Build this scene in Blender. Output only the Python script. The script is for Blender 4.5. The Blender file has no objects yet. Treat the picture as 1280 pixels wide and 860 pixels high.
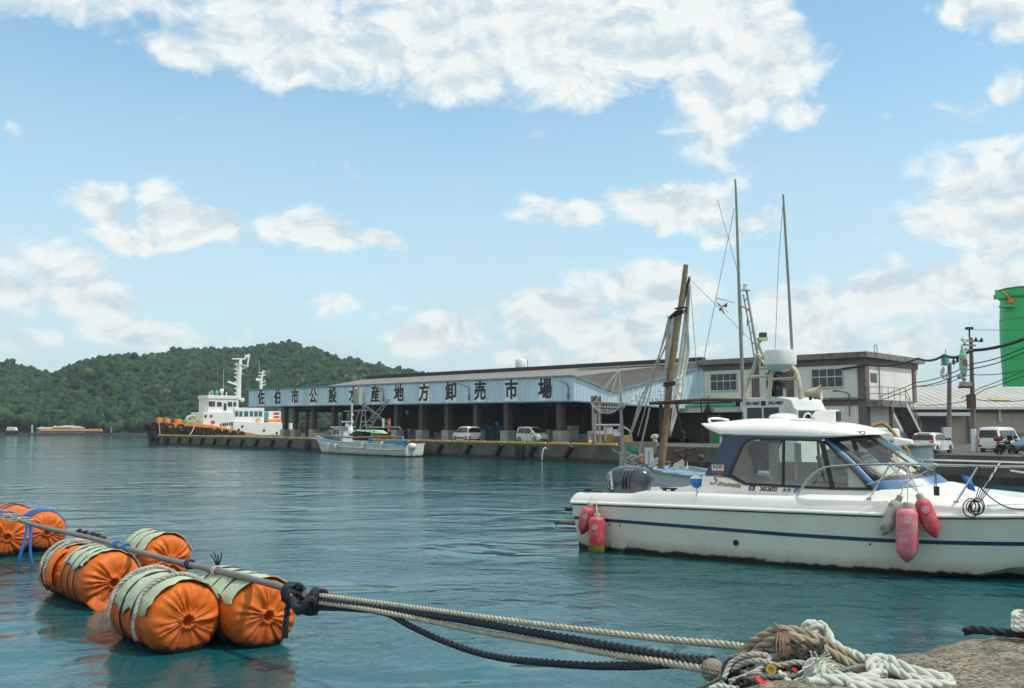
import bpy, bmesh, math, random
import numpy as np
from mathutils import Vector, Matrix, noise as mnoise
R = math.radians
rnd = random.Random(7)
nrng = np.random.default_rng(11)
scene = bpy.context.scene
COL = scene.collection

# ---------------------------------------------------------------- camera, sky, sun, exposure
F = 1200.0; HZ = 532.5; EYE = 2.8
PITCH = math.atan((HZ - 430.0) / F)
cam = bpy.data.cameras.new('camera'); cam_o = bpy.data.objects.new('camera', cam); COL.objects.link(cam_o)
cam.sensor_width = 36.0; cam.lens = 36.0 * F / 1280.0
cam.clip_start = 0.1; cam.clip_end = 6000.0
cam_o.location = (0, 0, EYE); cam_o.rotation_euler = (R(90) + PITCH, 0, 0)
scene.camera = cam_o

SUN_EL = 58.0; SUN_AZ = 108.0        # azimuth clockwise from +Y
world = bpy.data.worlds.new('World'); scene.world = world; world.use_nodes = True
sun = bpy.data.lights.new('sun', 'SUN'); sun.energy = 2.7; sun.angle = R(0.7); sun.color = (1.0, .955, .87)
sun_o = bpy.data.objects.new('sun', sun); COL.objects.link(sun_o)
sdir = Vector((math.sin(R(SUN_AZ)) * math.cos(R(SUN_EL)), math.cos(R(SUN_AZ)) * math.cos(R(SUN_EL)), math.sin(R(SUN_EL))))
sun_o.rotation_euler = sdir.to_track_quat('Z', 'Y').to_euler()
vs = scene.view_settings
vs.view_transform = 'Standard'; vs.look = 'None'; vs.gamma = 1.0; vs.use_curve_mapping = False; vs.exposure = 0.20
scene.cycles.use_denoising = True
scene.cycles.max_bounces = 8; scene.cycles.transparent_max_bounces = 12
scene.cycles.caustics_reflective = False; scene.cycles.caustics_refractive = False
scene.cycles.sample_clamp_indirect = 4.0

def ray(px, py):
    a = (px - 640.0) / F; b = (430.0 - py) / F
    c, s = math.cos(PITCH), math.sin(PITCH)
    return Vector((a, c - s * b, s + c * b))
def at(px, py, Y):
    r = ray(px, py); return Vector((0, 0, EYE)) + r * (Y / r.y)
def gnd(px, py, z=0.0):
    r = ray(px, py); return Vector((0, 0, EYE)) + r * ((z - EYE) / r.z)
def onpl(px, py, p, n):
    r = ray(px, py); c = Vector((0, 0, EYE)); p = Vector(p); n = Vector(n)
    return c + r * ((p - c).dot(n) / r.dot(n))

def sky():
    nt = world.node_tree; N = nt.nodes; L = nt.links; N.clear()
    def node(t, **k):
        n = N.new(t)
        for a, b in k.items(): setattr(n, a, b)
        return n
    def math_(op, a, b=None, c=None, clamp=False):
        n = node('ShaderNodeMath', operation=op, use_clamp=clamp)
        for i, v in enumerate((a, b, c)):
            if v is None: continue
            if isinstance(v, (int, float)): n.inputs[i].default_value = v
            else: L.new(v, n.inputs[i])
        return n.outputs[0]
    out = node('ShaderNodeOutputWorld'); bg = node('ShaderNodeBackground'); bg.inputs['Strength'].default_value = 0.115
    tex = node('ShaderNodeTexSky', sky_type='NISHITA', sun_disc=False)
    tex.sun_elevation = R(SUN_EL); tex.sun_rotation = R(SUN_AZ); tex.air_density = 1.0; tex.dust_density = .6; tex.ozone_density = 1.6
    tc = node('ShaderNodeTexCoord'); sp = node('ShaderNodeSeparateXYZ'); L.new(tc.outputs['Generated'], sp.inputs[0])
    az = math_('ARCTAN2', sp.outputs[0], sp.outputs[1]); el = math_('ARCSINE', sp.outputs[2])
    cv = node('ShaderNodeCombineXYZ'); L.new(az, cv.inputs[0]); L.new(el, cv.inputs[1])
    # cloud banks: azimuth, elevation, half widths, weight; outlines broken up by a warp
    wn = node('ShaderNodeTexNoise'); L.new(cv.outputs[0], wn.inputs['Vector']); wn.inputs['Scale'].default_value = 9.0; wn.inputs['Detail'].default_value = 5.0
    w1 = node('ShaderNodeVectorMath', operation='SUBTRACT'); L.new(wn.outputs['Color'], w1.inputs[0]); w1.inputs[1].default_value = (.5, .5, .5)
    w2 = node('ShaderNodeVectorMath', operation='MULTIPLY'); L.new(w1.outputs[0], w2.inputs[0]); w2.inputs[1].default_value = (.13, .075, 0)
    wv = node('ShaderNodeVectorMath', operation='ADD'); L.new(cv.outputs[0], wv.inputs[0]); L.new(w2.outputs[0], wv.inputs[1])
    total = None
    for px, py, rx, ry, w in CLOUDS:
        d = ray(px, py).normalized(); a, e = math.atan2(d.x, d.y), math.asin(d.z)
        vm = node('ShaderNodeVectorMath', operation='SUBTRACT'); L.new(wv.outputs[0], vm.inputs[0]); vm.inputs[1].default_value = (a, e, 0)
        vs_ = node('ShaderNodeVectorMath', operation='MULTIPLY'); L.new(vm.outputs[0], vs_.inputs[0]); vs_.inputs[1].default_value = (F / rx, F / ry, 0)
        ln = node('ShaderNodeVectorMath', operation='LENGTH'); L.new(vs_.outputs[0], ln.inputs[0])
        mr = node('ShaderNodeMapRange', interpolation_type='SMOOTHERSTEP'); L.new(ln.outputs['Value'], mr.inputs[0])
        mr.inputs[1].default_value = 0.0; mr.inputs[2].default_value = 1.55; mr.inputs[3].default_value = w; mr.inputs[4].default_value = 0.0
        total = mr.outputs[0] if total is None else math_('MAXIMUM', total, mr.outputs[0])
    def noise(scale, detail, rough, off, stretch=1.35, dist=0.0):
        mp = node('ShaderNodeMapping'); L.new(cv.outputs[0], mp.inputs[0]); mp.inputs['Scale'].default_value = (1, stretch, 1); mp.inputs['Location'].default_value = off
        n = node('ShaderNodeTexNoise'); L.new(mp.outputs[0], n.inputs['Vector'])
        n.inputs['Scale'].default_value = scale; n.inputs['Detail'].default_value = detail; n.inputs['Roughness'].default_value = rough; n.inputs['Distortion'].default_value = dist
        return n.outputs['Fac']
    n1 = noise(15.0, 9.0, .60, (3.1, 1.7, .4), 1.5, .35)
    n1b = noise(15.0, 7.0, .60, (3.1 - .009, 1.7 - .018, .4), 1.5, .35)       # the same billows seen a little toward the sun
    n2 = noise(4.5, 4.0, .5, (9.1, 4.2, 2.4), 2.0)
    d0 = math_('MULTIPLY_ADD', math_('SUBTRACT', n1, .5), 1.75, math_('SUBTRACT', total, .0))
    cum = node('ShaderNodeMapRange', interpolation_type='SMOOTHSTEP'); L.new(d0, cum.inputs[0]); cum.inputs[1].default_value = .26; cum.inputs[2].default_value = .78
    # thin veil, thicker towards the horizon
    hz = node('ShaderNodeMapRange', interpolation_type='SMOOTHSTEP'); L.new(el, hz.inputs[0])
    hz.inputs[1].default_value = .42; hz.inputs[2].default_value = .0; hz.inputs[3].default_value = .15; hz.inputs[4].default_value = .97
    veil = math_('MULTIPLY', hz.outputs[0], math_('MULTIPLY_ADD', n2, 1.0, .42), clamp=True)
    halo = node('ShaderNodeMapRange', interpolation_type='SMOOTHSTEP'); L.new(d0, halo.inputs[0]); halo.inputs[1].default_value = .05; halo.inputs[2].default_value = .55; halo.inputs[4].default_value = .45
    veil = math_('MAXIMUM', veil, halo.outputs[0])
    # above and behind the view, unseen bright cloud added to whiten the ambient light
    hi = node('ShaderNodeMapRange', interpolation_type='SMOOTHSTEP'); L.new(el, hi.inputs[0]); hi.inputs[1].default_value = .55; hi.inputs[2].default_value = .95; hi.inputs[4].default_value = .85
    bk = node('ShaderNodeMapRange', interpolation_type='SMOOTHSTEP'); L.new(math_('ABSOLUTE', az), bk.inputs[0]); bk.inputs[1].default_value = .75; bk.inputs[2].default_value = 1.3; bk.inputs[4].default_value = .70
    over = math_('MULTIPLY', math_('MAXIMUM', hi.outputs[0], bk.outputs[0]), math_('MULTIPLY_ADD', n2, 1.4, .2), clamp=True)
    shade = math_('MULTIPLY_ADD', math_('SUBTRACT', n1, n1b), 5.0, .70, clamp=True)
    thick = node('ShaderNodeMapRange'); L.new(d0, thick.inputs[0]); thick.inputs[1].default_value = .5; thick.inputs[2].default_value = 1.2; thick.inputs[3].default_value = 0.0; thick.inputs[4].default_value = .30
    shade = math_('SUBTRACT', shade, thick.outputs[0], clamp=True)
    cc = node('ShaderNodeMix', data_type='RGBA'); L.new(shade, cc.inputs[0]); cc.inputs[6].default_value = (4.7, 5.6, 6.1, 1); cc.inputs[7].default_value = (7.3, 7.6, 7.4, 1)
    tint = node('ShaderNodeMix', data_type='RGBA', blend_type='MULTIPLY'); tint.inputs[0].default_value = 1.0
    L.new(tex.outputs[0], tint.inputs[6]); tint.inputs[7].default_value = SKY_TINT
    m1 = node('ShaderNodeMix', data_type='RGBA'); L.new(veil, m1.inputs[0]); L.new(tint.outputs[2], m1.inputs[6]); m1.inputs[7].default_value = (4.7, 5.8, 6.4, 1)
    m2 = node('ShaderNodeMix', data_type='RGBA'); L.new(cum.outputs[0], m2.inputs[0]); L.new(m1.outputs[2], m2.inputs[6]); L.new(cc.outputs[2], m2.inputs[7])
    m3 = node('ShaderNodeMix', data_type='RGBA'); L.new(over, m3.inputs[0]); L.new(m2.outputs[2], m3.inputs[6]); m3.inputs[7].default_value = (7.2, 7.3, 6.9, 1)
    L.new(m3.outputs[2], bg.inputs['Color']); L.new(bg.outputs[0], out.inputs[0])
SKY_TINT = (1.26, 1.64, 1.52, 1)
CLOUDS = [  # image column/row of the bank's centre, half sizes in the same unit, weight
    (120, -15, 150, 40, .75), (330, 20, 190, 75, .95), (560, 45, 190, 75, 1.0), (700, 60, 130, 80, 1.0), (820, 30, 150, 70, 1.0),
    (930, 70, 95, 110, 1.0), (900, 150, 70, 60, .75), (985, 150, 50, 26, .75), (230, 70, 70, 36, .7), (640, 118, 45, 26, .55), (540, 95, 60, 30, .6),
    (115, 250, 48, 30, .85), (205, 255, 48, 42, .9), (290, 280, 70, 36, .9), (380, 290, 80, 36, .9), (470, 303, 45, 20, .8), (270, 296, 210, 22, .7),
    (60, 335, 80, 36, .9), (110, 365, 80, 30, .8), (20, 365, 60, 36, .8), (25, 160, 24, 16, .6), (415, 385, 40, 20, .65), (480, 397, 30, 12, .6), (160, 410, 90, 28, .8), (60, 420, 60, 24, .75),
    (545, 425, 70, 34, .95), (700, 395, 85, 48, 1.0), (800, 365, 120, 55, 1.0), (760, 430, 150, 40, .85), (690, 263, 75, 26, .8), (850, 250, 105, 46, .95), (930, 280, 60, 26, .7), (720, 440, 160, 30, .75),
    (1000, 400, 90, 45, .9), (1120, 375, 95, 45, .95), (1220, 360, 85, 45, .95), (1060, 425, 130, 40, .85), (1235, 225, 85, 58, 1.0), (1180, 280, 80, 36, .85), (1290, 270, 90, 60, .95), (1265, 105, 45, 24, .8), (1190, 135, 70, 16, .5),
    (1240, 5, 60, 30, 1.0), (1275, 35, 40, 22, .8), (1100, 420, 200, 30, .6), (380, 205, 24, 14, .55), (440, 210, 24, 16, .55), (675, 160, 30, 12, .55), (300, 425, 80, 18, .5),
    (1700, 250, 260, 120, .9), (2300, 200, 300, 140, .8), (-500, 200, 300, 130, .9), (-1100, 300, 300, 120, .8), (500, -420, 420, 160, .8), (1400, -500, 400, 200, .8), (-300, -500, 300, 200, .7)]
sky()

# ---------------------------------------------------------------- helpers
FR = {}
class MB:
    """collects shapes for one mesh"""
    def __init__(s): s.v = []; s.f = []; s.mi = []; s.cur = 0; s.soft = False
    def add(s, vs, fs):
        o = len(s.v); s.v.extend([tuple(v) for v in vs])
        for f in fs: s.f.append([i + o for i in f]); s.mi.append(s.cur)
        return s
    def poly(s, pts): return s.add(pts, [list(range(len(pts)))])
    def box(s, c, d, rz=0.0, ax=None):
        c = Vector(c); hx, hy, hz = d[0] / 2, d[1] / 2, d[2] / 2
        if ax is None:
            X = Vector((math.cos(rz), math.sin(rz), 0)); Y = Vector((-X.y, X.x, 0)); Z = Vector((0, 0, 1))
        else: X, Y, Z = [Vector(a) for a in ax]
        vs = [c + X * (sx * hx) + Y * (sy * hy) + Z * (sz * hz) for sx in (-1, 1) for sy in (-1, 1) for sz in (-1, 1)]
        return s.add(vs, [(0, 1, 3, 2), (4, 6, 7, 5), (0, 4, 5, 1), (2, 3, 7, 6), (0, 2, 6, 4), (1, 5, 7, 3)])
    def bar(s, a, b, w, h=None, up=(0, 0, 1)):
        a = Vector(a); b = Vector(b); h = w if h is None else h
        X = (b - a); l = X.length; X.normalize(); U = Vector(up)
        if abs(X.dot(U)) > .98: U = Vector((1, 0, 0))
        Y = U.cross(X).normalized(); Z = X.cross(Y)
        return s.box((a + b) / 2, (l, w, h), ax=(X, Y, Z))
    def loft(s, rings, closed=True, caps=True, wrap=False):
        n = len(rings[0]); o = []
        vs = [p for r in rings for p in r]; fs = []
        m = len(rings)
        for i in range(m if wrap else m - 1):
            i2 = (i + 1) % m
            for j in range(n if closed else n - 1):
                k = (j + 1) % n
                fs.append((i * n + j, i * n + k, i2 * n + k, i2 * n + j))
        if caps and not wrap and closed:
            fs.append(list(range(n))[::-1]); fs.append([(m - 1) * n + j for j in range(n)])
        return s.add(vs, fs)
    def tube(s, pts, r, n=8, closed=False, caps=True):
        P = [Vector(p) for p in pts]; m = len(P)
        rr = r if hasattr(r, '__len__') else [r] * m
        rings = []; ref = None
        for i in range(m):
            if closed: t = P[(i + 1) % m] - P[i - 1]
            else: t = P[min(i + 1, m - 1)] - P[max(i - 1, 0)]
            if t.length < 1e-9: t = Vector((0, 0, 1))
            t.normalize()
            if ref is None:
                ref = Vector((0, 0, 1)) if abs(t.z) < .9 else Vector((1, 0, 0))
            u = ref - t * ref.dot(t)
            if u.length < 1e-6: u = t.orthogonal()
            u.normalize(); ref = u; w = t.cross(u)
            rings.append([P[i] + (u * math.cos(2 * math.pi * k / n) + w * math.sin(2 * math.pi * k / n)) * rr[i] for k in range(n)])
        return s.loft(rings, True, caps and not closed, wrap=closed)
    def lathe(s, prof, n=24, c=(0, 0, 0), ax=(0, 0, 1), caps=True):
        A = Vector(ax).normalized(); U = A.orthogonal().normalized(); W = A.cross(U); c = Vector(c)
        rings = [[c + A * z + (U * math.cos(2 * math.pi * k / n) + W * math.sin(2 * math.pi * k / n)) * max(r, 1e-4) for k in range(n)] for r, z in prof]
        return s.loft(rings, True, caps)
    def extr(s, pts, vec):
        vec = Vector(vec); a = [Vector(p) for p in pts]; b = [p + vec for p in a]; n = len(a)
        fs = [list(range(n))[::-1], list(range(n, 2 * n))] + [(i, (i + 1) % n, n + (i + 1) % n, n + i) for i in range(n)]
        return s.add(a + b, fs)
    def ball(s, c, r, nu=16, nv=10, sc=(1, 1, 1), rot=None):
        c = Vector(c); vs = []; fs = []
        for j in range(nv + 1):
            ph = math.pi * j / nv
            for i in range(nu):
                t = 2 * math.pi * i / nu
                p = Vector((math.sin(ph) * math.cos(t) * sc[0], math.sin(ph) * math.sin(t) * sc[1], math.cos(ph) * sc[2])) * r
                if rot is not None: p = rot @ p
                vs.append(c + p)
        for j in range(nv):
            for i in range(nu):
                k = (i + 1) % nu; fs.append((j * nu + i, (j + 1) * nu + i, (j + 1) * nu + k, j * nu + k))
        return s.add(vs, fs)
    def build(s, name, mats, parent=None, smooth=38, world=True, bevel=0.0, doubles=True):
        """world=True: the points are world points, moved into the parent's frame"""
        if s.soft: smooth = 85
        me = bpy.data.meshes.new(name); V = s.v
        if parent is not None and world and parent.name in FR:
            loc, rz = FR[parent.name]; c, sn = math.cos(-rz), math.sin(-rz)
            V = [((x - loc[0]) * c - (y - loc[1]) * sn, (x - loc[0]) * sn + (y - loc[1]) * c, z - loc[2]) for x, y, z in V]
        me.from_pydata([tuple(v) for v in V], [], s.f)
        if not isinstance(mats, (list, tuple)): mats = [mats]
        for m in mats: me.materials.append(m)
        if len(mats) > 1: me.polygons.foreach_set('material_index', s.mi)
        bm = bmesh.new(); bm.from_mesh(me)
        if doubles: bmesh.ops.remove_doubles(bm, verts=bm.verts, dist=1e-4)
        bmesh.ops.recalc_face_normals(bm, faces=bm.faces); bm.to_mesh(me); bm.free()
        if smooth:
            me.polygons.foreach_set('use_smooth', [True] * len(me.polygons)); me.set_sharp_from_angle(angle=R(smooth))
        o = bpy.data.objects.new(name, me); COL.objects.link(o)
        if parent is not None: o.parent = parent
        if bevel:
            b = o.modifiers.new('bevel', 'BEVEL'); b.width = bevel; b.segments = 2; b.limit_method = 'ANGLE'; b.angle_limit = R(40)
        return o
def tag(o, label=None, cat=None, group=None, kind=None):
    if label: o['label'] = label
    if cat: o['category'] = cat
    if group: o['group'] = group
    if kind: o['kind'] = kind
    return o
def thing(name, label, cat, loc=(0, 0, 0), rz=0.0, group=None):
    o = bpy.data.objects.new(name, None); COL.objects.link(o); o.empty_display_size = .2
    o.location = loc; o.rotation_euler = (0, 0, rz); FR[o.name] = (tuple(loc), rz)
    return tag(o, label, cat, group)
def dup(root, loc=None, rz=None, label=None):
    c = root.copy(); COL.objects.link(c)
    if loc is not None: c.location = loc
    if rz is not None: c.rotation_euler = (0, 0, rz)
    if label: c['label'] = label
    for ch in list(root.children):
        d = ch.copy(); COL.objects.link(d); d.parent = c
        for g in list(ch.children):
            e = g.copy(); COL.objects.link(e); e.parent = d
    return c
def spline(pts, n=12, closed=False):
    P = [Vector(p) for p in pts]; m = len(P); out = []
    for i in range(m if closed else m - 1):
        if closed: a, b, c, d = P[i - 1], P[i], P[(i + 1) % m], P[(i + 2) % m]
        else: a, b, c, d = P[max(i - 1, 0)], P[i], P[i + 1], P[min(i + 2, m - 1)]
        for k in range(n):
            t = k / n
            out.append(.5 * ((2 * b) + (c - a) * t + (2 * a - 5 * b + 4 * c - d) * t * t + (3 * b - a - 3 * c + d) * t ** 3))
    if not closed: out.append(P[-1])
    return out
def resample(pts, step):
    P = [Vector(p) for p in pts]; out = [P[0]]; acc = 0.0
    for a, b in zip(P, P[1:]):
        l = (b - a).length
        if l < 1e-9: continue
        t = step - acc
        while t <= l: out.append(a + (b - a) * (t / l)); t += step
        acc = l - (t - step)
    out.append(P[-1]); return out
def strands(mb, path, r, pitch=None, n=3, seg=6, step=None):
    """a laid rope: n strands twisted round the path"""
    mb.soft = True; pitch = pitch or r * 7.0; step = step or pitch / 9.0
    P = resample(path, step); m = len(P); ref = None; fr = []
    for i in range(m):
        t = (P[min(i + 1, m - 1)] - P[max(i - 1, 0)])
        if t.length < 1e-9: t = Vector((1, 0, 0))
        t.normalize()
        if ref is None: ref = Vector((0, 0, 1)) if abs(t.z) < .9 else Vector((1, 0, 0))
        u = ref - t * ref.dot(t); u.normalize(); ref = u; fr.append((u, t.cross(u)))
    for k in range(n):
        pts = []
        for i in range(m):
            a = 2 * math.pi * (k / n + i * step / pitch); u, w = fr[i]
            pts.append(P[i] + (u * math.cos(a) + w * math.sin(a)) * r * .50)
        mb.tube(pts, r * .56, seg)
    return mb
def text_into(mb, body, size, origin, right, up, depth=.004, bold=0.0, fat=0.0, sx=1.0, align='CENTER', shear=0.0):
    """lettering as real extruded shapes on a surface"""
    cu = bpy.data.curves.new('lettering', 'FONT'); cu.body = body; cu.size = size; cu.align_x = align; cu.align_y = 'CENTER'
    cu.offset = bold; cu.resolution_u = 3; cu.shear = shear
    o = bpy.data.objects.new('lettering', cu); COL.objects.link(o)
    dg = bpy.context.evaluated_depsgraph_get(); me = bpy.data.meshes.new_from_object(o.evaluated_get(dg))
    if fat:
        bpy.data.objects.remove(o); bpy.data.curves.remove(cu); bpy.data.meshes.remove(me); U = Vector(up).normalized(); Rr = Vector(right).normalized()
        for k, (dx, dy) in enumerate(((0, 0), (fat, 0), (-fat, 0), (0, fat), (0, -fat), (fat * .7, fat * .7), (-fat * .7, fat * .7), (fat * .7, -fat * .7), (-fat * .7, -fat * .7))):
            text_into(mb, body, size, Vector(origin) + Rr * dx + U * dy, right, up, depth + .0025 * k, 0, 0, sx, align, shear)
        return mb
    rt = Vector(right).normalized(); u = Vector(up).normalized(); nn = rt.cross(u); og = Vector(origin)
    vs = [og + rt * (v.co.x * sx) + u * v.co.y for v in me.vertices]
    fs = [list(p.vertices) for p in me.polygons]
    n = len(vs)
    mb.add([p + nn * depth for p in vs], fs)
    edges = {}
    for f in fs:
        for a, b in zip(f, f[1:] + f[:1]):
            edges[(a, b)] = edges.get((a, b), 0) + 1
    side = [(a, b) for (a, b) in edges if (b, a) not in edges]
    for a, b in side: mb.add([vs[a], vs[b], vs[b] + nn * depth, vs[a] + nn * depth], [(0, 1, 2, 3)])
    bpy.data.objects.remove(o); bpy.data.curves.remove(cu); bpy.data.meshes.remove(me)
    return mb

# ---------------------------------------------------------------- materials
MATS = {}
def mat(name, col, rough=.6, metal=0.0, var=.12, vscale=3.0, bump=0.0, bscale=30.0, dirt=None, dscale=1.2, damt=.5, coat=0.0, streak=False, spec=.5):
    """painted or weathered surface: two scales of tone, optional dirt of its own shape, fine relief"""
    if name in MATS: return MATS[name]
    m = bpy.data.materials.new(name); m.use_nodes = True; MATS[name] = m
    nt = m.node_tree; N = nt.nodes; L = nt.links; b = N['Principled BSDF']
    b.inputs['Roughness'].default_value = rough; b.inputs['Metallic'].default_value = metal; b.inputs['Coat Weight'].default_value = coat
    b.inputs['Specular IOR Level'].default_value = spec
    tc = N.new('ShaderNodeTexCoord')
    def noise(sc, det=5, stretch=None):
        n = N.new('ShaderNodeTexNoise'); n.inputs['Scale'].default_value = sc; n.inputs['Detail'].default_value = det; n.inputs['Roughness'].default_value = .6
        if stretch:
            mp = N.new('ShaderNodeMapping'); mp.inputs['Scale'].default_value = stretch; L.new(tc.outputs['Object'], mp.inputs[0]); L.new(mp.outputs[0], n.inputs['Vector'])
        else: L.new(tc.outputs['Object'], n.inputs['Vector'])
        return n.outputs['Fac']
    c = list(col)[:3]
    ramp = N.new('ShaderNodeMapRange'); L.new(noise(vscale), ramp.inputs[0]); ramp.inputs[1].default_value = .3; ramp.inputs[2].default_value = .7
    ramp.inputs[3].default_value = 1 - var; ramp.inputs[4].default_value = 1 + var
    mul = N.new('ShaderNodeMix'); mul.data_type = 'RGBA'; mul.blend_type = 'MULTIPLY'; mul.inputs[0].default_value = 1; mul.inputs[6].default_value = (*c, 1)
    L.new(ramp.outputs[0], mul.inputs[7]); res = mul.outputs[2]
    if dirt is not None:
        dm = N.new('ShaderNodeMapRange'); dm.interpolation_type = 'SMOOTHSTEP'
        L.new(noise(dscale, 7, (1, 1, .12) if streak else None), dm.inputs[0]); dm.inputs[1].default_value = .46; dm.inputs[2].default_value = .72; dm.inputs[4].default_value = damt
        mx = N.new('ShaderNodeMix'); mx.data_type = 'RGBA'; L.new(dm.outputs[0], mx.inputs[0]); L.new(res, mx.inputs[6]); mx.inputs[7].default_value = (*dirt, 1); res = mx.outputs[2]
    L.new(res, b.inputs['Base Color'])
    if bump:
        bp = N.new('ShaderNodeBump'); bp.inputs['Strength'].default_value = bump; bp.inputs['Distance'].default_value = .02
        L.new(noise(bscale, 4), bp.inputs['Height']); L.new(bp.outputs[0], b.inputs['Normal'])
    return m
def glass(name, tint, alpha=.75):
    """a single pane: mostly clear, reflecting by angle"""
    if name in MATS: return MATS[name]
    m = bpy.data.materials.new(name); m.use_nodes = True; MATS[name] = m
    nt = m.node_tree; N = nt.nodes; L = nt.links; N.clear()
    out = N.new('ShaderNodeOutputMaterial'); tr = N.new('ShaderNodeBsdfTransparent'); tr.inputs[0].default_value = (*tint, 1)
    gl = N.new('ShaderNodeBsdfGlossy'); gl.inputs['Roughness'].default_value = .02; gl.inputs[0].default_value = (1, 1, 1, 1)
    fr = N.new('ShaderNodeFresnel'); fr.inputs[0].default_value = 1.5
    mr = N.new('ShaderNodeMapRange'); L.new(fr.outputs[0], mr.inputs[0]); mr.inputs[3].default_value = 1 - alpha if alpha < 1 else 0
    mx = N.new('ShaderNodeMixShader'); L.new(mr.outputs[0], mx.inputs[0]); L.new(tr.outputs[0], mx.inputs[1]); L.new(gl.outputs[0], mx.inputs[2]); L.new(mx.outputs[0], out.inputs[0])
    return m
# ================================================================ the setting
def water_mat():
    m = bpy.data.materials.new('harbour water'); m.use_nodes = True
    nt = m.node_tree; N = nt.nodes; L = nt.links; b = N['Principled BSDF']
    b.inputs['Base Color'].default_value = (.005, .078, .090, 1); b.inputs['Roughness'].default_value = .07; b.inputs['IOR'].default_value = 1.33
    g = N.new('ShaderNodeNewGeometry')
    def layer(kind, scale, stretch, rot, detail, dist=0.0):
        mp = N.new('ShaderNodeMapping'); L.new(g.outputs['Position'], mp.inputs[0]); mp.inputs['Rotation'].default_value = (0, 0, R(rot)); mp.inputs['Scale'].default_value = stretch
        n = N.new('ShaderNodeTexNoise'); L.new(mp.outputs[0], n.inputs['Vector']); n.inputs['Scale'].default_value = scale; n.inputs['Detail'].default_value = detail; n.inputs['Roughness'].default_value = .55; n.inputs['Distortion'].default_value = dist
        return n.outputs['Fac']
    def mth(op, a, c):
        n = N.new('ShaderNodeMath'); n.operation = op
        for i, v in enumerate((a, c)):
            if isinstance(v, (int, float)): n.inputs[i].default_value = v
            else: L.new(v, n.inputs[i])
        return n.outputs[0]
    swell = layer('n', .50, (.9, 1.1, 1), 12, 2.0, .6)
    chop = layer('n', 1.9, (1, 1.0, 1), -14, 4.0, .9)
    rip = layer('n', 6.0, (1.1, .9, 1), 24, 5.0, .9)
    patch = layer('n', .11, (.6, 1.7, 1), 20, 3.0, .8)            # calmer and breezier patches
    pr = N.new('ShaderNodeMapRange'); L.new(patch, pr.inputs[0]); pr.inputs[1].default_value = .34; pr.inputs[2].default_value = .62; pr.inputs[3].default_value = .10; pr.inputs[4].default_value = 1.08
    h = mth('ADD', mth('MULTIPLY', swell, .24), mth('MULTIPLY', pr.outputs[0], mth('ADD', mth('MULTIPLY', chop, .100), mth('MULTIPLY', rip, .038))))
    bp = N.new('ShaderNodeBump'); bp.inputs['Strength'].default_value = 1.0; bp.inputs['Distance'].default_value = .42
    L.new(h, bp.inputs['Height']); L.new(bp.outputs[0], b.inputs['Normal'])
    return m
mb = MB(); mb.add([(-1500, -60, 0), (1500, -60, 0), (1500, 2500, 0), (-1500, 2500, 0)], [(0, 1, 2, 3)])
tag(mb.build('water', water_mat(), smooth=0), kind='structure')

# hills across the bay
PROF = [(-260, 430), (-120, 440), (0, 451), (30, 456), (60, 466), (95, 476), (116, 476), (150, 458), (190, 440), (220, 433), (250, 431), (290, 431), (330, 427), (355, 426), (378, 430), (400, 438), (420, 446), (445, 448), (470, 453), (500, 459), (540, 464), (600, 470), (760, 485), (1000, 500), (1300, 505)]
SHORE = 300.0; RIDGE = 480.0
def ridge_h(px):
    for (a, ya), (b, yb) in zip(PROF, PROF[1:]):
        if a <= px <= b:
            t = (px - a) / (b - a); y = ya + (yb - ya) * t; break
    else: y = 430 if px < -260 else 505
    return (HZ - y) / F * RIDGE + EYE - 4.0
def hill_z(x, y):
    px = 640 + F * x / RIDGE
    hr = ridge_h(px)
    t = (y - SHORE - 4) / (RIDGE - SHORE)
    if t <= 0: return .4
    spur = mnoise.noise(Vector((x * .022 + y * .010, y * .004, 3.3)))
    spur2 = mnoise.noise(Vector((x * .06, y * .03, 8.1)))
    tt = min(t, 1.0)
    prof = tt ** (.80 + .35 * spur)
    z = hr * prof + (spur * 20 + spur2 * 7) * math.sin(math.pi * tt) * min(1, hr / 30)
    if t > 1: z -= (t - 1) * 70
    return max(z, .3 if t < 1.2 else -2)
nx, ny = 150, 46
vs_, fs_ = [], []
for j in range(ny):
    for i in range(nx):
        x = -560 + 860 * i / (nx - 1); y = SHORE + 4 + 260 * j / (ny - 1)
        vs_.append((x, y, hill_z(x, y) if 0 < j else .2))
for j in range(ny - 1):
    for i in range(nx - 1): fs_.append((j * nx + i, j * nx + i + 1, (j + 1) * nx + i + 1, (j + 1) * nx + i))
m_hill = mat('hill soil', (.018, .035, .016), .95, var=.3, vscale=.05)
mb = MB(); mb.add(vs_, fs_); tag(mb.build('hills', m_hill), kind='structure')

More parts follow.
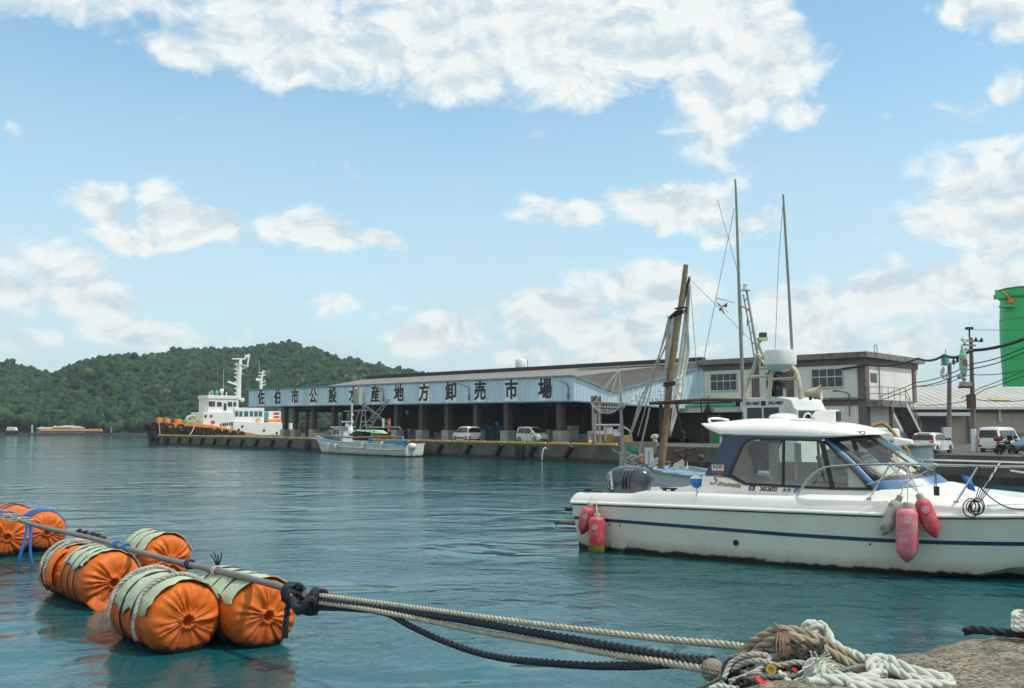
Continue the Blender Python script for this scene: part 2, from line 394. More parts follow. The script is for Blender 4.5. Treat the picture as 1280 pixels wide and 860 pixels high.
def forest():
    bm = bmesh.new(); bmesh.ops.create_icosphere(bm, subdivisions=2, radius=1); tv = np.array([v.co[:] for v in bm.verts]); tf0 = np.array([[v.index for v in f.verts] for f in bm.faces]); bm.free()
    shapes = []; g = np.random.default_rng(5); NBL = 9
    tf = np.concatenate([tf0 + k * len(tv) for k in range(NBL)])
    for k in range(16):                                  # a crown is a heap of uneven leaf clumps
        S_ = []
        for q in range(NBL):
            a_, e_ = g.uniform(0, 6.283), g.uniform(-.1, 1.3); rr_ = g.uniform(.45, .95) if q else 0
            c_ = np.array([math.cos(a_) * math.cos(e_) * rr_, math.sin(a_) * math.cos(e_) * rr_, math.sin(e_) * rr_ * .8]); rad_ = g.uniform(.26, .52) if q else .72
            off = Vector((k * 7.3 + q * 2.2, 2.1, 5.5))
            S_.append(np.array([np.array(p) * (1 + .45 * mnoise.noise(Vector(p) * 2.3 + off) + .35 * mnoise.noise(Vector(p) * 5 + off)) * rad_ + c_ for p in tv]))
        shapes.append(np.concatenate(S_))
    V, Fc, C = [], [], []; base = 0; r = random.Random(3)
    y = SHORE + 7
    while y < RIDGE + 14:
        x = -(640 + 60) / F * y
        xe = (640 - 640 + (-30)) / F * y
        while x < xe:
            X = x + r.uniform(-1.3, 1.3); Y = y + r.uniform(-1.4, 1.4); z = hill_z(X, Y)
            big = r.random()
            rad = r.uniform(1.7, 2.6) if big < .85 else r.uniform(2.4, 3.4)
            n = mnoise.noise(Vector((X * .03, Y * .03, .5)))
            sh = shapes[r.randrange(16)]; a = r.uniform(0, 6.28); c, s = math.cos(a), math.sin(a)
            hgt = r.uniform(.85, 1.5)
            P = sh @ np.array([[c, s, 0], [-s, c, 0], [0, 0, hgt]]) * rad + np.array([X, Y, z + rad * .45])
            V.append(P); Fc.append(tf + base); base += len(P)
            t = r.random(); 
            col = np.array([.020, .050, .020]) * (1 + .45 * n)
            if t > .84: col = np.array([.032, .064, .022])
            if t > .975: col = np.array([.065, .090, .028])
            if t < .22: col = np.array([.012, .034, .022])
            col = col * r.uniform(.8, 1.2) * np.array([.9, 1.08, 1.1])
            C.append(np.repeat([[*col, 1.0]], len(P), 0))
            x += r.uniform(2.4, 3.6)
        y += 3.0
    V = np.concatenate(V); Fc = np.concatenate(Fc); C = np.concatenate(C)
    me = bpy.data.meshes.new('forest'); me.vertices.add(len(V)); me.vertices.foreach_set('co', V.astype(np.float32).ravel())
    me.loops.add(Fc.size); me.loops.foreach_set('vertex_index', Fc.astype(np.int32).ravel())
    me.polygons.add(len(Fc)); me.polygons.foreach_set('loop_start', np.arange(0, Fc.size, 3, dtype=np.int32))
    me.update(calc_edges=True)
    at_ = me.color_attributes.new('species', 'FLOAT_COLOR', 'POINT'); at_.data.foreach_set('color', C.astype(np.float32).ravel())
    m = bpy.data.materials.new('tree leaves'); m.use_nodes = True; nt = m.node_tree; b = nt.nodes['Principled BSDF']; b.inputs['Roughness'].default_value = .8; b.inputs['Specular IOR Level'].default_value = .2
    a = nt.nodes.new('ShaderNodeAttribute'); a.attribute_name = 'species'
    g = nt.nodes.new('ShaderNodeNewGeometry'); n = nt.nodes.new('ShaderNodeTexNoise'); n.inputs['Scale'].default_value = .9; n.inputs['Detail'].default_value = 4; nt.links.new(g.outputs['Position'], n.inputs['Vector'])
    mr = nt.nodes.new('ShaderNodeMapRange'); nt.links.new(n.outputs[0], mr.inputs[0]); mr.inputs[1].default_value = .3; mr.inputs[2].default_value = .7; mr.inputs[3].default_value = .72; mr.inputs[4].default_value = 1.3
    mx = nt.nodes.new('ShaderNodeMix'); mx.data_type = 'RGBA'; mx.blend_type = 'MULTIPLY'; mx.inputs[0].default_value = 1
    nt.links.new(a.outputs[0], mx.inputs[6]); nt.links.new(mr.outputs[0], mx.inputs[7]); nt.links.new(mx.outputs[2], b.inputs['Base Color'])
    me.materials.append(m)
    o = bpy.data.objects.new('forest', me); COL.objects.link(o)
    return tag(o, 'dense green woodland covering the hills across the bay', 'forest', kind='stuff')
forest()

m_conc = mat('quay concrete', (.105, .098, .082), .9, var=.25, vscale=.8, bump=.5, bscale=9, dirt=(.035, .033, .028), dscale=.7, damt=.8)
m_conc_l = mat('pale concrete', (.36, .36, .33), .9, var=.15, vscale=1.5, bump=.3, bscale=12, dirt=(.16, .15, .13), dscale=.9, damt=.5)
m_wet = mat('weedy concrete', (.035, .033, .026), .8, var=.4, vscale=1.2, bump=.6, bscale=8)
m_white = mat('white paint', (.72, .73, .70), .45, var=.05, dirt=(.45, .42, .36), dscale=1.1, damt=.35)
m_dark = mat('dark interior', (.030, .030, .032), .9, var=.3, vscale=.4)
m_black = mat('black rubber', (.012, .012, .013), .65, var=.3, bump=.3, bscale=25)
m_steel = mat('galvanised steel', (.32, .33, .33), .5, .5, var=.15, vscale=4, dirt=(.14, .10, .07), dscale=3, damt=.4)
m_rust = mat('rusty steel', (.10, .06, .04), .8, .2, var=.35, vscale=6, bump=.3)
m_yellow = mat('kerb yellow', (.56, .38, .05), .8, var=.2, dirt=(.36, .34, .27), dscale=1.6, damt=.95)
m_asph = mat('apron asphalt', (.085, .084, .08), .95, var=.2, vscale=.6, bump=.4, bscale=30)

# far shore: low sea wall and the flat behind it
mb = MB(); mb.box((-160, SHORE + 3, .0), (860, 6, 1.1)); tag(mb.build('shore', m_conc, bevel=.0), kind='structure')

QZ = 1.35
QA = gnd(194.6, 544.4, QZ); QB = gnd(746, 556.6, QZ)              # the quay edge
qd = (QA - QB); qd.z = 0; qd.normalize(); qn = Vector((-qd.y, qd.x, 0)); qn = qn if qn.y > 0 else -qn  # along the edge, away; inland
qn = Vector((abs(qn.x), abs(qn.y), 0))
def qp(s, t, z=QZ):
    """point on the quay: s metres towards the far end from QB, t metres inland"""
    p = QB + qd * s + qn * t; return Vector((p.x, p.y, z))
QL = (QA - QB).length
def q_at(px, t):
    """s of the line t metres inland under image column px"""
    k = (px - 640) / F * 1.0
    # X = k * Y (level ray)
    p = QB + qn * t
    return (k * p.y - p.x) / (qd.x - k * qd.y)
SR = q_at(775, 0)            # the quay steps start here (negative: nearer)
SR2 = SR - 2.2
STEP_OUT = 3.4               # right of the steps the road stands further out
def slab(pts, z0, z1):
    b = MB(); b.extr([(p.x, p.y, z0) for p in pts], (0, 0, z1 - z0)); return b
far = qp(QL, 0); pier = [qp(QL, 0), qp(SR, 0), qp(SR, 60), qp(QL, 24)]
quay_pts = [qp(QL, 0), qp(SR, 0), qp(SR, 1.8), qp(SR - 12, 0.6), qp(SR - 22, -2.2), qp(SR - 30, -STEP_OUT), qp(-110, -STEP_OUT), qp(-110, 160), qp(QL - 46, 160), qp(QL - 46, 24), qp(QL, 24)]
mb = slab(quay_pts, -3, QZ); tag(mb.build('quay', m_conc, smooth=0), kind='structure')
# asphalt apron, 4 mm above the slab
ap = [qp(QL - .6, .7), qp(SR + .6, .7), qp(SR + .6, 1.9), qp(SR - 12, 1.4), qp(SR - 22, -1.4), qp(SR - 30, -STEP_OUT + .8), qp(-110, -STEP_OUT + .8), qp(-110, 159), qp(QL - 45, 159), qp(QL - 45, 23), qp(QL - .6, 23)]
mb = MB(); mb.poly([(p.x, p.y, QZ + .004) for p in ap]); tag(mb.build('road', m_asph, smooth=0), kind='structure')
# weed and damp line on the quay face
mb = MB()
edge = quay_pts[:7]
for a, b in zip(edge, edge[1:]):
    nrm = Vector((-(b - a).y, (b - a).x, 0)).normalized() * -1
    if nrm.y > 0: nrm = -nrm
    k = max(1, int((b - a).length / 1.2))
    for i in range(k):
        p, q = a.lerp(b, i / k), a.lerp(b, (i + 1) / k)
        h1 = .34 + .14 * mnoise.noise(Vector((p.x * .8, p.y * .8, 0))); h2 = .34 + .14 * mnoise.noise(Vector((q.x * .8, q.y * .8, 0)))
        o = nrm * .015
        mb.add([(p.x + o.x, p.y + o.y, -.3), (q.x + o.x, q.y + o.y, -.3), (q.x + o.x, q.y + o.y, h2), (p.x + o.x, p.y + o.y, h1)], [(0, 1, 2, 3)])
tag(mb.build('tide_line', m_wet, smooth=0), kind='structure')

# steps down to a low landing
ld = thing('landing_steps', 'weathered concrete steps going down from the quay corner to a low landing', 'steps', tuple(qp(SR - 1, 0, 0)), 0)
mb = MB()
for i in range(6):
    z1 = QZ - .17 * (i + 1)
    a, b_ = SR - .28 * i, SR - .28 * (i + 1)
    mb.extr([qp(a, .2, -.5), qp(b_, .2, -.5), qp(b_, 1.75, -.5), qp(a, 1.75, -.5)], (0, 0, z1 + .5))
mb.build('stair_flight', m_conc_l, ld, smooth=0)
mb = MB(); mb.extr([qp(SR - 1.7, -.3, -.5), qp(SR - 5, -.5, -.5), qp(SR - 5, 1.3, -.5), qp(SR - 1.7, 1.7, -.5)], (0, 0, .82)); mb.build('landing', m_conc, ld, smooth=0)

# yellow kerb blocks along the edge
kb = None; k = 0; s = SR + .6
while s < QL - 1:
    L_ = 2.3
    if kb is None:
        m_ = MB(); m_.box((0, 0, .085), (L_, .22, .17)); kb = m_.build('kerb_block', m_yellow, None, smooth=0, bevel=.03); o = kb
    else: o = kb.copy(); COL.objects.link(o)
    p = qp(s + L_ / 2, .22); o.location = (p.x, p.y, QZ); o.rotation_euler = (0, 0, math.atan2(qd.y, qd.x))
    tag(o, 'yellow painted concrete kerb block in the row along the far quay edge', 'kerb block', 'yellow kerb blocks along the quay edge')
    s += L_ + .35; k += 1
# long yellow kerb on the road side, right
kr = None
for i in range(9):
    s = SR - 31 - i * 3.0
    if kr is None:
        m_ = MB(); m_.box((0, 0, .07), (2.7, .2, .14)); kr = m_.build('kerb_block', mat('faded yellow', (.42, .34, .09), .8, var=.2, dirt=(.16, .17, .07), dscale=1.5, damt=.8), None, smooth=0, bevel=.03); o = kr
    else: o = kr.copy(); COL.objects.link(o)
    p = qp(s, -STEP_OUT + .2); o.location = (p.x, p.y, QZ); o.rotation_euler = (0, 0, math.atan2(qd.y, qd.x))
    tag(o, 'faded mossy yellow kerb block at the roadside behind the motorboat bow', 'kerb block', 'faded kerb blocks by the road')

# slanting rubber dock fenders
fd = None
inv = [.001821 - .0000418 * i for i in range(22)]
for v in inv:
    px = 1 / v - 350
    s = q_at(px, -.12)
    if s < SR + .5: continue
    if fd is None:
        m_ = MB(); m_.box((0, 0, 0), (.30, .30, 1.15)); m_.box((0, .13, 0), (.44, .08, 1.2)); fd = m_.build('dock_fender', m_black, None, smooth=0, bevel=.06); o = fd
    else: o = fd.copy(); COL.objects.link(o)
    p = qp(s, -.18); o.location = (p.x, p.y, .80)
    o.rotation_euler = (0, R(38), math.atan2(-qd.y, -qd.x))
    tag(o, 'slanting black rubber fender block bolted to the far quay wall', 'dock fender', 'slanting rubber fenders on the quay wall')
# two tall black fenders
for px, lab in ((649, 'tall black double rubber fender on the quay wall below the parked cars'), (208, 'tall black rubber fender near the far left end of the quay wall'), (386, 'tall black rubber fender on the quay wall just left of the moored fishing boat')):
    p = qp(q_at(px, -.15), -.16)
    t = thing('dock_fender', lab, 'dock fender', (p.x, p.y, .1), math.atan2(-qd.y, -qd.x))
    for dx in (-.28, .28):
        m_ = MB(); m_.box((dx, 0, .62), (.42, .3, 1.2)); m_.build('rubber_pad', m_black, t, world=False, smooth=0, bevel=.06)
# hanging white hose on the quay wall
p = qp(q_at(680, -.1), -.1)
mb = MB(); mb.tube(spline([(p.x + .25, p.y - .1, .95), (p.x + .05, p.y - .1, 1.05), (p.x - .12, p.y - .1, .75), (p.x - .18, p.y - .1, .1)], 6), .06, 8)
tag(mb.build('hose', m_white), 'short pale hose hanging over the quay wall below the silver car', 'hose')

# ---------------------------------------------------------------- market hall
FT = 3.4                                            # the fascia stands this far inland
m_blue = mat('pale blue sheet', (.50, .66, .74), .55, var=.06, vscale=.6, dirt=(.37, .42, .42), dscale=.5, damt=.6, streak=True)
m_blue_edge = mat('rust stained blue edge', (.20, .30, .36), .7, var=.2, dirt=(.12, .10, .07), dscale=2, damt=.8)
m_roof = mat('brown slate roof', (.215, .20, .178), .85, var=.14, vscale=.5, dirt=(.13, .12, .105), dscale=.5, damt=.6, streak=False, bump=.3, bscale=6)
m_col = mat('dark column paint', (.075, .058, .052), .8, var=.2, vscale=2)
m_sign = mat('sign black', (.012, .014, .02), .6, var=.05)
m_patch = mat('sign white', (.86, .86, .83), .55, var=.05, dirt=(.5, .5, .45), dscale=1.2, damt=.3)
m_wall = mat('office render', (.72, .73, .66), .85, var=.06, vscale=.7, dirt=(.38, .38, .32), dscale=.7, damt=.5, streak=True)
m_trim = mat('brown trim', (.155, .125, .108), .85, var=.15, vscale=1.5, dirt=(.08, .06, .05), dscale=1, damt=.6)
m_ledge = mat('stained ledge concrete', (.20, .20, .18), .9, var=.25, vscale=2, dirt=(.04, .04, .035), dscale=2.2, damt=.9)
m_pane = mat('window glass dark', (.018, .03, .036), .08, var=.3, vscale=.8)
m_frame = mat('aluminium frame', (.55, .57, .56), .5, .2, var=.05)

hall = thing('market_hall', 'long fish market hall with pale blue lettered fascia, dark columns and brown roof', 'market hall', tuple(qp(20, FT, QZ)), 0)
fsL, fsR = q_at(311, FT), q_at(717, FT)
def fpt(px, py): return onpl(px, py, qp(0, FT), qn)
P_tl, P_bl, P_tr, P_br = fpt(311, 488), fpt(311, 508), fpt(717, 470.4), fpt(717, 500.7)
NB = 44
mb = MB()                                            # fascia: standing seam sheet
for i in range(NB):
    a, b = i / NB, (i + 1) / NB
    tl, tr, bl_, br = P_tl.lerp(P_tr, a), P_tl.lerp(P_tr, b), P_bl.lerp(P_br, a), P_bl.lerp(P_br, b)
    mb.extr([bl_, br, tr, tl], qn * .12)
    o = -qn * .02
    mb.extr([bl_ + o, bl_.lerp(br, .08) + o, tl.lerp(tr, .08) + o, tl + o], qn * .018)
mb.build('fascia_panel', m_blue, hall, smooth=0)
mb = MB(); mb.bar(P_tl - qn * .02 + Vector((0, 0, .06)), P_tr - qn * .02 + Vector((0, 0, .06)), .3, .12); mb.bar(P_bl - qn * .01 - Vector((0, 0, .05)), P_br - qn * .01 - Vector((0, 0, .05)), .26, .11)
mb.build('fascia_trim', m_blue_edge, hall, smooth=0)
WORD = '佐伯市公設水産地方卸売市場'
v0, v1 = 1 / (327 + 400.), 1 / (682 + 400.)
fr_ = (P_tr - P_tl).normalized(); fu = Vector((0, 0, 1)); fright = -qd
ob = -qn * .035
patches = MB()
for i, ch in enumerate(WORD):
    px = 1 / (v0 + (v1 - v0) * i / 12) - 400
    t = (px - 311) / (717 - 311)
    yt, yb = 488 + (470.4 - 488) * t, 508 + (500.7 - 508) * t
    c = fpt(px, yt + (yb - yt) * .53); Hh = (fpt(px, yt) - fpt(px, yb)).length
    patches = MB(); patches.box(c + ob, (Hh * .86, .012, Hh * .90), ax=(fright, -qn, (0, 0, 1))); po = patches.build('letter_board', m_patch, hall, smooth=0)
    l = MB(); text_into(l, ch, Hh * .90, c - qn * .050, fright, (0, 0, 1), .02, fat=Hh * .026)
    lo = l.build('letter', m_sign, hall, smooth=0, doubles=False); lo.parent = po
# gooseneck lamps over the lettering
for px in (372, 480, 587, 711):
    t = (px - 311) / 406; c = fpt(px, 508 + (500.7 - 508) * t - 6)
    l = MB(); sgn = fright
    l.tube(spline([c - qn * .08, c - qn * .15 + fu * .9, c - qn * .45 + fu * 1.25 - sgn * .6, c - qn * .6 + fu * 1.35 - sgn * 1.2], 6), .045, 6)
    l.box(c - qn * .09, (.16, .12, .5), ax=(sgn, qn, fu)); l.build('sign_lamp', m_ledge, hall, smooth=40)
# columns with pale concrete feet, two rows
FZ = P_br.z
cvs = [.0013755 - .0000376 * i for i in range(0, 10)]
cols = [1 / v - 400 for v in cvs] + [701, 1 / .000872 - 400]
cols = [358, 370.5, 393.6, 419, 442, 469, 497.5, 528.6, 560.8, 597, 635, 701, 745]
colp = MB(); feet = MB()
for k, px in enumerate(cols):
    s = q_at(px, FT + .6)
    c = qp(s, FT + .6)
    m_ = MB(); top = P_bl.z + (P_br.z - P_bl.z) * (fsL - s) / (fsL - fsR) + .35
    m_.box((c.x, c.y, (QZ + 1.0 + top) / 2), (.62, .55, top - QZ - 1.0), ax=(qd, qn, fu)); o = m_.build('column', m_col, hall, smooth=0)
    f = MB(); f.box((c.x, c.y, QZ + .52), (1.12, .95, 1.04), ax=(qd, qn, fu)); f.build('column_base', m_conc_l, hall, smooth=0, bevel=.03)
for k, px in enumerate((385, 431, 455, 512, 545, 580, 614, 659, 684, 730)):
    s = q_at(px, FT + 9); c = qp(s, FT + 9)
    m_ = MB(); m_.box((c.x, c.y, QZ + 1.9), (.4, .4, 3.8), ax=(qd, qn, fu)); m_.build('column', m_col, hall, smooth=0)
# side panel turning the corner with its V top, out to the office corner
OC = at(1083, 556, 74.0); OC.z = QZ
ou = Vector((-.732, .681, 0)).normalized(); on_ = Vector((.681, .732, 0)).normalized()
def op(s, t, z): p = OC + ou * s + on_ * t; return Vector((p.x, p.y, z))
kk = (880 - 640) / F; s880 = (kk * OC.y - OC.x) / (ou.x - kk * ou.y)
E = op(s880, -.05, 0); Cn = Vector((P_br.x, P_br.y, 0))
sdv = (E - Cn); sdv.z = 0; sl = sdv.length; sdv.normalize(); sn_ = Vector((sdv.y, -sdv.x, 0));
if sn_.y > 0: sn_ = -sn_
def spt(px, py): return onpl(px, py, Cn, sn_)
mb = MB(); top = [(717, 470.4), (742, 480.5), (767, 490.5), (800, 481.5), (840, 470.5), (880, 459)]
for (x0, y0), (x1, y1) in zip(top, top[1:]):
    n_ = 6
    for i in range(n_):
        a, b = i / n_, (i + 1) / n_
        xa, xb = x0 + (x1 - x0) * a, x0 + (x1 - x0) * b; ya, yb = y0 + (y1 - y0) * a, y0 + (y1 - y0) * b
        ba, bb = 500.7 + (xa - 717) * .070, 500.7 + (xb - 717) * .070
        mb.extr([spt(xa, ba), spt(xb, bb), spt(xb, yb), spt(xa, ya)], -sn_ * .1)
        mb.extr([spt(xa, ba) + sn_ * .02, spt(xa + .25, ba) + sn_ * .02, spt(xa + .25, ya) + sn_ * .02, spt(xa, ya) + sn_ * .02], -sn_ * .018)
mb.build('side_panel', m_blue, hall, smooth=0)
mb = MB()
for (x0, y0), (x1, y1) in zip(top, top[1:]): mb.bar(spt(x0, y0) + sn_ * .03 + fu * .05, spt(x1, y1) + sn_ * .03 + fu * .05, .24, .12)
mb.bar(spt(717, 501.2) + sn_ * .03, spt(880, 512.6) + sn_ * .03, .2, .12); mb.build('side_trim', m_blue_edge, hall, smooth=0)
l = MB()
for i, ch in enumerate('佐伯魚市場'):
    text_into(l, ch, 1.25, spt(790 + i * 12.5, 495.5 - i * .4) + sn_ * .03, sdv, (0, 0, 1), .02, bold=.03)
for i, ch in enumerate('株式会社'):
    text_into(l, ch, .6, spt(778 + (i % 2) * 6, 492 + (i // 2) * 7.5) + sn_ * .03, sdv, (0, 0, 1), .02, bold=.02)
l.build('side_letters', mat('faded sign white', (.62, .72, .76), .6), hall, smooth=0, doubles=False)
# roof: from the fascia up to the long ridge, with the ridge cap
RZ = EYE + (HZ - 451) / F * op(s880, 0, 0).y
s471 = s880 + 45
def rp(s): return op(s, 0, RZ)
r_l, r_r = rp(s880 + 46.5), rp(s880)
mb = MB()
ft_l, ft_r = P_tl.lerp(P_tr, .30) + qn * .2 + fu * .02, P_tr + qn * .2
g1 = spt(767, 490.2); g2 = spt(880, 460) 
mb.add([ft_l, ft_r, r_r, r_l], [(0, 1, 2, 3)])
mb.add([P_tl + qn * .2, ft_l, ft_l + qn * 12 + fu * .6, P_tl + qn * 12 + fu * .2], [(0, 1, 2, 3)])
mb.add([ft_r, g1 - sn_ * .1, g2 - sn_ * .1, r_r], [(0, 1, 2, 3)])
mb.build('roof', m_roof, hall, smooth=0)
mb = MB(); mb.bar(r_l + fu * .12, r_r + fu * .12, .7, .36); mb.build('ridge_cap', mat('ridge tar', (.035, .035, .035), .8, var=.3), hall, smooth=0)
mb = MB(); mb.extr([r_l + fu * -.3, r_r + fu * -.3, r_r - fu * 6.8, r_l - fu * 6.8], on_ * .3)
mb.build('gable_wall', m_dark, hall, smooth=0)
mb = MB(); a, b = r_l.lerp(ft_l, .42), r_r.lerp(ft_r, .42)
mb.bar(r_r.lerp(ft_r, .30) + fu * .06, r_r.lerp(ft_r, .30).lerp(r_l.lerp(ft_l, .30), .22) + fu * .06, .7, .05); mb.build('skylight_strip', mat('pale roof sheet', (.42, .41, .37), .8, var=.1), hall, smooth=0)
# ceiling, back wall and inner partition (the wall starts part way, so the hill shows through at the left)
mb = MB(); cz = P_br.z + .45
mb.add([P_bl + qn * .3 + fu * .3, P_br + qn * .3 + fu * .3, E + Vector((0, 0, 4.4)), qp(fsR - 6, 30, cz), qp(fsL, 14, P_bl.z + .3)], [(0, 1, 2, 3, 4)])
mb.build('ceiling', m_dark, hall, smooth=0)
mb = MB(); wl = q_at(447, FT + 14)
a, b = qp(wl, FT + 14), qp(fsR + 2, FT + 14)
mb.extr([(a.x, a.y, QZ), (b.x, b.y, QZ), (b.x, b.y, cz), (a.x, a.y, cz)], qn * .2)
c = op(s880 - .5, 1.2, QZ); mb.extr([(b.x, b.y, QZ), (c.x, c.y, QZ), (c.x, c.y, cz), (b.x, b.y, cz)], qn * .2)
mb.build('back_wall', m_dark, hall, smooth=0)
for i in range(11):
    s = wl - 2.5 - i * 4.6; c = qp(s, FT + 13.9, QZ + 1.35); mb = MB(); mb.box(c, (2.6, .1, 2.7), ax=(qd, qn, fu)); mb.build('roller_shutter', mat('grey shutter', (.07, .075, .075), .7, var=.2), hall, smooth=0)
mb = MB()
for i in range(6):
    s = fsR + 4 + i * 9.5; a, b = qp(s, FT + 1.1, P_br.z - .15), qp(s, FT + 13.5, P_br.z - .15); mb.bar(a, b, .3, .4)
for t in (4.8, 9): mb.bar(qp(fsL - 1, FT + t, P_bl.z - .1), qp(fsR + 1, FT + t, P_br.z - .15), .25, .35)
mb.build('roof_beam', m_col, hall, smooth=0)
# corner frame at the right end of the hall: pale double post
for px in (741, 749):
    c = qp(q_at(px, 2.6), 2.6); mb = MB(); mb.box((c.x, c.y, QZ + 1.7), (.13, .13, 3.4)); mb.build('post', m_steel, hall, smooth=0)
# small chimney-like vents
# roof tank
p = r_r.lerp(r_l, .46); bs = at(651.5, 463, p.y + 1.5)
t = thing('roof_tank', 'white domed tank standing on the market hall roof', 'tank', tuple(bs), 0)
mb = MB(); mb.lathe([(.56, .25), (.62, .3), (.62, .95), (.50, 1.15), (.12, 1.26), (.0, 1.27)], 20); mb.build('tank_body', m_white, t, world=False)
mb = MB(); mb.box((0, 0, .12), (1.35, 1.2, .1))
for sx in (-.5, .5):
    for sy in (-.45, .45): mb.box((sx, sy, -.35), (.1, .1, 1.0))
mb.build('stand', m_rust, t, world=False, smooth=0)
mb = MB(); mb.tube([(.68, 0, .1), (.68, 0, 1.0), (.45, 0, 1.05)], .04, 6); mb.build('pipe', m_steel, t, world=False)

# ---------------------------------------------------------------- office block (two storeys)
off = thing('office_building', 'two storey grey rendered harbour office with brown pillars and an outside stair', 'building', tuple(OC), 0)
H2 = EYE + (HZ - 447) / F * OC.y                       # underside of the roof
HT = EYE + (HZ - 440) / F * OC.y
sr = 9.2                                                # depth of the right face
S1, W1 = s880, 11.0
mb = MB(); mb.extr([op(0, 0, QZ), op(S1, 0, QZ), op(S1, W1, QZ), op(0, W1, QZ)], (0, 0, H2 - QZ)); mb.build('wall', m_wall, off, smooth=0)
mb = MB(); mb.extr([op(-.5, -.55, H2 + .003), op(S1 + .2, -.55, H2 + .003), op(S1 + .2, W1 + .5, H2 + .003), op(-.5, W1 + .5, H2 + .003)], (0, 0, HT - H2)); mb.build('roof', m_ledge, off, smooth=0)
def fz(py): return EYE + (HZ - py) / F * OC.y
mb = MB()
mb.extr([op(0, -.10, fz(455)), op(S1, -.10, fz(455)), op(S1, -.003, fz(455)), op(0, -.003, fz(455))], (0, 0, H2 - fz(455) - .003))
mb.extr([op(-.10, -.1, fz(455)), op(-.003, -.1, fz(455)), op(-.003, W1, fz(455)), op(-.10, W1, fz(455))], (0, 0, H2 - fz(455) - .003))
mb.extr([op(0, -.10, fz(506.5)), op(S1, -.10, fz(506.5)), op(S1, -.003, fz(506.5)), op(0, -.003, fz(506.5))], (0, 0, fz(499.5) - fz(506.5)))
mb.extr([op(-.10, 7.5, fz(506.5)), op(-.003, 7.5, fz(506.5)), op(-.003, W1, fz(506.5)), op(-.10, W1, fz(506.5))], (0, 0, fz(499.5) - fz(506.5)))
mb.build('brown_band', m_trim, off, smooth=0)
mb = MB(); mb.extr([op(-.02, -.32, fz(499.3)), op(S1, -.32, fz(499.3)), op(S1, -.0, fz(499.3)), op(-.02, 0, fz(499.3))], (0, 0, .16)); mb.build('ledge', m_ledge, off, smooth=0)
def s_of(px, t=0.0):
    k = (px - 640) / F; p = OC + on_ * t; return (k * p.y - p.x) / (ou.x - k * ou.y)
for px in (945, 988, 1083):
    s = s_of(px); mb = MB(); c = op(max(s, .22), -.10, 0); mb.extr([op(max(s - .3, -.14), -.14, QZ), op(max(s - .3, -.14) + .62, -.14, QZ), op(max(s - .3, -.14) + .62, -.003, QZ), op(max(s - .3, -.14), -.003, QZ)], (0, 0, fz(455) - QZ - .004)); mb.build('pillar', m_trim, off, smooth=0)
def r_of(px):      # distance along the right face
    k = (px - 640) / F; return (k * OC.y - OC.x) / (on_.x - k * on_.y)
RW = r_of(1143)
for t in (.3, RW - .2): mb = MB(); mb.extr([op(-.14, t - .3, QZ), op(-.003, t - .3, QZ), op(-.003, t + .3, QZ), op(-.14, t + .3, QZ)], (0, 0, fz(455) - QZ - .004)); mb.build('pillar', m_trim, off, smooth=0)
def office_window(px0, px1, y0, y1, nc, nr, f=ou, t=-.0):
    s0, s1 = s_of(px1), s_of(px0); z0 = EYE + (HZ - y1) / F * op((s0 + s1) / 2, 0, 0).y; z1 = EYE + (HZ - y0) / F * op((s0 + s1) / 2, 0, 0).y
    w = MB(); w.extr([op(s0, -.03, z0), op(s1, -.03, z0), op(s1, -.03, z1), op(s0, -.03, z1)], -on_ * .02); wo = w.build('window', m_pane, off, smooth=0)
    fr = MB()
    for i in range(nc + 1):
        s = s0 + (s1 - s0) * i / nc; fr.bar(op(s, -.075, z0), op(s, -.075, z1), .05 if i % 2 else .10, .05)
    for z, w_ in ((z0, .1), (z0 + (z1 - z0) * .56, .08), (z1, .1)): fr.bar(op(s0 - .05, -.08, z), op(s1 + .05, -.08, z), .06, w_)
    o = fr.build('frame', m_frame, off, smooth=0); o.parent = wo; 
    o.location = (0, 0, 0)
office_window(889, 921.5, 467, 488.5, 4, 2); office_window(958, 984, 465, 486.5, 4, 2); office_window(1015.5, 1054, 461, 484.5, 4, 2)
# door and small window on the right face
z0, z1 = fz(499), fz(459)
mb = MB(); t0, t1 = r_of(1086), r_of(1095); t0 = max(t0, .7); mb.extr([op(-.03, t0, z0), op(-.03, t0 + 1.6, z0), op(-.03, t0 + 1.6, z0 + 2.2), op(-.03, t0, z0 + 2.2)], -ou * .03); mb.build('door', m_wall, off, smooth=0)
mb = MB(); mb.extr([op(-.075, t0 + .2, z0 + 1.35), op(-.075, t0 + 1.4, z0 + 1.35), op(-.075, t0 + 1.4, z0 + 2.05), op(-.075, t0 + .2, z0 + 2.05)], -ou * .02); mb.build('window', m_pane, off, smooth=0)
# landing, stair and railing
zl = fz(500.5); LW = 1.25
tl0, tl1 = -.1, 4.6
mb = MB(); mb.extr([op(-.15, tl0, zl - .5), op(-.15 - LW, tl0, zl - .5), op(-.15 - LW, tl1, zl - .5), op(-.15, tl1, zl - .5)], (0, 0, .5)); mb.build('stair_landing', m_ledge, off, smooth=0)
mb = MB(); n_st = 14; run = .27; 
zs = (zl - QZ) / (n_st + 1); mb2 = MB()
for i in range(n_st):
    t = tl1 + i * run; z = zl - zs * (i + 1)
    mb.extr([op(-.2, t, z - .06), op(-.15 - LW, t, z - .06), op(-.15 - LW, t + run + .02, z - .06), op(-.2, t + run + .02, z - .06)], (0, 0, .06))
    mb.extr([op(-.2, t, z - .06), op(-.15 - LW, t, z - .06), op(-.15 - LW, t + .03, z - .06), op(-.2, t + .03, z - .06)], (0, 0, .06 + zs - .004))
mb.build('stair_flight', m_ledge, off, smooth=0)
mb = MB(); te = tl1 + n_st * run
for d in (-.2, -.15 - LW): mb.extr([op(d - .03, tl1, zl - .42), op(d - .03, te, QZ), op(d - .03, te + .3, QZ + .06), op(d - .03, tl1, zl)], ou * .06)
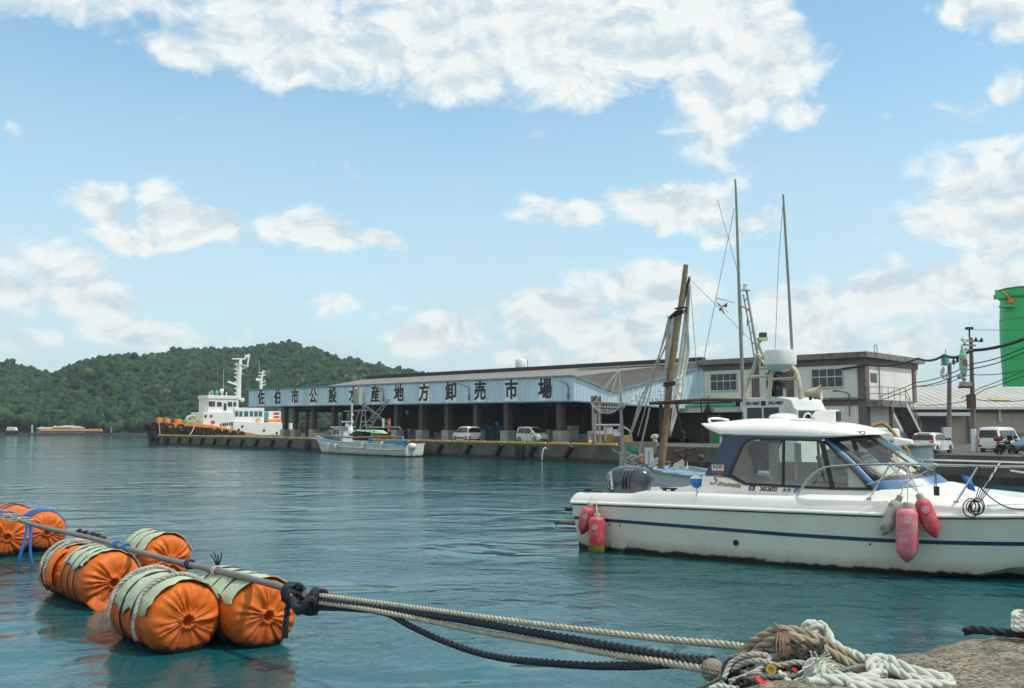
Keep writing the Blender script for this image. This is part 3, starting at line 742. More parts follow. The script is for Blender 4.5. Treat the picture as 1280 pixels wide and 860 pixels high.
mb.build('stringer', m_frame, off, smooth=0)
mb = MB(); d = -.15 - LW + .04
for h in (.5, 1.0): mb.tube([op(d, tl0 + .05, zl + h), op(d, tl1, zl + h), op(d, te, QZ + h + .15)], .03, 6); mb.tube([op(-.2, tl0 + .05, zl + h), op(d, tl0 + .05, zl + h)], .03, 6)
for i in range(5): t = tl0 + .05 + (tl1 - tl0) * i / 4; mb.tube([op(d, t, zl), op(d, t, zl + 1.0)], .028, 6)
for i in range(6): f = i / 5; t = tl1 + (te - tl1) * f; z = zl + (QZ - zl) * f; mb.tube([op(d, t, z - .1), op(d, t, z + 1.0)], .028, 6)
mb.build('railing', m_steel, off)
mb = MB(); mb.box(op(-.15 - LW + .15, 1.9, (QZ + zl - .5) / 2), (.28, .28, zl - .5 - QZ), ax=(ou, on_, fu)); mb.build('stair_post', m_trim, off, smooth=0)
mb = MB(); mb.tube([op(-.12, 2.6, zl), op(-.12, 2.6, H2 - .3)], .05, 8); mb.build('downpipe', m_ledge, off)
mb = MB()
c = op(1.2, -.15, fz(497)); mb.tube(spline([c + fu * -1.4, c, c - on_ * .25 + fu * .35, c - on_ * 1.0 + ou * .4 + fu * .5], 6), .05, 6); e = c - on_ * 1.15 + ou * .5 + fu * .5; mb.box(e, (.5, .22, .14), ax=(ou, on_, fu)); mb.build('wall_lamp', m_ledge, off, smooth=30)
mb = MB(); c = op(-.2, 1.6, HT); mb.tube(spline([c, c + fu * .55, c + fu * .65 + on_ * .25, c + fu * .55 + on_ * .5, c + on_ * .5], 5), .03, 6); mb.build('roof_ladder_hoop', m_rust, off)
# green and white awning with a shed front below it, left of the office
aw = thing('awning', 'green and cream canopy over the dark loading opening left of the office', 'awning', tuple(op(s880 - 3, -1, QZ)), 0)
s0, s1 = s_of(925, -1.0), s_of(851, -1.0)
za = EYE + (HZ - 516) / F * op(s1, -1, 0).y
mb = MB(); mb.extr([op(s0, -1.6, za), op(s1, -1.6, za), op(s1, -.01, za), op(s0, -.01, za)], (0, 0, .45)); mb.build('canopy_board', mat('cream board', (.50, .54, .42), .7, var=.1), aw, smooth=0)
mb = MB(); mb.add([op(s0, -1.7, za + .46), op(s1 - .8, -1.7, za + .46), op(s1 - .8, -.01, za + 1.0), op(s0, -.01, za + 1.0)], [(0, 1, 2, 3)]); mb.add([op(s0, -1.7, za + .46), op(s1 - .8, -1.7, za + .46), op(s1 - .8, -1.7, za + .62), op(s0, -1.7, za + .62)], [(0, 1, 2, 3)]); mb.build('canopy_sheet', mat('canopy green', (.03, .32, .22), .5, var=.1), aw, smooth=0)
s0, s1 = s_of(940), s_of(852)
mb = MB(); mb.extr([op(s0, -.04, QZ), op(s1 - .9, -.04, QZ), op(s1 - .9, -.04, za), op(s0, -.04, za)], -on_ * .03); mb.build('dark_opening', m_dark, aw, smooth=0)
mb = MB(); mb.extr([op(s_of(905), -.08, QZ + .1), op(s_of(887), -.08, QZ + .1), op(s_of(884), -.08, za - .2), op(s_of(901), -.08, za - .2)], -on_ * .03); mb.build('tarpaulin', mat('grey tarpaulin', (.22, .22, .21), .8, var=.25, vscale=1.5, bump=.6, bscale=3), aw, smooth=0)
mb = MB(); mb.extr([op(s_of(909), -1.2, QZ), op(s_of(896), -1.2, QZ), op(s_of(909), -1.2, QZ + 2.6)], -on_ * .06); mb.build('green_board', mat('board green', (.03, .22, .07), .6), aw, smooth=0)

# ---------------------------------------------------------------- warehouse, silo
m_beige = mat('beige render', (.40, .355, .29), .9, var=.08, vscale=.6, dirt=(.27, .24, .20), dscale=.5, damt=.45, streak=True)
m_groof = mat('grey sheet roof', (.42, .43, .40), .7, var=.08, vscale=.5, dirt=(.34, .33, .26), dscale=.35, damt=.5)
WY = 80.0
wh = thing('warehouse', 'low beige warehouse with pale grey sheet roof and a grey roller shutter', 'warehouse', (40, WY, QZ), 0)
def wz(py, Y=WY): return EYE + (HZ - py) / F * Y
x0 = (1120 - 640) / F * WY; x1 = 75.0
mb = MB(); mb.extr([(x0, WY, QZ), (x1, WY, QZ), (x1, WY, wz(510)), (x0, WY, wz(510))], (0, 14, 0)); mb.build('wall', m_beige, wh, smooth=0)
mb = MB(); n_ = 60
zr = EYE + (HZ - 483.5) / F * (WY + 9)
for i in range(n_):
    a = x0 - .4 + (x1 - x0 + .4) * i / n_; b = a + (x1 - x0 + .4) / n_
    mb.add([(a, WY - .7, wz(509.5)), (b, WY - .7, wz(509.5)), (b, WY + 9, zr), (a, WY + 9, zr)], [(0, 1, 2, 3)]); mb.box((a, WY + 4.15, (wz(509.5) + zr) / 2 + .015), (.035, 9.9, .03), ax=((1, 0, 0), Vector((0, 9.7, zr - wz(509.5))).normalized(), Vector((0, -(zr - wz(509.5)), 9.7)).normalized()))
mb.add([(x0 - .4, WY + 9, zr), (x1, WY + 9, zr), (x1, WY + 17, wz(509.5)), (x0 - .4, WY + 17, wz(509.5))], [(0, 1, 2, 3)])
mb.build('roof', m_groof, wh, smooth=0)
mb = MB(); mb.box(((x0 + x1) / 2, WY - .72, wz(510.5)), (x1 - x0 + .6, .16, .20)); mb.build('gutter', m_frame, wh, smooth=0)
mb = MB(); mb.box(((x0 + x1) / 2, WY - .012, wz(514)), (x1 - x0, .02, .36)); mb.build('dark_band', m_trim, wh, smooth=0)
sx0, sx1 = (1146 - 640) / F * WY, (1181 - 640) / F * WY
mb = MB()
for i in range(14): zz = QZ + (wz(522) - QZ) * i / 14; mb.box(((sx0 + sx1) / 2, WY - .02, zz + .12), (sx1 - sx0, .05, .235))
mb.build('roller_shutter', mat('blue grey shutter', (.16, .19, .21), .6, var=.1), wh, smooth=0)
mb = MB(); mb.box(((1170 - 640) / F * WY, WY - .6, wz(518)), (4.4, 1.2, .28)); mb.build('shutter_canopy', m_frame, wh, smooth=0)
mb = MB(); mb.box(((x0 + x1) / 2 + 3, WY - .03, QZ + .45), (x1 - x0 - 12, .06, .9)); mb.build('plinth', m_ledge, wh, smooth=0)
for px in (1208,): mb = MB(); x = (px - 640) / F * WY; mb.tube([(x, WY - .15, QZ), (x, WY - .15, wz(514)), (x + .2, WY - .5, wz(511))], .11, 8); mb.build('downpipe', m_ledge, wh)
mb = MB(); x = (1247 - 640) / F * WY; mb.tube(spline([(x, WY - .1, wz(520)), (x, WY - .25, wz(509.5) + .05), (x - .5, WY - .6, wz(509.2))], 5), .05, 6); mb.box((x, WY - .12, wz(520)), (.22, .12, 1.0)); mb.build('wall_lamp', m_frame, wh, smooth=30)
mb = MB(); y = WY + 4; zc = wz(509.5) + (zr - wz(509.5)) * (4.7 / 9.7) + .03
sv = Vector((0, 9.7, zr - wz(509.5))).normalized(); mb.box(((1245 - 640) / F * (WY + 3), WY + 2.6, wz(509.5) + (zr - wz(509.5)) * 3.3 / 9.7 + .06), (1.6, 1.0, .03), ax=((1, 0, 0), sv, Vector((1, 0, 0)).cross(sv))); mb.build('roof_patch', mat('mossy yellow sheet', (.42, .39, .16), .8, var=.3, vscale=2), wh, smooth=0)

TY = 118.0; tx = (1290 - 640) / F * TY
m_green = mat('silo green', (.006, .46, .115), .38, var=.06, vscale=.5, dirt=(.010, .36, .09), dscale=.4, damt=.5, streak=True)
tw = thing('silo_tower', 'tall bright green cylindrical tower with an open flared rim behind the warehouse', 'tower', (tx, TY, QZ), 0)
def tz(py): return EYE + (HZ - py) / F * TY - QZ
rb = 33 / F * TY
mb = MB(); mb.lathe([(rb, 0), (rb, tz(470)), (rb * 1.03, tz(430)), (rb * 1.02, tz(405)), (rb * .97, tz(378)), (rb * .97, tz(374))], 48); mb.build('shell', m_green, tw, world=False, smooth=50)
mb = MB(); mb.lathe([(rb * .98, tz(373.5)), (rb * 1.05, tz(371)), (rb * 1.06, tz(363.5)), (rb * 1.02, tz(362)), (rb * 1.0, tz(366))], 48); mb.build('rim', m_green, tw, world=False, smooth=30)
mb = MB(); mb.lathe([(rb * 1.0, tz(361.8)), (rb * 1.06, tz(361.2)), (rb * .9, tz(359.5)), (.1, tz(358.8))], 40); mb.build('cap', mat('grey green cap', (.13, .15, .13), .7, var=.3), tw, world=False)
for py in (400, 425, 450): mb = MB(); mb.lathe([(rb * 1.022, tz(py)), (rb * 1.036, tz(py) + .04), (rb * 1.022, tz(py) + .08)], 48, caps=False); mb.build('seam', m_green, tw, world=False)
mb = MB(); X = -rb * 1.02
mb.box((X - .55, -.9, tz(371.5)), (1.2, 1.1, .55)); mb.box((X + .1, -1.3, tz(384)), (1.6, 1.2, .28)); mb.extr([(X - .2, -1.5, tz(384)), (X + .6, -1.5, tz(384)), (X + .4, -1.5, tz(388))], (0, .5, 0)); mb.box((X - 1.0, -.9, tz(368)), (.25, .3, 1.0)); mb.build('bracket', m_green, tw, world=False, smooth=0)
mb = MB(); mb.bar((X - .6, -1.6, tz(365)), (X + .7, -1.7, tz(381)), .18); mb.box((X + .35, -1.6, tz(377)), (.7, .4, .6)); mb.build('winch', mat('orange paint', (.62, .24, .02), .5, var=.2), tw, world=False, smooth=0)

# ---------------------------------------------------------------- utility poles and cables
m_pole = mat('pole concrete', (.17, .155, .14), .9, var=.2, vscale=2, dirt=(.08, .07, .06), dscale=1.0, damt=.6)
m_cable = mat('cable black', (.01, .01, .011), .6, var=.1)
m_trf = mat('transformer green', (.28, .48, .36), .5, var=.1)
m_porc = mat('porcelain', (.55, .55, .52), .35, var=.1)
def pole(px_b, px_t, Y, ytop, lab, white):
    b = at(px_b, HZ, Y); b.z = QZ; tp = at(px_t, ytop, Y)
    t = thing('utility_pole', lab, 'utility pole', tuple(b), 0)
    dx = tp.x - b.x; Hp = tp.z - QZ
    r0 = 6.2 / 2 / F * Y; r1 = 4.6 / 2 / F * Y
    mb = MB(); mb.tube([(dx * f, 0, Hp * f) for f in (0, .25, .5, .75, 1)], [r0 + (r1 - r0) * f for f in (0, .25, .5, .75, 1)], 14); mb.build('shaft', m_pole, t, world=False)
    if white:
        h0 = EYE + (HZ - 536) / F * Y - QZ
        mb = MB(); mb.tube([(0, 0, .02), (dx * h0 / Hp, 0, h0)], [r0 * 1.06, r0 * 1.02], 14); mb.build('white_sleeve', m_white, t, world=False)
    return t, b, tp, Hp, dx
t, b, tp, Hp, dx = pole(1216.5, 1213.5, 54.0, 422, 'taller utility pole with a white painted foot, beside the white hatchback', True)
def loc(px, py, Y, o=None): p = at(px, py, Y); q = p - (o or b); return Vector((q.x, q.y, p.z - QZ))
mb = MB(); mb.tube([loc(1212, 423, 54), loc(1211.5, 411, 54)], .05, 8); mb.box(loc(1211.5, 410.5, 54), (.34, .3, .14)); mb.build('lightning_rod', m_rust, t, world=False, smooth=30)
mb = MB()
for y in (425.5, 431, 437): mb.bar(loc(1202, y, 53.6), loc(1228 if y < 430 else 1220, y + 1, 53.6), .09, .09)
mb.build('crossarm', m_steel, t, world=False, smooth=0)
for px, y in ((1203, 424), (1206, 428), (1202.5, 433), (1208, 436), (1220, 424.5), (1227, 425)): mb = MB(); c = loc(px, y, 53.5); mb.lathe([(.03, -.12), (.10, -.08), (.05, -.03), (.10, .02), (.05, .06), (.03, .14)], 10, c=c); mb.build('insulator', m_porc if px < 1210 else m_cable, t, world=False)
mb = MB(); c = loc(1204, 452, 53.5); mb.lathe([(.13, -.72), (.17, -.66), (.17, -.45), (.21, -.43), (.21, .02), (.17, .05), (.17, .12), (.21, .14), (.21, .4), (.16, .44), (.12, .68), (.05, .74)], 16, c=c); mb.build('transformer', m_trf, t, world=False, smooth=30)
mb = MB(); mb.box(loc(1204, 453.5, 53.5) + Vector((0, -.225, 0)), (.26, .02, .30)); mb.build('warning_plate', mat('dull red plate', (.30, .06, .05), .6), t, world=False, smooth=0)
mb = MB(); c = loc(1205, 471, 53.5); mb.lathe([(.09, -.35), (.13, -.3), (.08, -.2), (.13, -.1), (.08, 0), (.13, .1), (.08, .2), (.12, .3), (.04, .5)], 12, c=c); c2 = loc(1199, 471, 53.5); mb.ball(c2, .13, 10, 6); mb.box(loc(1207, 481, 53.5), (.55, .4, .3)); mb.build('cutout_switch', m_steel, t, world=False, smooth=30)
mb = MB(); mb.box(loc(1207, 484, 53.5), (.62, .5, .10)); mb.box(loc(1214, 502, 53.6), (.34, .42, .8)); mb.build('junction_box', m_rust, t, world=False, smooth=0)
PB = tp
t, b2, tp2, Hp2, dx2 = pole(1185, 1187, 62.0, 453, 'shorter utility pole in front of the grey warehouse shutter', False)
def loc2(px, py): p = at(px, py, 61.6); q = p - b2; return Vector((q.x, q.y, p.z - QZ))
mb = MB(); mb.lathe([(.1, -.35), (.22, -.3), (.25, 0), (.2, .3), (.1, .4)], 14, c=loc2(1181.5, 450)); mb.build('transformer', mat('teal transformer', (.10, .36, .30), .5), t, world=False, smooth=30)
mb = MB(); mb.tube([loc2(1182, 444), loc2(1182, 436)], .03, 6); mb.bar(loc2(1176, 456), loc2(1196, 453), .1); mb.build('crossarm', m_steel, t, world=False, smooth=0)
for px, y in ((1177, 466), (1180, 470), (1184, 470), (1179, 462), (1192, 452), (1197, 449)): mb = MB(); mb.lathe([(.04, -.2), (.12, -.12), (.06, -.04), (.12, .04), (.06, .1), (.05, .2)], 10, c=loc2(px, y)); mb.build('insulator', m_porc if px < 1190 else m_cable, t, world=False)
mb = MB(); mb.box(loc2(1183.5, 542), (.5, .3, .8)); mb.build('meter_box', m_frame, t, world=False, smooth=0, bevel=.02)
def sag(a, b, drop, n=14): return [a.lerp(b, i / n) - Vector((0, 0, drop * 4 * (i / n) * (1 - i / n))) for i in range(n + 1)]
def cable(pts, r, lab, drop=.3, name='power_cable', grp='overhead cables by the office'):
    mb = MB(); 
    for a, b in zip(pts, pts[1:]): mb.tube(sag(a, b, drop), r, 6)
    return tag(mb.build(name, m_cable), lab, 'cable', grp)
cable([at(1310, 410, 46), at(1213, 438, 54), at(1180, 444, 60), at(1148, 448, 74), at(1085, 456, 73), at(985, 461, 80)], .085, 'thick black overhead cable bundle strung from the right edge past the poles to the office', .25)
cable([at(1300, 424, 46), at(1213, 455, 54), at(1145, 478, 66), at(1060, 505, 90)], .03, 'thin overhead wire just below the thick cable bundle, sloping down to the left', .2)
cable([at(1300, 430, 46), at(1213, 461, 54), at(1145, 483, 66), at(1060, 510, 90)], .03, 'second thin overhead wire below the thick cable bundle', .2)
cable([at(1300, 456, 50), at(1213, 468, 54), at(1145, 483, 72)], .022, 'faint thin wire crossing the green tower halfway up, nearly level', .2)
cable([at(1300, 412, 54), at(1212, 412, 54)], .014, 'hair thin wire running level from the top of the taller pole', .03)
cable([at(1300, 455, 60), at(1225, 485, 64), at(1200, 498, 70)], .026, 'steep thin wire in front of the green tower, sloping towards the warehouse roof', .05)
cable([at(1300, 462, 60), at(1230, 487, 64), at(1206, 500, 70)], .026, 'lowest steep thin wire in front of the green tower', .05)
cable([at(1300, 498, 58), at(1216, 499, 54), at(1147, 506, 72)], .022, 'thin low wire running along in front of the warehouse roof', .15)

# air over the bay
mb = MB(); mb.box((0, 1250, 39), (3300, 2720, 86)); hz_o = mb.build('haze', [], smooth=0)
hm = bpy.data.materials.new('haze air'); hm.use_nodes = True; nt = hm.node_tree; nt.nodes.clear()
o_ = nt.nodes.new('ShaderNodeOutputMaterial'); v_ = nt.nodes.new('ShaderNodeVolumePrincipled'); v_.inputs['Color'].default_value = (.80, .90, .95, 1); v_.inputs['Density'].default_value = .00026; v_.inputs['Anisotropy'].default_value = .2
nt.links.new(v_.outputs[0], o_.inputs['Volume']); hz_o.data.materials.append(hm); tag(hz_o, kind='stuff')
# ================================================================ boats
class Frame:
    """a thing's own axes: x ahead, y to its left, z up"""
    def __init__(s, o, hd):
        s.o = Vector((o.x, o.y, 0)); s.x = Vector((hd.x, hd.y, 0)).normalized(); s.y = Vector((-s.x.y, s.x.x, 0)); s.rz = math.atan2(s.x.y, s.x.x)
    def side(s, px, py, yl):
        p = onpl(px, py, s.o + s.y * yl, s.y) - s.o; return Vector((p.dot(s.x), yl, p.z))
    def cross(s, px, py, xl):
        p = onpl(px, py, s.o + s.x * xl, s.x) - s.o; return Vector((xl, p.dot(s.y), p.z))
    def w(s, p): return s.o + s.x * p[0] + s.y * p[1] + Vector((0, 0, p[2]))
def lerp_tab(tab, x):
    if x <= tab[0][0]: return tab[0][1]
    for (a, ya), (b, yb) in zip(tab, tab[1:]):
        if x <= b: return ya + (yb - ya) * (x - a) / (b - a)
    return tab[-1][1]
def cosine_tab(tab, x):
    if x <= tab[0][0]: return tab[0][1]
    for (a, ya), (b, yb) in zip(tab, tab[1:]):
        if x <= b: t = (x - a) / (b - a); return ya + (yb - ya) * (t * t * (3 - 2 * t))
    return tab[-1][1]
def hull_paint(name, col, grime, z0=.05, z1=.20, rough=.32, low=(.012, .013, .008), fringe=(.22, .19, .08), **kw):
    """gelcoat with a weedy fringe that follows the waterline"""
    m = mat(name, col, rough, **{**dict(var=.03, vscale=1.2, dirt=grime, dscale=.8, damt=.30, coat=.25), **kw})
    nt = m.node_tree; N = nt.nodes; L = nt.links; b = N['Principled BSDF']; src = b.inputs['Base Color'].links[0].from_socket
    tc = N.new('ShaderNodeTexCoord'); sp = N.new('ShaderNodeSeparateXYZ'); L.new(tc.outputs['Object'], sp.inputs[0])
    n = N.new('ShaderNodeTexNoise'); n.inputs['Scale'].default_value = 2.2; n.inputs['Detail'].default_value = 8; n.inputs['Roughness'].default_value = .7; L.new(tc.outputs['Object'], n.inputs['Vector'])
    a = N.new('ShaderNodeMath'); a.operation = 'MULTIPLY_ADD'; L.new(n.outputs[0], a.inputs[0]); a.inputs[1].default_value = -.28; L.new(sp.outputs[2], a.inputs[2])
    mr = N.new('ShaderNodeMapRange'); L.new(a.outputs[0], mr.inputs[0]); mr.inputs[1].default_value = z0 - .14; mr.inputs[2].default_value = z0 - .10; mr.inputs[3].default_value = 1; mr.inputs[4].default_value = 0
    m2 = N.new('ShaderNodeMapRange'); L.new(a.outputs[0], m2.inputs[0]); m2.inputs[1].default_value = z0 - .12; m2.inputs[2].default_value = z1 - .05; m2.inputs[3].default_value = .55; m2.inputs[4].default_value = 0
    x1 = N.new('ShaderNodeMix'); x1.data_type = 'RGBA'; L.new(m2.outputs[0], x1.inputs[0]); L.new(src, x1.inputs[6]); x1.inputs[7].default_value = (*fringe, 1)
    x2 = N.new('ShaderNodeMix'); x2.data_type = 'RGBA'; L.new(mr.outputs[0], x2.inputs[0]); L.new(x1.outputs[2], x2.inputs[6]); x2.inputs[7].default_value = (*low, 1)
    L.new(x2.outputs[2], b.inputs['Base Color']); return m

m_gel = hull_paint('motorboat hull gelcoat', (.66, .685, .60), (.47, .45, .34), .085, .24)
m_gelw = mat('white gelcoat', (.84, .83, .78), .28, var=.03, vscale=1.0, dirt=(.62, .62, .56), dscale=.9, damt=.3, coat=.3)
m_navy = mat('navy paint', (.012, .035, .095), .3, var=.08, vscale=2, dirt=(.03, .06, .11), dscale=1.5, damt=.5, coat=.3)
m_blueband = mat('windscreen blue', (.05, .165, .33), .35, var=.08, vscale=2, dirt=(.10, .22, .38), dscale=2, damt=.4)
m_gasket = mat('black gasket', (.014, .015, .017), .5, var=.1)
m_glassc = glass('cabin glass', (.84, .89, .84), .97)
m_chrome = mat('stainless tube', (.55, .56, .56), .22, 1.0, var=.05)
m_grey = mat('grey plastic', (.30, .31, .31), .5, var=.1)
m_cream = mat('cream panel', (.80, .76, .64), .55, var=.06, dirt=(.42, .38, .28), dscale=1.5, damt=.4)
m_red = mat('fender red', (.52, .045, .065), .55, var=.12, vscale=5, dirt=(.62, .30, .30), dscale=4, damt=.75)
m_pink = mat('faded fender red', (.62, .17, .20), .6, var=.10, vscale=5, dirt=(.70, .40, .40), dscale=5, damt=.9)
m_gold = mat('gold lettering', (.33, .22, .07), .35, .5)

S_ = gnd(720, 685); B_ = gnd(1250, 730); hd = (B_ - S_); hd.z = 0; hd.normalize(); lf = Vector((-hd.y, hd.x, 0))
fm = Frame(S_ + lf * 1.45, hd)
mbt = thing('motorboat', 'white motorboat with navy stripe, hardtop cabin, blue framed windscreen and outboard engine', 'motorboat', tuple(fm.o), fm.rz)
ML = 11.35
def mB(x): return 1.56 + .012 * min(x, 5) if x <= 5 else max(1.62 * (1 - ((x - 5) / (ML - 5)) ** 3.0), .02)
def mR(x): return 1.05 + .012 * x + (.03 * (x - 8) if x > 8 else 0)
def mCz(x): return cosine_tab([(0, -.08), (7, -.04), (8.0, .03), (9.2, .27), (10.4, .62), (ML, 1.0)], x)
def mC(x): return max(mB(x) * lerp_tab([(0, .93), (6, .92), (8, .84), (10, .66), (ML, .4)], x), .012)
def mK(x): return cosine_tab([(0, -.5), (8, -.5), (9.4, -.28), (10.6, .30), (ML, 1.02)], x)
def mS(x, z):
    """half width of the topsides at height z"""
    c, r = mCz(x), mR(x); t = max(0.0, min(1.0, (z - c) / max(r - c, .01)))
    return mC(x) + (mB(x) - mC(x)) * t ** .8
xs = [0, .02, .25, .6, 1.2, 2, 3, 4, 5, 5.8, 6.5, 7.2, 7.8, 8.4, 8.9, 9.4, 9.8, 10.2, 10.55, 10.85, 11.1, 11.25, ML]
def xsh(x, z): return x + (-.13 * z + .10 if x < .3 else 0) * (1 - x / .3 if x < .3 else 0)
mb = MB(); rings = []
for x in xs:
    ring = []; c, r = mCz(x), mR(x)
    for f in (0, .12, .3, .5, .7, .88, 1.0): z = r + (c - r) * f; ring.append((xsh(x, z), -mS(x, z), z))
    ring.append((xsh(x, c), -mC(x) * .93, c - .03))
    ring.append((xsh(x, mK(x)), 0, mK(x)))
    ring.append((xsh(x, c), mC(x) * .93, c - .03))
    for f in (1.0, .88, .7, .5, .3, .12, 0): z = r + (c - r) * f; ring.append((xsh(x, z), mS(x, z), z))
    rings.append(ring)
mb.loft(rings, closed=False, caps=False); mb.poly(rings[0])
mb.build('hull', m_gel, mbt, world=False, smooth=32)
def zt(x): return cosine_tab([(0, 1.255), (1.35, 1.28), (1.75, 1.36), (3.2, 1.40), (9, 1.40), (ML, 1.46)], x)
def ins(x): return min(.24, mB(x) * .5)
# rub rail
for sg in (-1, 1):
    mb = MB(); P = [(xsh(x, mR(x)) - (.02 if x == 0 else 0), sg * (mB(x) + .012), mR(x)) for x in xs]; mb.tube(P, .035, 8); mb.build('rub_rail', m_gelw, mbt, world=False)
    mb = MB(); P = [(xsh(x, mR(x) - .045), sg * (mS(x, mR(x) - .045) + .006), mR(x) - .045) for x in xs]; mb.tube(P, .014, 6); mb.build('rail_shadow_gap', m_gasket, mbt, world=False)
    mb = MB(); st = []
    for x in [v for v in xs if v <= 11.1]:
        zc = .70 - .012 * min(x, 5) + (.02 * (x - 7) if x > 7 else 0); zc = max(zc, mCz(x) + .06)
        st.append([(xsh(x, zc + dz), sg * (mS(x, zc + dz) + .007), zc + dz) for dz in (.036, -.036)])
    mb.loft(st, closed=False, caps=False); mb.build('stripe', m_navy, mbt, world=False, smooth=0)
# gunwale band, side decks, cockpit
rings = []
gx = [0, .25, .6, 1.2, 1.4, 1.55, 1.75, 2.2, 2.6, 3.05]
for x in gx:
    x0 = x - .07 if x == 0 else x
    rings.append([(x0, -mB(x) - .01, mR(x) + .01), (x0, -mB(x) + .005, mR(x) + .07), (x0 + (.06 if x == 0 else 0), -mB(x) + .05, zt(x) - .05), (x0 + (.1 if x == 0 else 0), -mB(x) + .09, zt(x)), (x0 + (.1 if x == 0 else 0), -mB(x) + .30, zt(x) + .01), (x0 + (.1 if x == 0 else 0), -mB(x) + .32, zt(x) - .04), (x, -mB(x) + .33, .78)])
mb = MB(); mb.loft(rings, closed=False, caps=False); mb.loft([[(a, -b, c) for a, b, c in r] for r in rings], closed=False, caps=False)
mb.box((1.7, 0, .76), (2.7, 2.5, .04)); mb.box((.22, 0, .93), (.34, 2.5, .34)); mb.box((.02, 0, .9), (.14, 3.0, .3))
mb.build('gunwale', m_gelw, mbt, world=False, smooth=40)
dx = [3.05, 3.3, 3.65, 4.0, 4.6, 5.2, 5.8, 6.2, 6.63, 7.0, 7.4, 7.76, 8.3, 9.0, 9.6, 10.2, 10.6, 10.95, 11.2, 11.32]
tr_z = [(3.05, 1.74), (3.5, 1.76), (4.0, 1.585), (5.8, 1.555), (6.63, 1.57), (7.2, 1.56), (8.5, 1.49), (10, 1.45), (ML, 1.47)]
ct_z = [(3.05, 1.62), (6.6, 1.55), (6.9, 1.66), (7.7, 1.70), (8.4, 1.58), (9.1, 1.475), (11, 1.47), (ML, 1.47)]
rings = []
for x in dx:
    b = mB(x); k = min(1, b / 1.5); tz_ = lerp_tab(tr_z, x); cz_ = cosine_tab(ct_z, x); wt = min(1.22, b * .80)
    half = [(-b - .01, mR(x) + .01), (-b + .005, mR(x) + .07), (-b + .05 * k, zt(x) - .10), (-b + .10 * k, zt(x) - .03), (-b + .20 * k, zt(x) + .01), (-(wt + .05 * k), zt(x) + (tz_ - zt(x)) * .35), (-wt, tz_ - .03), (-wt + .06 * k, tz_), (-wt * .6, tz_ + (cz_ - tz_) * .6), (-wt * .3, cz_ - .01)]
    rings.append([(x, y, z) for y, z in half] + [(x, 0, cz_)] + [(x, -y, z) for y, z in half[::-1]])
mb = MB(); mb.loft(rings, closed=False, caps=False); mb.poly(rings[0]); mb.build('deck', m_gelw, mbt, world=False, smooth=40)
mb = MB(); mb.box((9.55, .05, 1.50), (.75, .7, .07)); mb.build('deck_hatch', m_gelw, mbt, world=False, smooth=0, bevel=.02)
# cabin side frames and panes, both sides
def yz(z): return 1.215 - .10 * (z - 1.58)              # the side leans in
for sg in (-1, 1):
    def P3(pts, off): return [(x, sg * (yz(z) + off), z) for x, z in pts]
    mb = MB()
    mb.extr(P3([(3.10, 1.745), (3.20, 1.93), (3.42, 2.36), (3.53, 2.585), (4.30, 2.585), (4.30, 2.545), (4.10, 2.53), (3.98, 2.47), (3.90, 2.36), (3.63, 1.80), (3.66, 1.765)], .012), (0, -sg * .05, 0))
    mb.extr(P3([(4.30, 2.545), (4.30, 2.585), (5.72, 2.565), (5.60, 2.515)], .012), (0, -sg * .05, 0))
    mb.build('cabin_frame', m_navy, mbt, world=False, smooth=0)
    mb = MB()
    mb.extr(P3([(3.63, 1.80), (3.90, 2.36), (3.98, 2.47), (4.10, 2.53), (4.30, 2.545), (4.30, 2.515), (4.12, 2.50), (4.02, 2.45), (3.94, 2.35), (3.70, 1.79), (4.02, 1.615), (5.80, 1.585), (6.50, 1.60), (6.58, 1.565), (5.80, 1.55), (4.0, 1.575), (3.62, 1.765)], .018), (0, -sg * .05, 0))
    mb.extr(P3([(4.30, 2.545), (5.60, 2.515), (5.60, 2.485), (4.30, 2.515)], .018), (0, -sg * .05, 0))
    mb.extr(P3([(5.56, 2.50), (5.66, 2.50), (5.87, 1.57), (5.78, 1.57)], .018), (0, -sg * .05, 0))
    mb.extr(P3([(4.80, 2.52), (4.85, 2.52), (4.85, 1.58), (4.80, 1.58)], .016), (0, -sg * .05, 0))
    mb.build('window_gasket', m_gasket, mbt, world=False, smooth=0)
    for pts in ([(3.70, 1.79), (3.94, 2.35), (4.02, 2.45), (4.12, 2.50), (4.80, 2.505), (4.80, 1.60), (4.02, 1.615)], [(4.85, 2.505), (5.57, 2.49), (5.78, 1.585), (4.85, 1.60)], [(5.68, 2.44), (5.86, 1.585), (6.46, 1.60)]):
        mb = MB(); mb.poly(P3(pts, 0)); mb.build('side_window', m_glassc, mbt, world=False, smooth=0)
# windscreen: one curved sheet from coaming to roof
def ws(u, v):
    y = u * (1.215 - .10 * v); a = abs(u)
    xb = 7.70 - 1.08 * a ** 2.1; zb = 1.70 - .125 * a ** 2
    xt = 6.38 - .71 * a ** 2.1; zt_ = 2.63 - .12 * a ** 2
    return Vector((xb + (xt - xb) * v, y, zb + (zt_ - zb) * v + .05 * math.sin(math.pi * v)))
def wstrip(name, m_, u0, u1, v0, v1, nu=20, nv=6, off=0.0, solid=.0):
    mb = MB(); r_ = []
    for i in range(nu + 1):
        u = u0 + (u1 - u0) * i / nu; r_.append([ws(u, v0 + (v1 - v0) * j / nv) + Vector((.45, 0, .75)) * off for j in range(nv + 1)])
    mb.loft(r_, closed=False, caps=False); o = mb.build(name, m_, mbt, world=False, smooth=60)
    if solid: s = o.modifiers.new('solid', 'SOLIDIFY'); s.thickness = solid; s.offset = -1
    return o
wstrip('windscreen', m_glassc, -.93, .93, .17, .94)
wstrip('windscreen_band', m_blueband, -.99, .99, -.05, .115, off=.016, solid=.03)
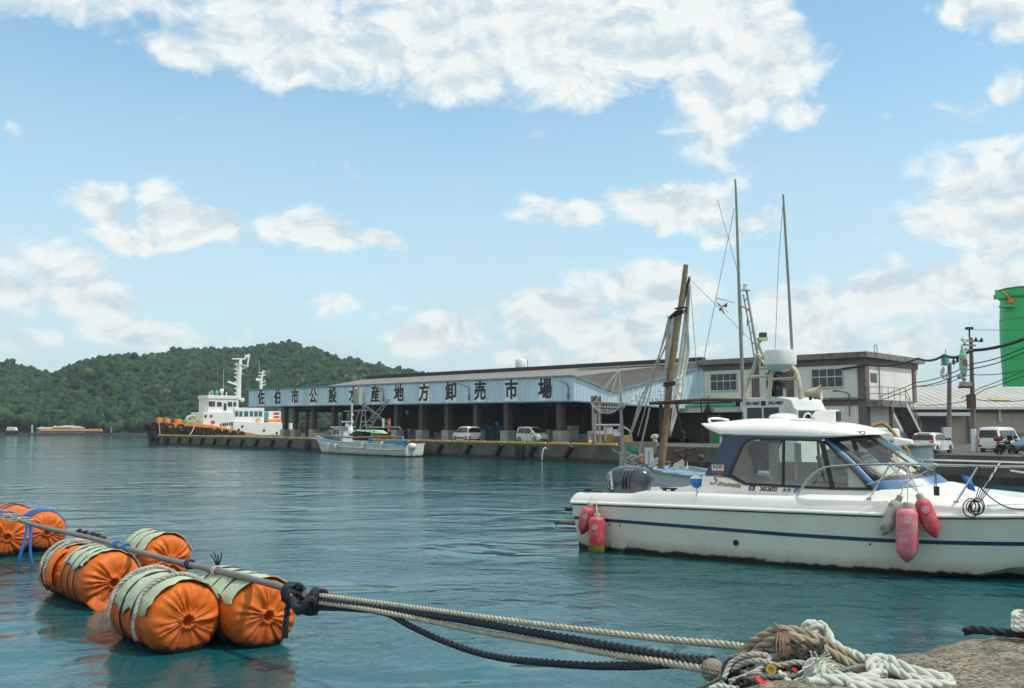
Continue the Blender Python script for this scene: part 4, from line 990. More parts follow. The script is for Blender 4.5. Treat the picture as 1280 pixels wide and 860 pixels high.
wstrip('windscreen_gasket', m_gasket, -.99, .99, .112, .18, off=.010, solid=.02)
wstrip('windscreen_gasket', m_gasket, -.99, .99, .93, 1.03, off=.010, solid=.02)
for sg in (-1, 1):
    wstrip('windscreen_pillar', m_gasket, sg * .88, sg * .965, .115, .98, nu=3, off=.012, solid=.02)
    wstrip('windscreen_pillar', m_blueband, sg * .960, sg * 1.01, -.02, .99, nu=3, off=.018, solid=.03)
    wstrip('windscreen_pillar', m_gasket, sg * 1.005, sg * 1.035, .0, .99, nu=3, off=.012, solid=.02)
    wstrip('windscreen_mullion', m_gasket, sg * .34, sg * .385, .115, .98, nu=3, off=.012, solid=.02)
mb = MB(); a, b = ws(-.15, .14), ws(-.52, .34); mb.tube([a + Vector((.03, 0, .04)), b + Vector((.03, 0, .05))], .012, 6); mb.tube([b + Vector((.03, .16, .03)), b + Vector((.04, -.2, .05))], .012, 6); mb.build('wiper', m_gasket, mbt, world=False)
# hardtop
rx = [2.85, 2.95, 3.15, 3.45, 3.8, 4.3, 4.9, 5.4, 5.8, 6.1, 6.35, 6.52, 6.62]
rings = []
for x in rx:
    zc = cosine_tab([(2.85, 2.87), (3.3, 2.915), (3.9, 2.97), (4.9, 2.97), (5.8, 2.87), (6.62, 2.67)], x)
    zb = cosine_tab([(2.85, 2.845), (3.2, 2.72), (3.55, 2.590), (5.6, 2.56), (6.62, 2.625)], x)
    w = 1.20 if 3.4 < x < 5.6 else (1.20 - .45 * max(0, (3.4 - x) / .55) ** 2.2 if x <= 3.4 else max(.15, 1.20 * (1 - ((x - 5.6) / 1.06) ** 2.4) ** .5))
    hh = zc - zb
    half = [(-w * .97, zb), (-w - .03, zb + hh * .10), (-w - .03, zb + hh * .30), (-w + .05, zb + hh * .62), (-w * .78, zb + hh * .86), (-w * .4, zb + hh * .97)]
    rings.append([(x, y, z) for y, z in half] + [(x, 0, zc)] + [(x, -y, z) for y, z in half[::-1]] + [(x, w * .5, zb + .012), (x, -w * .5, zb + .012)])
mb = MB(); mb.loft(rings, closed=True, caps=True); mb.build('hardtop', m_gelw, mbt, world=False, smooth=50)
mb = MB(); mb.tube(spline([(3.15, -.95, 2.86), (3.05, -.8, 2.95), (3.1, -.45, 2.97), (3.3, -.3, 2.93)], 6), .025, 6); mb.build('grab_rail', m_gelw, mbt, world=False)
mb = MB(); mb.lathe([(.30, 0), (.31, .05), (.27, .1), (.1, .13), (.0, .13)], 20, c=(4.4, .1, 2.95)); mb.build('roof_hatch', m_gelw, mbt, world=False)
# spotlight housing on the roof (white, black face turned ahead)
mb = MB(); pr = [(-.26, .05), (-.19, .14), (.12, .17), (.25, .17), (.25, -.10), (.12, -.12), (-.17, -.06)]
c = fm.side(1032, 522.5, -.2); mb.extr([(c.x + x, -.34, c.z + z) for x, z in pr], (0, .34, 0)); mb.tube([(c.x, -.17, c.z - .08), (c.x - .04, -.17, c.z - .26)], [.10, .16], 10); mb.build('roof_light', m_gelw, mbt, world=False, smooth=0, bevel=.04)
mb = MB(); mb.box((c.x + .26, -.17, c.z + .035), (.03, .27, .21)); mb.build('roof_light_face', m_gasket, mbt, world=False, smooth=0)
# bent roof rail ahead of the light
mb = MB(); mb.tube(spline([(4.9, -.9, 2.93), (5.5, -.86, 2.90), (6.0, -.7, 2.80)], 8), .018, 6); mb.build('grab_rail', m_gelw, mbt, world=False)
mb = MB(); q = [fm.side(x, y, -1.0) for x, y in ((1058, 538), (1064, 540), (1072, 541), (1080, 541), (1077, 545), (1068, 545), (1075, 542))]
mb.tube(spline([(p.x, -.93, p.z + .02) for p in q], 5), .012, 5); mb.build('roof_squiggle', m_grey, mbt, world=False)
# interior
mb = MB(); mb.box((3.42, -.1, 2.1), (.06, 1.9, .95)); mb.box((5.2, .98, 1.78), (2.6, .05, .42)); mb.build('bulkhead', m_cream, mbt, world=False, smooth=0)
mb = MB(); mb.box((4.15, .15, 2.03), (.05, .55, .80)); mb.box((4.62, .35, 2.02), (.05, .34, .80)); mb.build('locker_door', m_white, mbt, world=False, smooth=0, bevel=.01)
mb = MB(); mb.extr([(5.0, .35, 1.60), (6.1, .35, 1.62), (5.95, .35, 2.02), (5.25, .35, 2.30), (5.12, .35, 2.2)], (0, .5, 0)); mb.build('console', m_white, mbt, world=False, smooth=0, bevel=.02)
mb = MB(); mb.box((5.9, .05, 2.1), (.03, .5, .34)); mb.tube([(5.2, .30, 1.62), (5.05, .30, 2.15)], .025, 6); mb.build('instrument_screen', m_gasket, mbt, world=False, smooth=0)
mb = MB(); mb.box((6.0, -.55, 1.72), (.55, .55, .18)); mb.box((5.78, -.55, 1.95), (.14, .52, .5)); mb.build('helm_seat', m_grey, mbt, world=False, smooth=0, bevel=.06)
mb = MB(); mb.extr([(6.05, -.98, 1.58), (6.05, -.98, 1.96), (6.45, -.98, 1.98), (6.75, -.98, 1.80), (6.95, -.98, 1.60)], (0, 1.96, 0)); mb.extr([(6.9, -.7, 1.62), (6.7, -.7, 1.84), (7.1, -.7, 1.80), (7.45, -.7, 1.68)], (0, 1.4, 0)); mb.build('dashboard', m_gelw, mbt, world=False, smooth=0, bevel=.04)
# lettering
mb = MB(); yy = -1.36
def deckside(px, py): return fm.side(px, py, -1.31)
p0, p1 = deckside(934, 611.5), deckside(1000, 617)
rv = Vector((1, 0, 0)); sl_ = Vector((p1.x - p0.x, 0, p1.z - p0.z)).normalized()
# lettering boards lie on the coaming: find the height of the coaming skin at each spot
def coam(x, f):
    b = mB(x); zt_ = zt(x); wt = min(1.22, b * .8); tz_ = lerp_tab(tr_z, x)
    A = Vector((x, -(wt + .05), zt_ + (tz_ - zt_) * .35)); B2 = Vector((x, -wt, tz_ - .03)); return A.lerp(B2, f), (B2 - A).normalized()
def decal(mb, ch, x, size, f=.55, bold=.0, shear=0, off=.006, sx=1.0):
    p, u = coam(x, f); n_ = Vector((1, 0, 0)).cross(u); text_into(mb, ch, size, p + n_ * off, (1, 0, 0), u, .003, bold=bold, shear=shear, sx=sx)
decal(mb, '242-24733', 4.53, .145, .35, .005, sx=.58); decal(mb, '大分', 4.91, .105, .35, .002, sx=.9)
mb.build('registration_number', m_sign, mbt, world=False, smooth=0, doubles=False)
mb = MB(); p, u = coam(4.17, .38); n_ = Vector((1, 0, 0)).cross(u); mb.box(p + n_ * .006, (.13, .13, .006), ax=((1, 0, 0), u, n_)); mb.build('registration_mark', m_sign, mbt, world=False, smooth=0)
mb = MB(); p, u = coam(4.17, .38); text_into(mb, '水', .09, p + n_ * .012, (1, 0, 0), u, .002); mb.build('registration_mark_letter', m_patch, mbt, world=False, smooth=0, doubles=False)
mb = MB(); p, u = coam(5.12, .36); n_ = Vector((1, 0, 0)).cross(u); mb.lathe([(.035, 0), (.035, .006), (.07, .006), (.07, 0)], 24, c=p + n_ * .006, ax=n_, caps=False); mb.lathe([(.018, .006), (.001, .008)], 12, c=p + n_ * .004, ax=n_); mb.build('blue_ring_mark', m_blueband, mbt, world=False, smooth=0)
mb = MB(); p, u = coam(3.30, .62); n_ = Vector((1, 0, 0)).cross(u); text_into(mb, 'S', .30, p + n_ * .006, (1, 0, 0), u, .003, bold=.004, shear=.5, sx=1.2); p, u = coam(3.66, .40); text_into(mb, 'imuneta', .15, p + n_ * .006, (1, 0, -.04), u, .003, bold=.004, shear=.5, sx=1.05)
mb.build('script_lettering', m_gold, mbt, world=False, smooth=0, doubles=False)
mb = MB(); zz = 1.90; c = Vector((3.40, -(yz(zz) + .018), zz)); mb.box(c, (.27, .008, .17)); mb.build('permit_sticker', m_patch, mbt, world=False, smooth=0)
mb = MB(); text_into(mb, 'R039', .10, c + Vector((0, -.006, .02)), (1, 0, 0), (0, 0, 1), .002, bold=.002); mb.build('sticker_number', m_sign, mbt, world=False, smooth=0, doubles=False)
mb = MB(); mb.box(c + Vector((0, -.007, -.062)), (.27, .004, .035)); mb.box(c + Vector((0, -.007, .078)), (.27, .004, .012)); mb.build('sticker_band', mat('sticker red', (.55, .03, .03), .5), mbt, world=False, smooth=0)
# hull fittings: round cover plate, outlet, studs
def hullpt(px, py):
    p = fm.side(px, py, -1.5); return Vector((p.x, -(mS(p.x, p.z) + .004), p.z))
mb = MB(); p = hullpt(774, 683); p.z = .16; p.y = -(mS(p.x, p.z) + .0); mb.lathe([(.20, 0), (.20, .02), (.17, .025), (.165, .01), (.06, .012), (.05, .03), (.0, .03)], 24, c=p, ax=(0, -1, .1)); mb.build('cover_plate', m_gel, mbt, world=False)
for px, py in ((763, 655.5), (776, 656.5), (1141, 678), (1088, 680)): mb = MB(); mb.lathe([(.022, 0), (.02, .012), (0, .014)], 8, c=hullpt(px, py), ax=(0, -1, 0)); mb.build('stud', m_navy, mbt, world=False)
mb = MB(); mb.lathe([(.06, 0), (.06, .015), (.035, .02), (.03, -.02), (0, -.02)], 16, c=hullpt(921, 678), ax=(0, -1, 0)); mb.build('drain_outlet', m_gasket, mbt, world=False)
# swim step bracket behind the transom
mb = MB(); c = fm.side(702, 650, -1.0); mb.box((-.35, -1.0, .53), (.55, .8, .05)); mb.build('swim_step', mat('wet teak', (.075, .05, .03), .7, var=.3), mbt, world=False, smooth=0)
mb = MB(); mb.tube(spline([(0, -1.38, .42), (-.5, -1.4, .40), (-.66, -1.3, .46), (-.66, -.7, .52), (-.1, -.6, .46)], 6), .022, 6); mb.build('step_rail', m_chrome, mbt, world=False)
mb = MB(); mb.box((-.22, -1.25, .86), (.36, .16, .10)); mb.build('trim_bracket', m_gasket, mbt, world=False, smooth=0, bevel=.04)
# bow rail
def bowrail(sg):
    P = [(5.17, 1.42, 1.40), (5.42, 1.44, 1.74), (5.65, 1.44, 1.93), (6.0, 1.43, 2.02), (6.96, 1.39, 2.075), (8.2, 1.30, 2.075), (9.2, 1.12, 2.07), (10.3, .72, 2.10), (11.0, .3, 2.12), (11.15, 0, 2.13)]
    return [(x, sg * y, z) for x, y, z in P]
mb = MB(); mb.tube(spline(bowrail(-1), 8), .021, 8); mb.tube(spline(bowrail(1), 8), .021, 8); mb.build('bow_rail', m_chrome, mbt, world=False)
for sg in (-1, 1):
    for xb, xt in ((6.58, 6.98), (8.10, 8.5), (9.6, 9.95)):
        yb = mB(xb) - .18; yt = lerp_tab([(5, 1.43), (6.96, 1.39), (8.2, 1.30), (9.2, 1.12), (10.3, .72)], xt)
        mb = MB(); mb.tube([(xb, sg * yb, zt(xb)), (xt, sg * yt, 2.07)], .02, 7); mb.lathe([(.05, 0), (.05, .02), (.03, .03)], 10, c=(xb, sg * yb, zt(xb) - .005)); mb.build('stanchion', m_chrome, mbt, world=False)
mb = MB(); mb.tube(spline([(9.0, -1.12, 2.0), (9.6, -.9, 1.9), (10.4, -.62, 1.78), (11, -.2, 1.75)], 6), .016, 6); mb.build('lower_rail', m_chrome, mbt, world=False)
# cleats and small deck gear
for px, py, yl in ((841, 612, -1.32), (831, 613, -1.1)): c = fm.side(px, py, yl); mb = MB(); mb.bar((c.x - .1, yl, zt(c.x) + .06), (c.x + .1, yl, zt(c.x) + .06), .035); mb.box((c.x, yl, zt(c.x) + .03), (.08, .05, .06)); mb.build('cleat', m_gasket, mbt, world=False, smooth=0)
mb = MB(); mb.box((.35, -1.28, 1.30), (.5, .05, .035)); mb.box((.25, -1.3, 1.33), (.12, .12, .07)); mb.build('rod_holder', m_gasket, mbt, world=False, smooth=0, bevel=.01)
# outboard
obx = .62
rings = []
for z, hx, hy, ox in ((.95, .34, .22, 0), (1.15, .46, .29, -.02), (1.30, .54, .33, -.01), (1.45, .60, .36, .0), (1.58, .60, .36, .02), (1.70, .54, .33, .04), (1.79, .42, .27, .05), (1.835, .24, .16, .04), (1.845, .08, .05, .02)):
    n_ = 32; e = 2.5
    rings.append([(obx + ox + hx * math.copysign(abs(math.cos(2 * math.pi * k / n_)) ** (2 / e), math.cos(2 * math.pi * k / n_)), hy * math.copysign(abs(math.sin(2 * math.pi * k / n_)) ** (2 / e), math.sin(2 * math.pi * k / n_)), z) for k in range(n_)])
ob = MB(); ob.loft(rings); m_cowl = mat('cowling grey blue', (.045, .062, .085), .25, .25, var=.06, coat=.5)
ob.build('outboard_engine', m_cowl, mbt, world=False, smooth=60)
mb = MB()
for k in range(3): mb.tube(spline([(obx + .02 + .085 * k, -.375 + .01 * k, 1.28), (obx - .0 + .085 * k, -.385 + .01 * k, 1.48), (obx + .05 + .085 * k, -.34, 1.70), (obx + .1 + .08 * k, -.2, 1.80)], 6), [.012 + .028 * math.sin(math.pi * i / 18) for i in range(19)], 8)
mb.build('cowling_rib', m_cowl, mbt, world=False)
mb = MB(); mb.tube(spline([(obx + .13, -.385, 1.32), (obx + .10, -.392, 1.5), (obx + .15, -.352, 1.68)], 6), [.01 + .03 * math.sin(math.pi * i / 12) for i in range(13)], 8); mb.build('cowling_slot', m_gasket, mbt, world=False)
mb = MB(); text_into(mb, 'YAMAHA', .105, (obx - .28, -.357, 1.50), (-.12, 0, 1), (-1, 0, -.12), .008, bold=.003); mb.build('cowling_lettering', m_white, mbt, world=False, smooth=0, doubles=False)
mb = MB(); mb.tube(spline([(obx - .37, -.33, 1.32), (obx - .39, -.345, 1.48), (obx - .34, -.32, 1.66)], 6), .012, 6); mb.build('cowling_stripe', m_steel, mbt, world=False)
mb = MB(); mb.box((obx - .05, 0, .9), (.5, .34, .5)); mb.build('engine_bracket', m_gasket, mbt, world=False, smooth=0, bevel=.05)

# ---------------------------------------------------------------- fenders hanging from the motorboat
m_weed = mat('weed', (.10, .12, .015), .9, var=.4, vscale=20, bump=.6, bscale=30)
m_rope_s = mat('thin pale rope', (.42, .40, .34), .85, var=.2, vscale=30)
m_rope_k = mat('thin black rope', (.016, .017, .019), .8, var=.2)
m_rope_b = mat('blue rope', (.02, .10, .38), .8, var=.2)
m_eye = mat('fender eye', (.34, .30, .24), .8, var=.3, vscale=9)
def fender(lab, top, bot, r, m_, line_to, weed=False, tip=True, grime=False):
    top = Vector(top); bot = Vector(bot); ax = (bot - top).normalized(); L_ = (bot - top).length
    t = thing('boat_fender', lab, 'fender', tuple(top), 0, 'fenders hanging on the motorboat')
    def pr(l): return [(rr, zz) for rr, zz in l]
    mb = MB(); body = [(r * .42, .07), (r * .62, .09), (r * .88, .13), (r, .19), (r * 1.03, L_ * .5), (r * 1.0, L_ - .26), (r * .9, L_ - .17), (r * .55, L_ - .075 if tip else L_ - .1), (r * .30, L_ - .03), (r * .12, L_)] if tip else [(r * .42, .05), (r * .85, .07), (r, .12), (r * 1.02, L_ * .5), (r, L_ - .06), (r * .85, L_ - .02), (0, L_)]
    mb.lathe(body, 28, c=top, ax=ax); mb.build('body', m_, t, smooth=50)
    mb = MB(); mb.lathe([(r * .36, -.03), (r * .45, 0), (r * .45, .05), (r * .5, .085)], 16, c=top, ax=ax); mb.build('neck', m_eye, t, smooth=50)
    p = top + ax * .27
    tocam = Vector((-.35, -.92, .1)); tocam = (tocam - ax * tocam.dot(ax)).normalized()
    if not grime:
        mb = MB(); mb.lathe([(.018, r * .0), (.03, .004), (.034, 0)], 14, c=p + tocam * (r * 1.02), ax=tocam, caps=False); mb.lathe([(.052, 0), (.058, .004), (.062, 0)], 18, c=p + tocam * (r * 1.01), ax=tocam, caps=False); mb.build('maker_mark', m_white, t)
    if weed: mb = MB(); mb.lathe([(r * 1.01, -.12), (r * 1.06, -.06), (r * 1.07, 0), (r * .9, .06), (0, .07)], 28, c=bot - ax * .03, ax=ax); mb.build('weed', m_weed, t)
    mb = MB(); a = top - ax * .03
    for j, q in enumerate(line_to): q = Vector(q); mb.tube(sag(a, q, .02, 6), .011, 6)
    mb.build('line', m_rope_s, t)
rk = fm.w((7.30, -1.37, 2.05)); rk2 = fm.w((6.98, -1.38, 2.05)); rk3 = fm.w((7.78, -1.33, 2.05))
def fp(px, py, yl): return fm.w(fm.side(px, py, yl))
fender('large faded pink fender, middle and longest of the trio at the bow rail', fp(1134.5, 630, -1.86), fp(1133.5, 703, -1.86), .195, m_pink, [rk])
fender('dirty off white fender in the trio at the bow rail, leaning left', fp(1125, 621, -1.72), fp(1102, 670, -1.72), .125, mat('grimy white fender', (.50, .49, .43), .75, var=.2, vscale=8, dirt=(.10, .10, .07), dscale=5, damt=.9, streak=False), [rk], grime=True)
fender('red fender in the trio at the bow rail, leaning right', fp(1149, 619, -1.72), fp(1170.5, 673, -1.72), .145, m_red, [rk])
fender('shorter red fender at the motorboat stern corner, tilted under the rub rail', fp(738, 630, -1.72), fp(727, 668, -1.72), .15, m_red, [fm.w((.40, -1.40, 1.29))])
fender('upright red fender at the motorboat stern with yellow weed at the waterline', fp(746, 643, -1.82), fp(746, 690, -1.82), .175, m_red, [fm.w((.52, -1.42, 1.29)), fm.w((.45, -1.2, 1.28))], weed=True, tip=False)
# rope lashing at the bow rail
mb = MB()
for a, b in (((7.3, -1.38, 2.07), (6.6, -1.6, 1.68)), ((6.98, -1.37, 2.05), (7.5, -1.62, 1.60)), ((7.78, -1.33, 2.07), (7.0, -1.6, 1.60)), ((7.78, -1.33, 2.05), (7.76, -1.40, 1.64))): mb.tube(sag(fm.w(a), fm.w(b), .03, 6), .011, 5)
for x in (6.98, 7.3, 7.78): mb.ball(fm.w((x, -1.37, 2.07)), .05, 8, 6, (1.3, 1, .8))
tag(mb.build('lashing', m_rope_s), 'pale cord lashing knotted round the bow rail above the three fenders', 'cord')
mb = MB(); p = fm.w((7.80, -1.42, 1.60)); mb.box(p, (.08, .08, .17)); mb.tube([p + Vector((0, 0, .08)), fm.w((7.78, -1.33, 2.05))], .009, 5)
tag(mb.build('hook', m_gasket, bevel=.02), 'small black clip hanging on a cord from the bow rail', 'hook')
# black cable bundle on the bow
mb = MB()
for i in range(5):
    a = [fm.side(1224 + i * 6, 583, -1.25), fm.side(1226 + i * 5, 600, -1.33), fm.side(1222 + i * 3, 615, -1.44), fm.side(1218 + i * 2, 628, -1.52)]
    mb.tube(spline([fm.w(p) for p in a], 6), .009, 5)
for i in range(6):
    cx, cy, r_ = 1214 + (i % 3) * 4, 633 + (i % 2) * 2, 6 + (i % 4) * 1.4
    mb.tube(spline([fm.w(fm.side(cx + r_ * math.cos(a), cy + r_ * 1.15 * math.sin(a), -1.53 - .015 * i)) for a in [k * math.pi / 4 for k in range(9)]], 4), .011, 5)
mb.tube(spline([fm.w(p) for p in (fm.side(1218, 600, -1.35), fm.side(1236, 620, -1.25), fm.side(1262, 635, -1.22), fm.side(1300, 637, -1.1))], 8), .012, 5)
tag(mb.build('cable_coil', m_rope_k), 'black cable coil hanging over the motorboat foredeck edge near the bow rail', 'cable')
mb = MB(); p = fm.w(fm.side(1208, 603, -1.0)); 
mb.add([p + Vector(v) for v in ((-.08, 0, .14), (.10, .02, .1), (.17, 0, -.17), (.02, -.02, -.12))], [(0, 1, 2, 3)]); o = mb.build('rag', m_rope_b); s = o.modifiers.new('solid', 'SOLIDIFY'); s.thickness = .02
tag(o, 'small blue rag tied on the motorboat bow rail', 'rag')
# blue topped float standing on the gunwale
t = thing('float_marker', 'small round blue and white float on a short stick at the cabin corner', 'float', tuple(fm.w(fm.side(871, 613, -1.15))), 0)
c = fp(870.5, 602, -1.15); mb = MB(); mb.ball(c, .14, 20, 12); mb.build('float_ball', mat('float blue', (.02, .19, .55), .4, var=.1), t)
mb = MB(); mb.ball(c + Vector((-.015, -.0, .02)), .143, 20, 12, (1, 1, 1)); 
mb2 = MB(); mb2.lathe([(.128, .065), (.144, .066), (.11, .10), (.06, .135), (0, .147)], 20, c=c); mb2.build('float_cap', m_white, t)
mb = MB(); mb.tube([c - Vector((.0, 0, .1)), c - Vector((0, 0, .38))], .02, 8); mb.build('stick', m_white, t)
# life ring and boot hanging inside the cabin
c = fm.w((4.05, -.55, 2.27)); mb = MB(); n_ = 24
mb.tube([c + (fm.x * math.cos(2 * math.pi * k / n_) + Vector((0, 0, 1)) * math.sin(2 * math.pi * k / n_)) * .17 for k in range(n_)], .05, 8, closed=True)
tag(mb.build('life_ring', mat('dark red ring', (.16, .02, .03), .6)), 'dark red ring hanging inside the cabin side window', 'life ring')
mb = MB(); c = fm.w((4.03, -.66, 2.15)); mb.tube(spline([c + Vector((0, 0, .25)), c, c + Vector((0, 0, -.28)), c + Vector((.02, 0, -.36))], 4), [.10, .10, .10, .09, .075, .07, .06, .05, .05, .05, .06, .05, .04][:13], 10)
tag(mb.build('hanging_pad', m_gasket), 'black strap shaped pad hanging in front of the red ring in the cabin', 'pad')
# ---------------------------------------------------------------- fishing boat with the bamboo mast and radar arch
def boat_hull(mb, tab, zr, zk, L, chine=.78, n=26, rake=.0, bow_up=None, tumble=0.0):
    """round-bilged hull loft; returns section function"""
    rings = []
    for i in range(n + 1):
        x = L * i / n; b = max(cosine_tab(tab, x), .02); r = cosine_tab(zr, x); k = cosine_tab(zk, x); ring = []
        for f in (0, .2, .42, .64, .84, .95):
            z = r + (k - r) * f; w = b * (1 - (1 - chine) * (f / .84) ** 1.3) if f <= .84 else b * chine * .55
            ring.append((x + rake * z * (1 - x / L if x < .3 else 0), -w, z))
        rings.append(ring + [(x, 0, k)] + [(a, -w, c) for a, w, c in ring[::-1]])
    mb.loft(rings, closed=False, caps=False); mb.poly(rings[0]); return rings
m_pale = hull_paint('fishing hull pale paint', (.48, .54, .55), (.30, .31, .28), .06, .5, .45)
m_bamboo = mat('bamboo', (.235, .165, .09), .7, var=.25, vscale=5, dirt=(.11, .08, .05), dscale=4, damt=.6)
m_sail = mat('weathered sailcloth', (.78, .77, .70), .85, var=.08, vscale=3, dirt=(.42, .40, .33), dscale=2, damt=.5, bump=.5, bscale=9)
m_aerial = mat('aerial green grey', (.23, .26, .22), .5, .2)
m_beigem = mat('cream metal', (.56, .50, .36), .5, var=.1, dirt=(.30, .22, .12), dscale=3, damt=.5)
m_gold2 = mat('ochre hose', (.35, .20, .06), .6)
st, bw = at(785, HZ, 36.0), at(1140, HZ, 27.2)
h2 = Vector((bw.x - st.x, bw.y - st.y, 0)); F2L = h2.length; h2.normalize(); l2 = Vector((-h2.y, h2.x, 0))
f2 = Frame(Vector((st.x, st.y, 0)) + l2 * 1.15, h2)
fb = thing('fishing_boat', 'pale fishing boat with bamboo mast, radar arch and small white wheelhouse behind the motorboat', 'fishing boat', tuple(f2.o), f2.rz)
mb = MB(); tab2 = [(0, 1.1), (2, 1.25), (7, 1.2), (9.5, .75), (F2L, .04)]; zr2 = [(0, 1.28), (3, 1.08), (7, 1.25), (F2L, 2.25)]
boat_hull(mb, tab2, zr2, [(0, -.5), (F2L - 2, -.5), (F2L, .9)], F2L); mb.build('hull', m_pale, fb, world=False, smooth=40)
for sg in (-1, 1):
    mb = MB(); mb.tube([(F2L * i / 26, sg * (cosine_tab(tab2, F2L * i / 26) + .02), cosine_tab(zr2, F2L * i / 26)) for i in range(27)], .05, 6); mb.build('gunwale', mat('worn grey gunwale', (.38, .37, .32), .8, var=.2, dirt=(.15, .12, .08), dscale=3, damt=.7), fb, world=False)
mb = MB(); mb.loft([[(F2L * i / 26, -cosine_tab(tab2, F2L * i / 26), cosine_tab(zr2, F2L * i / 26) - .10), (F2L * i / 26, cosine_tab(tab2, F2L * i / 26), cosine_tab(zr2, F2L * i / 26) - .10)] for i in range(27)], closed=False, caps=False); mb.build('deck', mat('blue deck paint', (.10, .24, .42), .7, var=.3, dirt=(.35, .35, .32), dscale=2, damt=.9), fb, world=False, smooth=0)
mb = MB(); mb.tube([(F2L * i / 26, -(cosine_tab(tab2, F2L * i / 26) * .93 + .02), cosine_tab(zr2, F2L * i / 26) - .42) for i in range(27)], .035, 6); mb.build('rubbing_strake', m_pale, fb, world=False)
# wheelhouse
WY2 = -.85
def w2(px, py, yl=WY2): return f2.side(px, py, yl)
a, b = w2(921, 505), w2(990, 505); zt_, zb_ = w2(955, 499).z, .95
x0, x1 = a.x, b.x
m_whw = mat('wheelhouse white', (.70, .73, .70), .45, var=.05, dirt=(.42, .42, .36), dscale=1.2, damt=.4)
mb = MB(); sec = [(x0 + .25, zb_), (x0 + .25, zt_ - .45), (x0 + .05, zt_ - .2), (x0 - .25, zt_ - .06), (x0 - .2, zt_), (x0 + .5, zt_ + .06), (x1 - .5, zt_ + .06), (x1 - .05, zt_ - .02), (x1 + .12, zt_ - .35), (x1 + .22, zb_ + .5), (x1 + .22, zb_)]
mb.extr([(x, -.85, z) for x, z in sec], (0, 1.7, 0)); wo = mb.build('wheelhouse', m_whw, fb, world=False, smooth=0, bevel=.05)
q0, q1, q2, q3 = w2(934, 511), w2(973.5, 509), w2(973.5, 524), w2(934, 526)
mb = MB(); xm = (q0.x + q1.x) / 2
for u0, u1 in ((q0.x, xm - .04), (xm + .04, q1.x)): mb.extr([(u0, -.855, q2.z - .1), (u1, -.855, q2.z - .1), (u1, -.855, q1.z), (u0, -.855, q1.z)], (0, -.01, 0))
mb.build('side_window', m_pane, fb, world=False, smooth=0)
fxs = lambda z: x1 + .12 + (zt_ - .35 - z) * (.10 / max(zt_ - .35 - zb_ - .5, .1)) + .006
zA, zB = zt_ - .38, zt_ - 1.05
mb = MB(); mb.extr([(fxs(zB), -.70, zB), (fxs(zB), .70, zB), (fxs(zA), .70, zA), (fxs(zA), -.70, zA)], (.012, 0, 0)); mb.build('front_window', m_pane, fb, world=False, smooth=0)
for yy in (-.32, .34):
    c = Vector((fxs((zA + zB) / 2) + .02, yy, (zA + zB) / 2)); mb = MB(); mb.lathe([(.22, 0), (.27, .01), (.28, .05), (.22, .06), (.21, .02)], 28, c=c, ax=(1, 0, 0), caps=False); mb.lathe([(.05, .01), (.06, .05), (0, .08)], 12, c=c, ax=(1, 0, 0)); mb.build('clear_view_screen', m_white, fb, world=False)
mb = MB(); text_into(mb, '294-14007', .15, (xm - .4, -.87, q0.z + .17), (1, 0, 0), (0, 0, 1), .003, bold=.004, sx=.9); text_into(mb, '294-14007', .15, (xm + .52, -.87, q0.z + .17), (1, 0, 0), (0, 0, 1), .003, bold=.004, sx=.9); mb.box((xm + .04, -.872, q0.z + .17), (.17, .006, .15)); mb.box((xm - 1.0, -.872, q0.z + .17), (.17, .006, .15)); mb.build('wheelhouse_number', m_sign, fb, world=False, smooth=0, doubles=False)
# horn speaker
def W2(px, py, Y): return at(px, py, Y)
c = W2(1020, 491, 30.3); mb = MB(); ax = Vector((.9, -.45, .05)); mb.lathe([(.09, -.30), (.12, -.22), (.14, -.10), (.17, .02), (.24, .14), (.27, .16), (.22, .12), (.12, .0)], 20, c=c, ax=ax, caps=False); mb.lathe([(.1, -.3), (.04, -.36), (0, -.36)], 14, c=c, ax=ax); mb.ball(c + ax * .02, .06, 10, 6); mb.build('horn_speaker', m_beigem, fb)
mb = MB(); mb.tube([W2(1013, 500, 30.4), W2(1013, 489, 30.4)], .05, 8); mb.bar(W2(1019, 499, 30.3), W2(1019, 492, 30.3), .05); mb.build('speaker_post', m_rust, fb)
# radar arch
YA = 31.0
mb = MB()
def A2(px, py, Y=YA): return at(px, py, Y)
mb.tube(spline([A2(961, 498), A2(963, 480), A2(965, 466), A2(972, 459, 30.8), A2(985, 458, 30.4), A2(994, 463, 30.2), A2(999, 480, 30.1), A2(1001, 499, 30.1)], 6), .075, 8)
mb.tube(spline([A2(931, 499, 32), A2(935, 480, 32), A2(938, 470, 31.8), A2(944, 455, 31.6), A2(947, 443, 31.4)], 6), .07, 8)
mb.tube([A2(937, 471, 31.8), A2(963, 470)], .05, 8); mb.tube([A2(963, 474), A2(994, 473, 30.2)], .05, 8)
mb.tube([A2(946, 443, 31.4), A2(958, 458, 31.2), A2(972, 462)], .05, 8); mb.tube([A2(950, 460, 31.4), A2(985, 460, 30.6)], .06, 8)
mb.build('radar_arch', m_beigem, fb)
c = A2(975.5, 449, 30.6); rd = MB(); n_ = 6
rd.lathe([(.05, -.40), (.26, -.37), (.42, -.28), (.49, -.18), (.51, .16), (.48, .28), (.05, .31)], 24, c=c); rd.build('radar_dome', m_white, fb, smooth=30)
mb = MB(); mb.box(A2(971, 478, 31.4), (.3, .3, .9)); 
for i in range(7): mb.ball(A2(966 + (i * 37 % 12), 466 + (i * 23 % 26), 31.3), .15 + .03 * (i % 3), 8, 6)
mb.tube(spline([A2(966, 466, 31.2), A2(977, 478, 31.2), A2(970, 490, 31.2), A2(972, 499, 31.2)], 6), .05, 7); mb.build('radar_gear', m_black, fb, smooth=30)
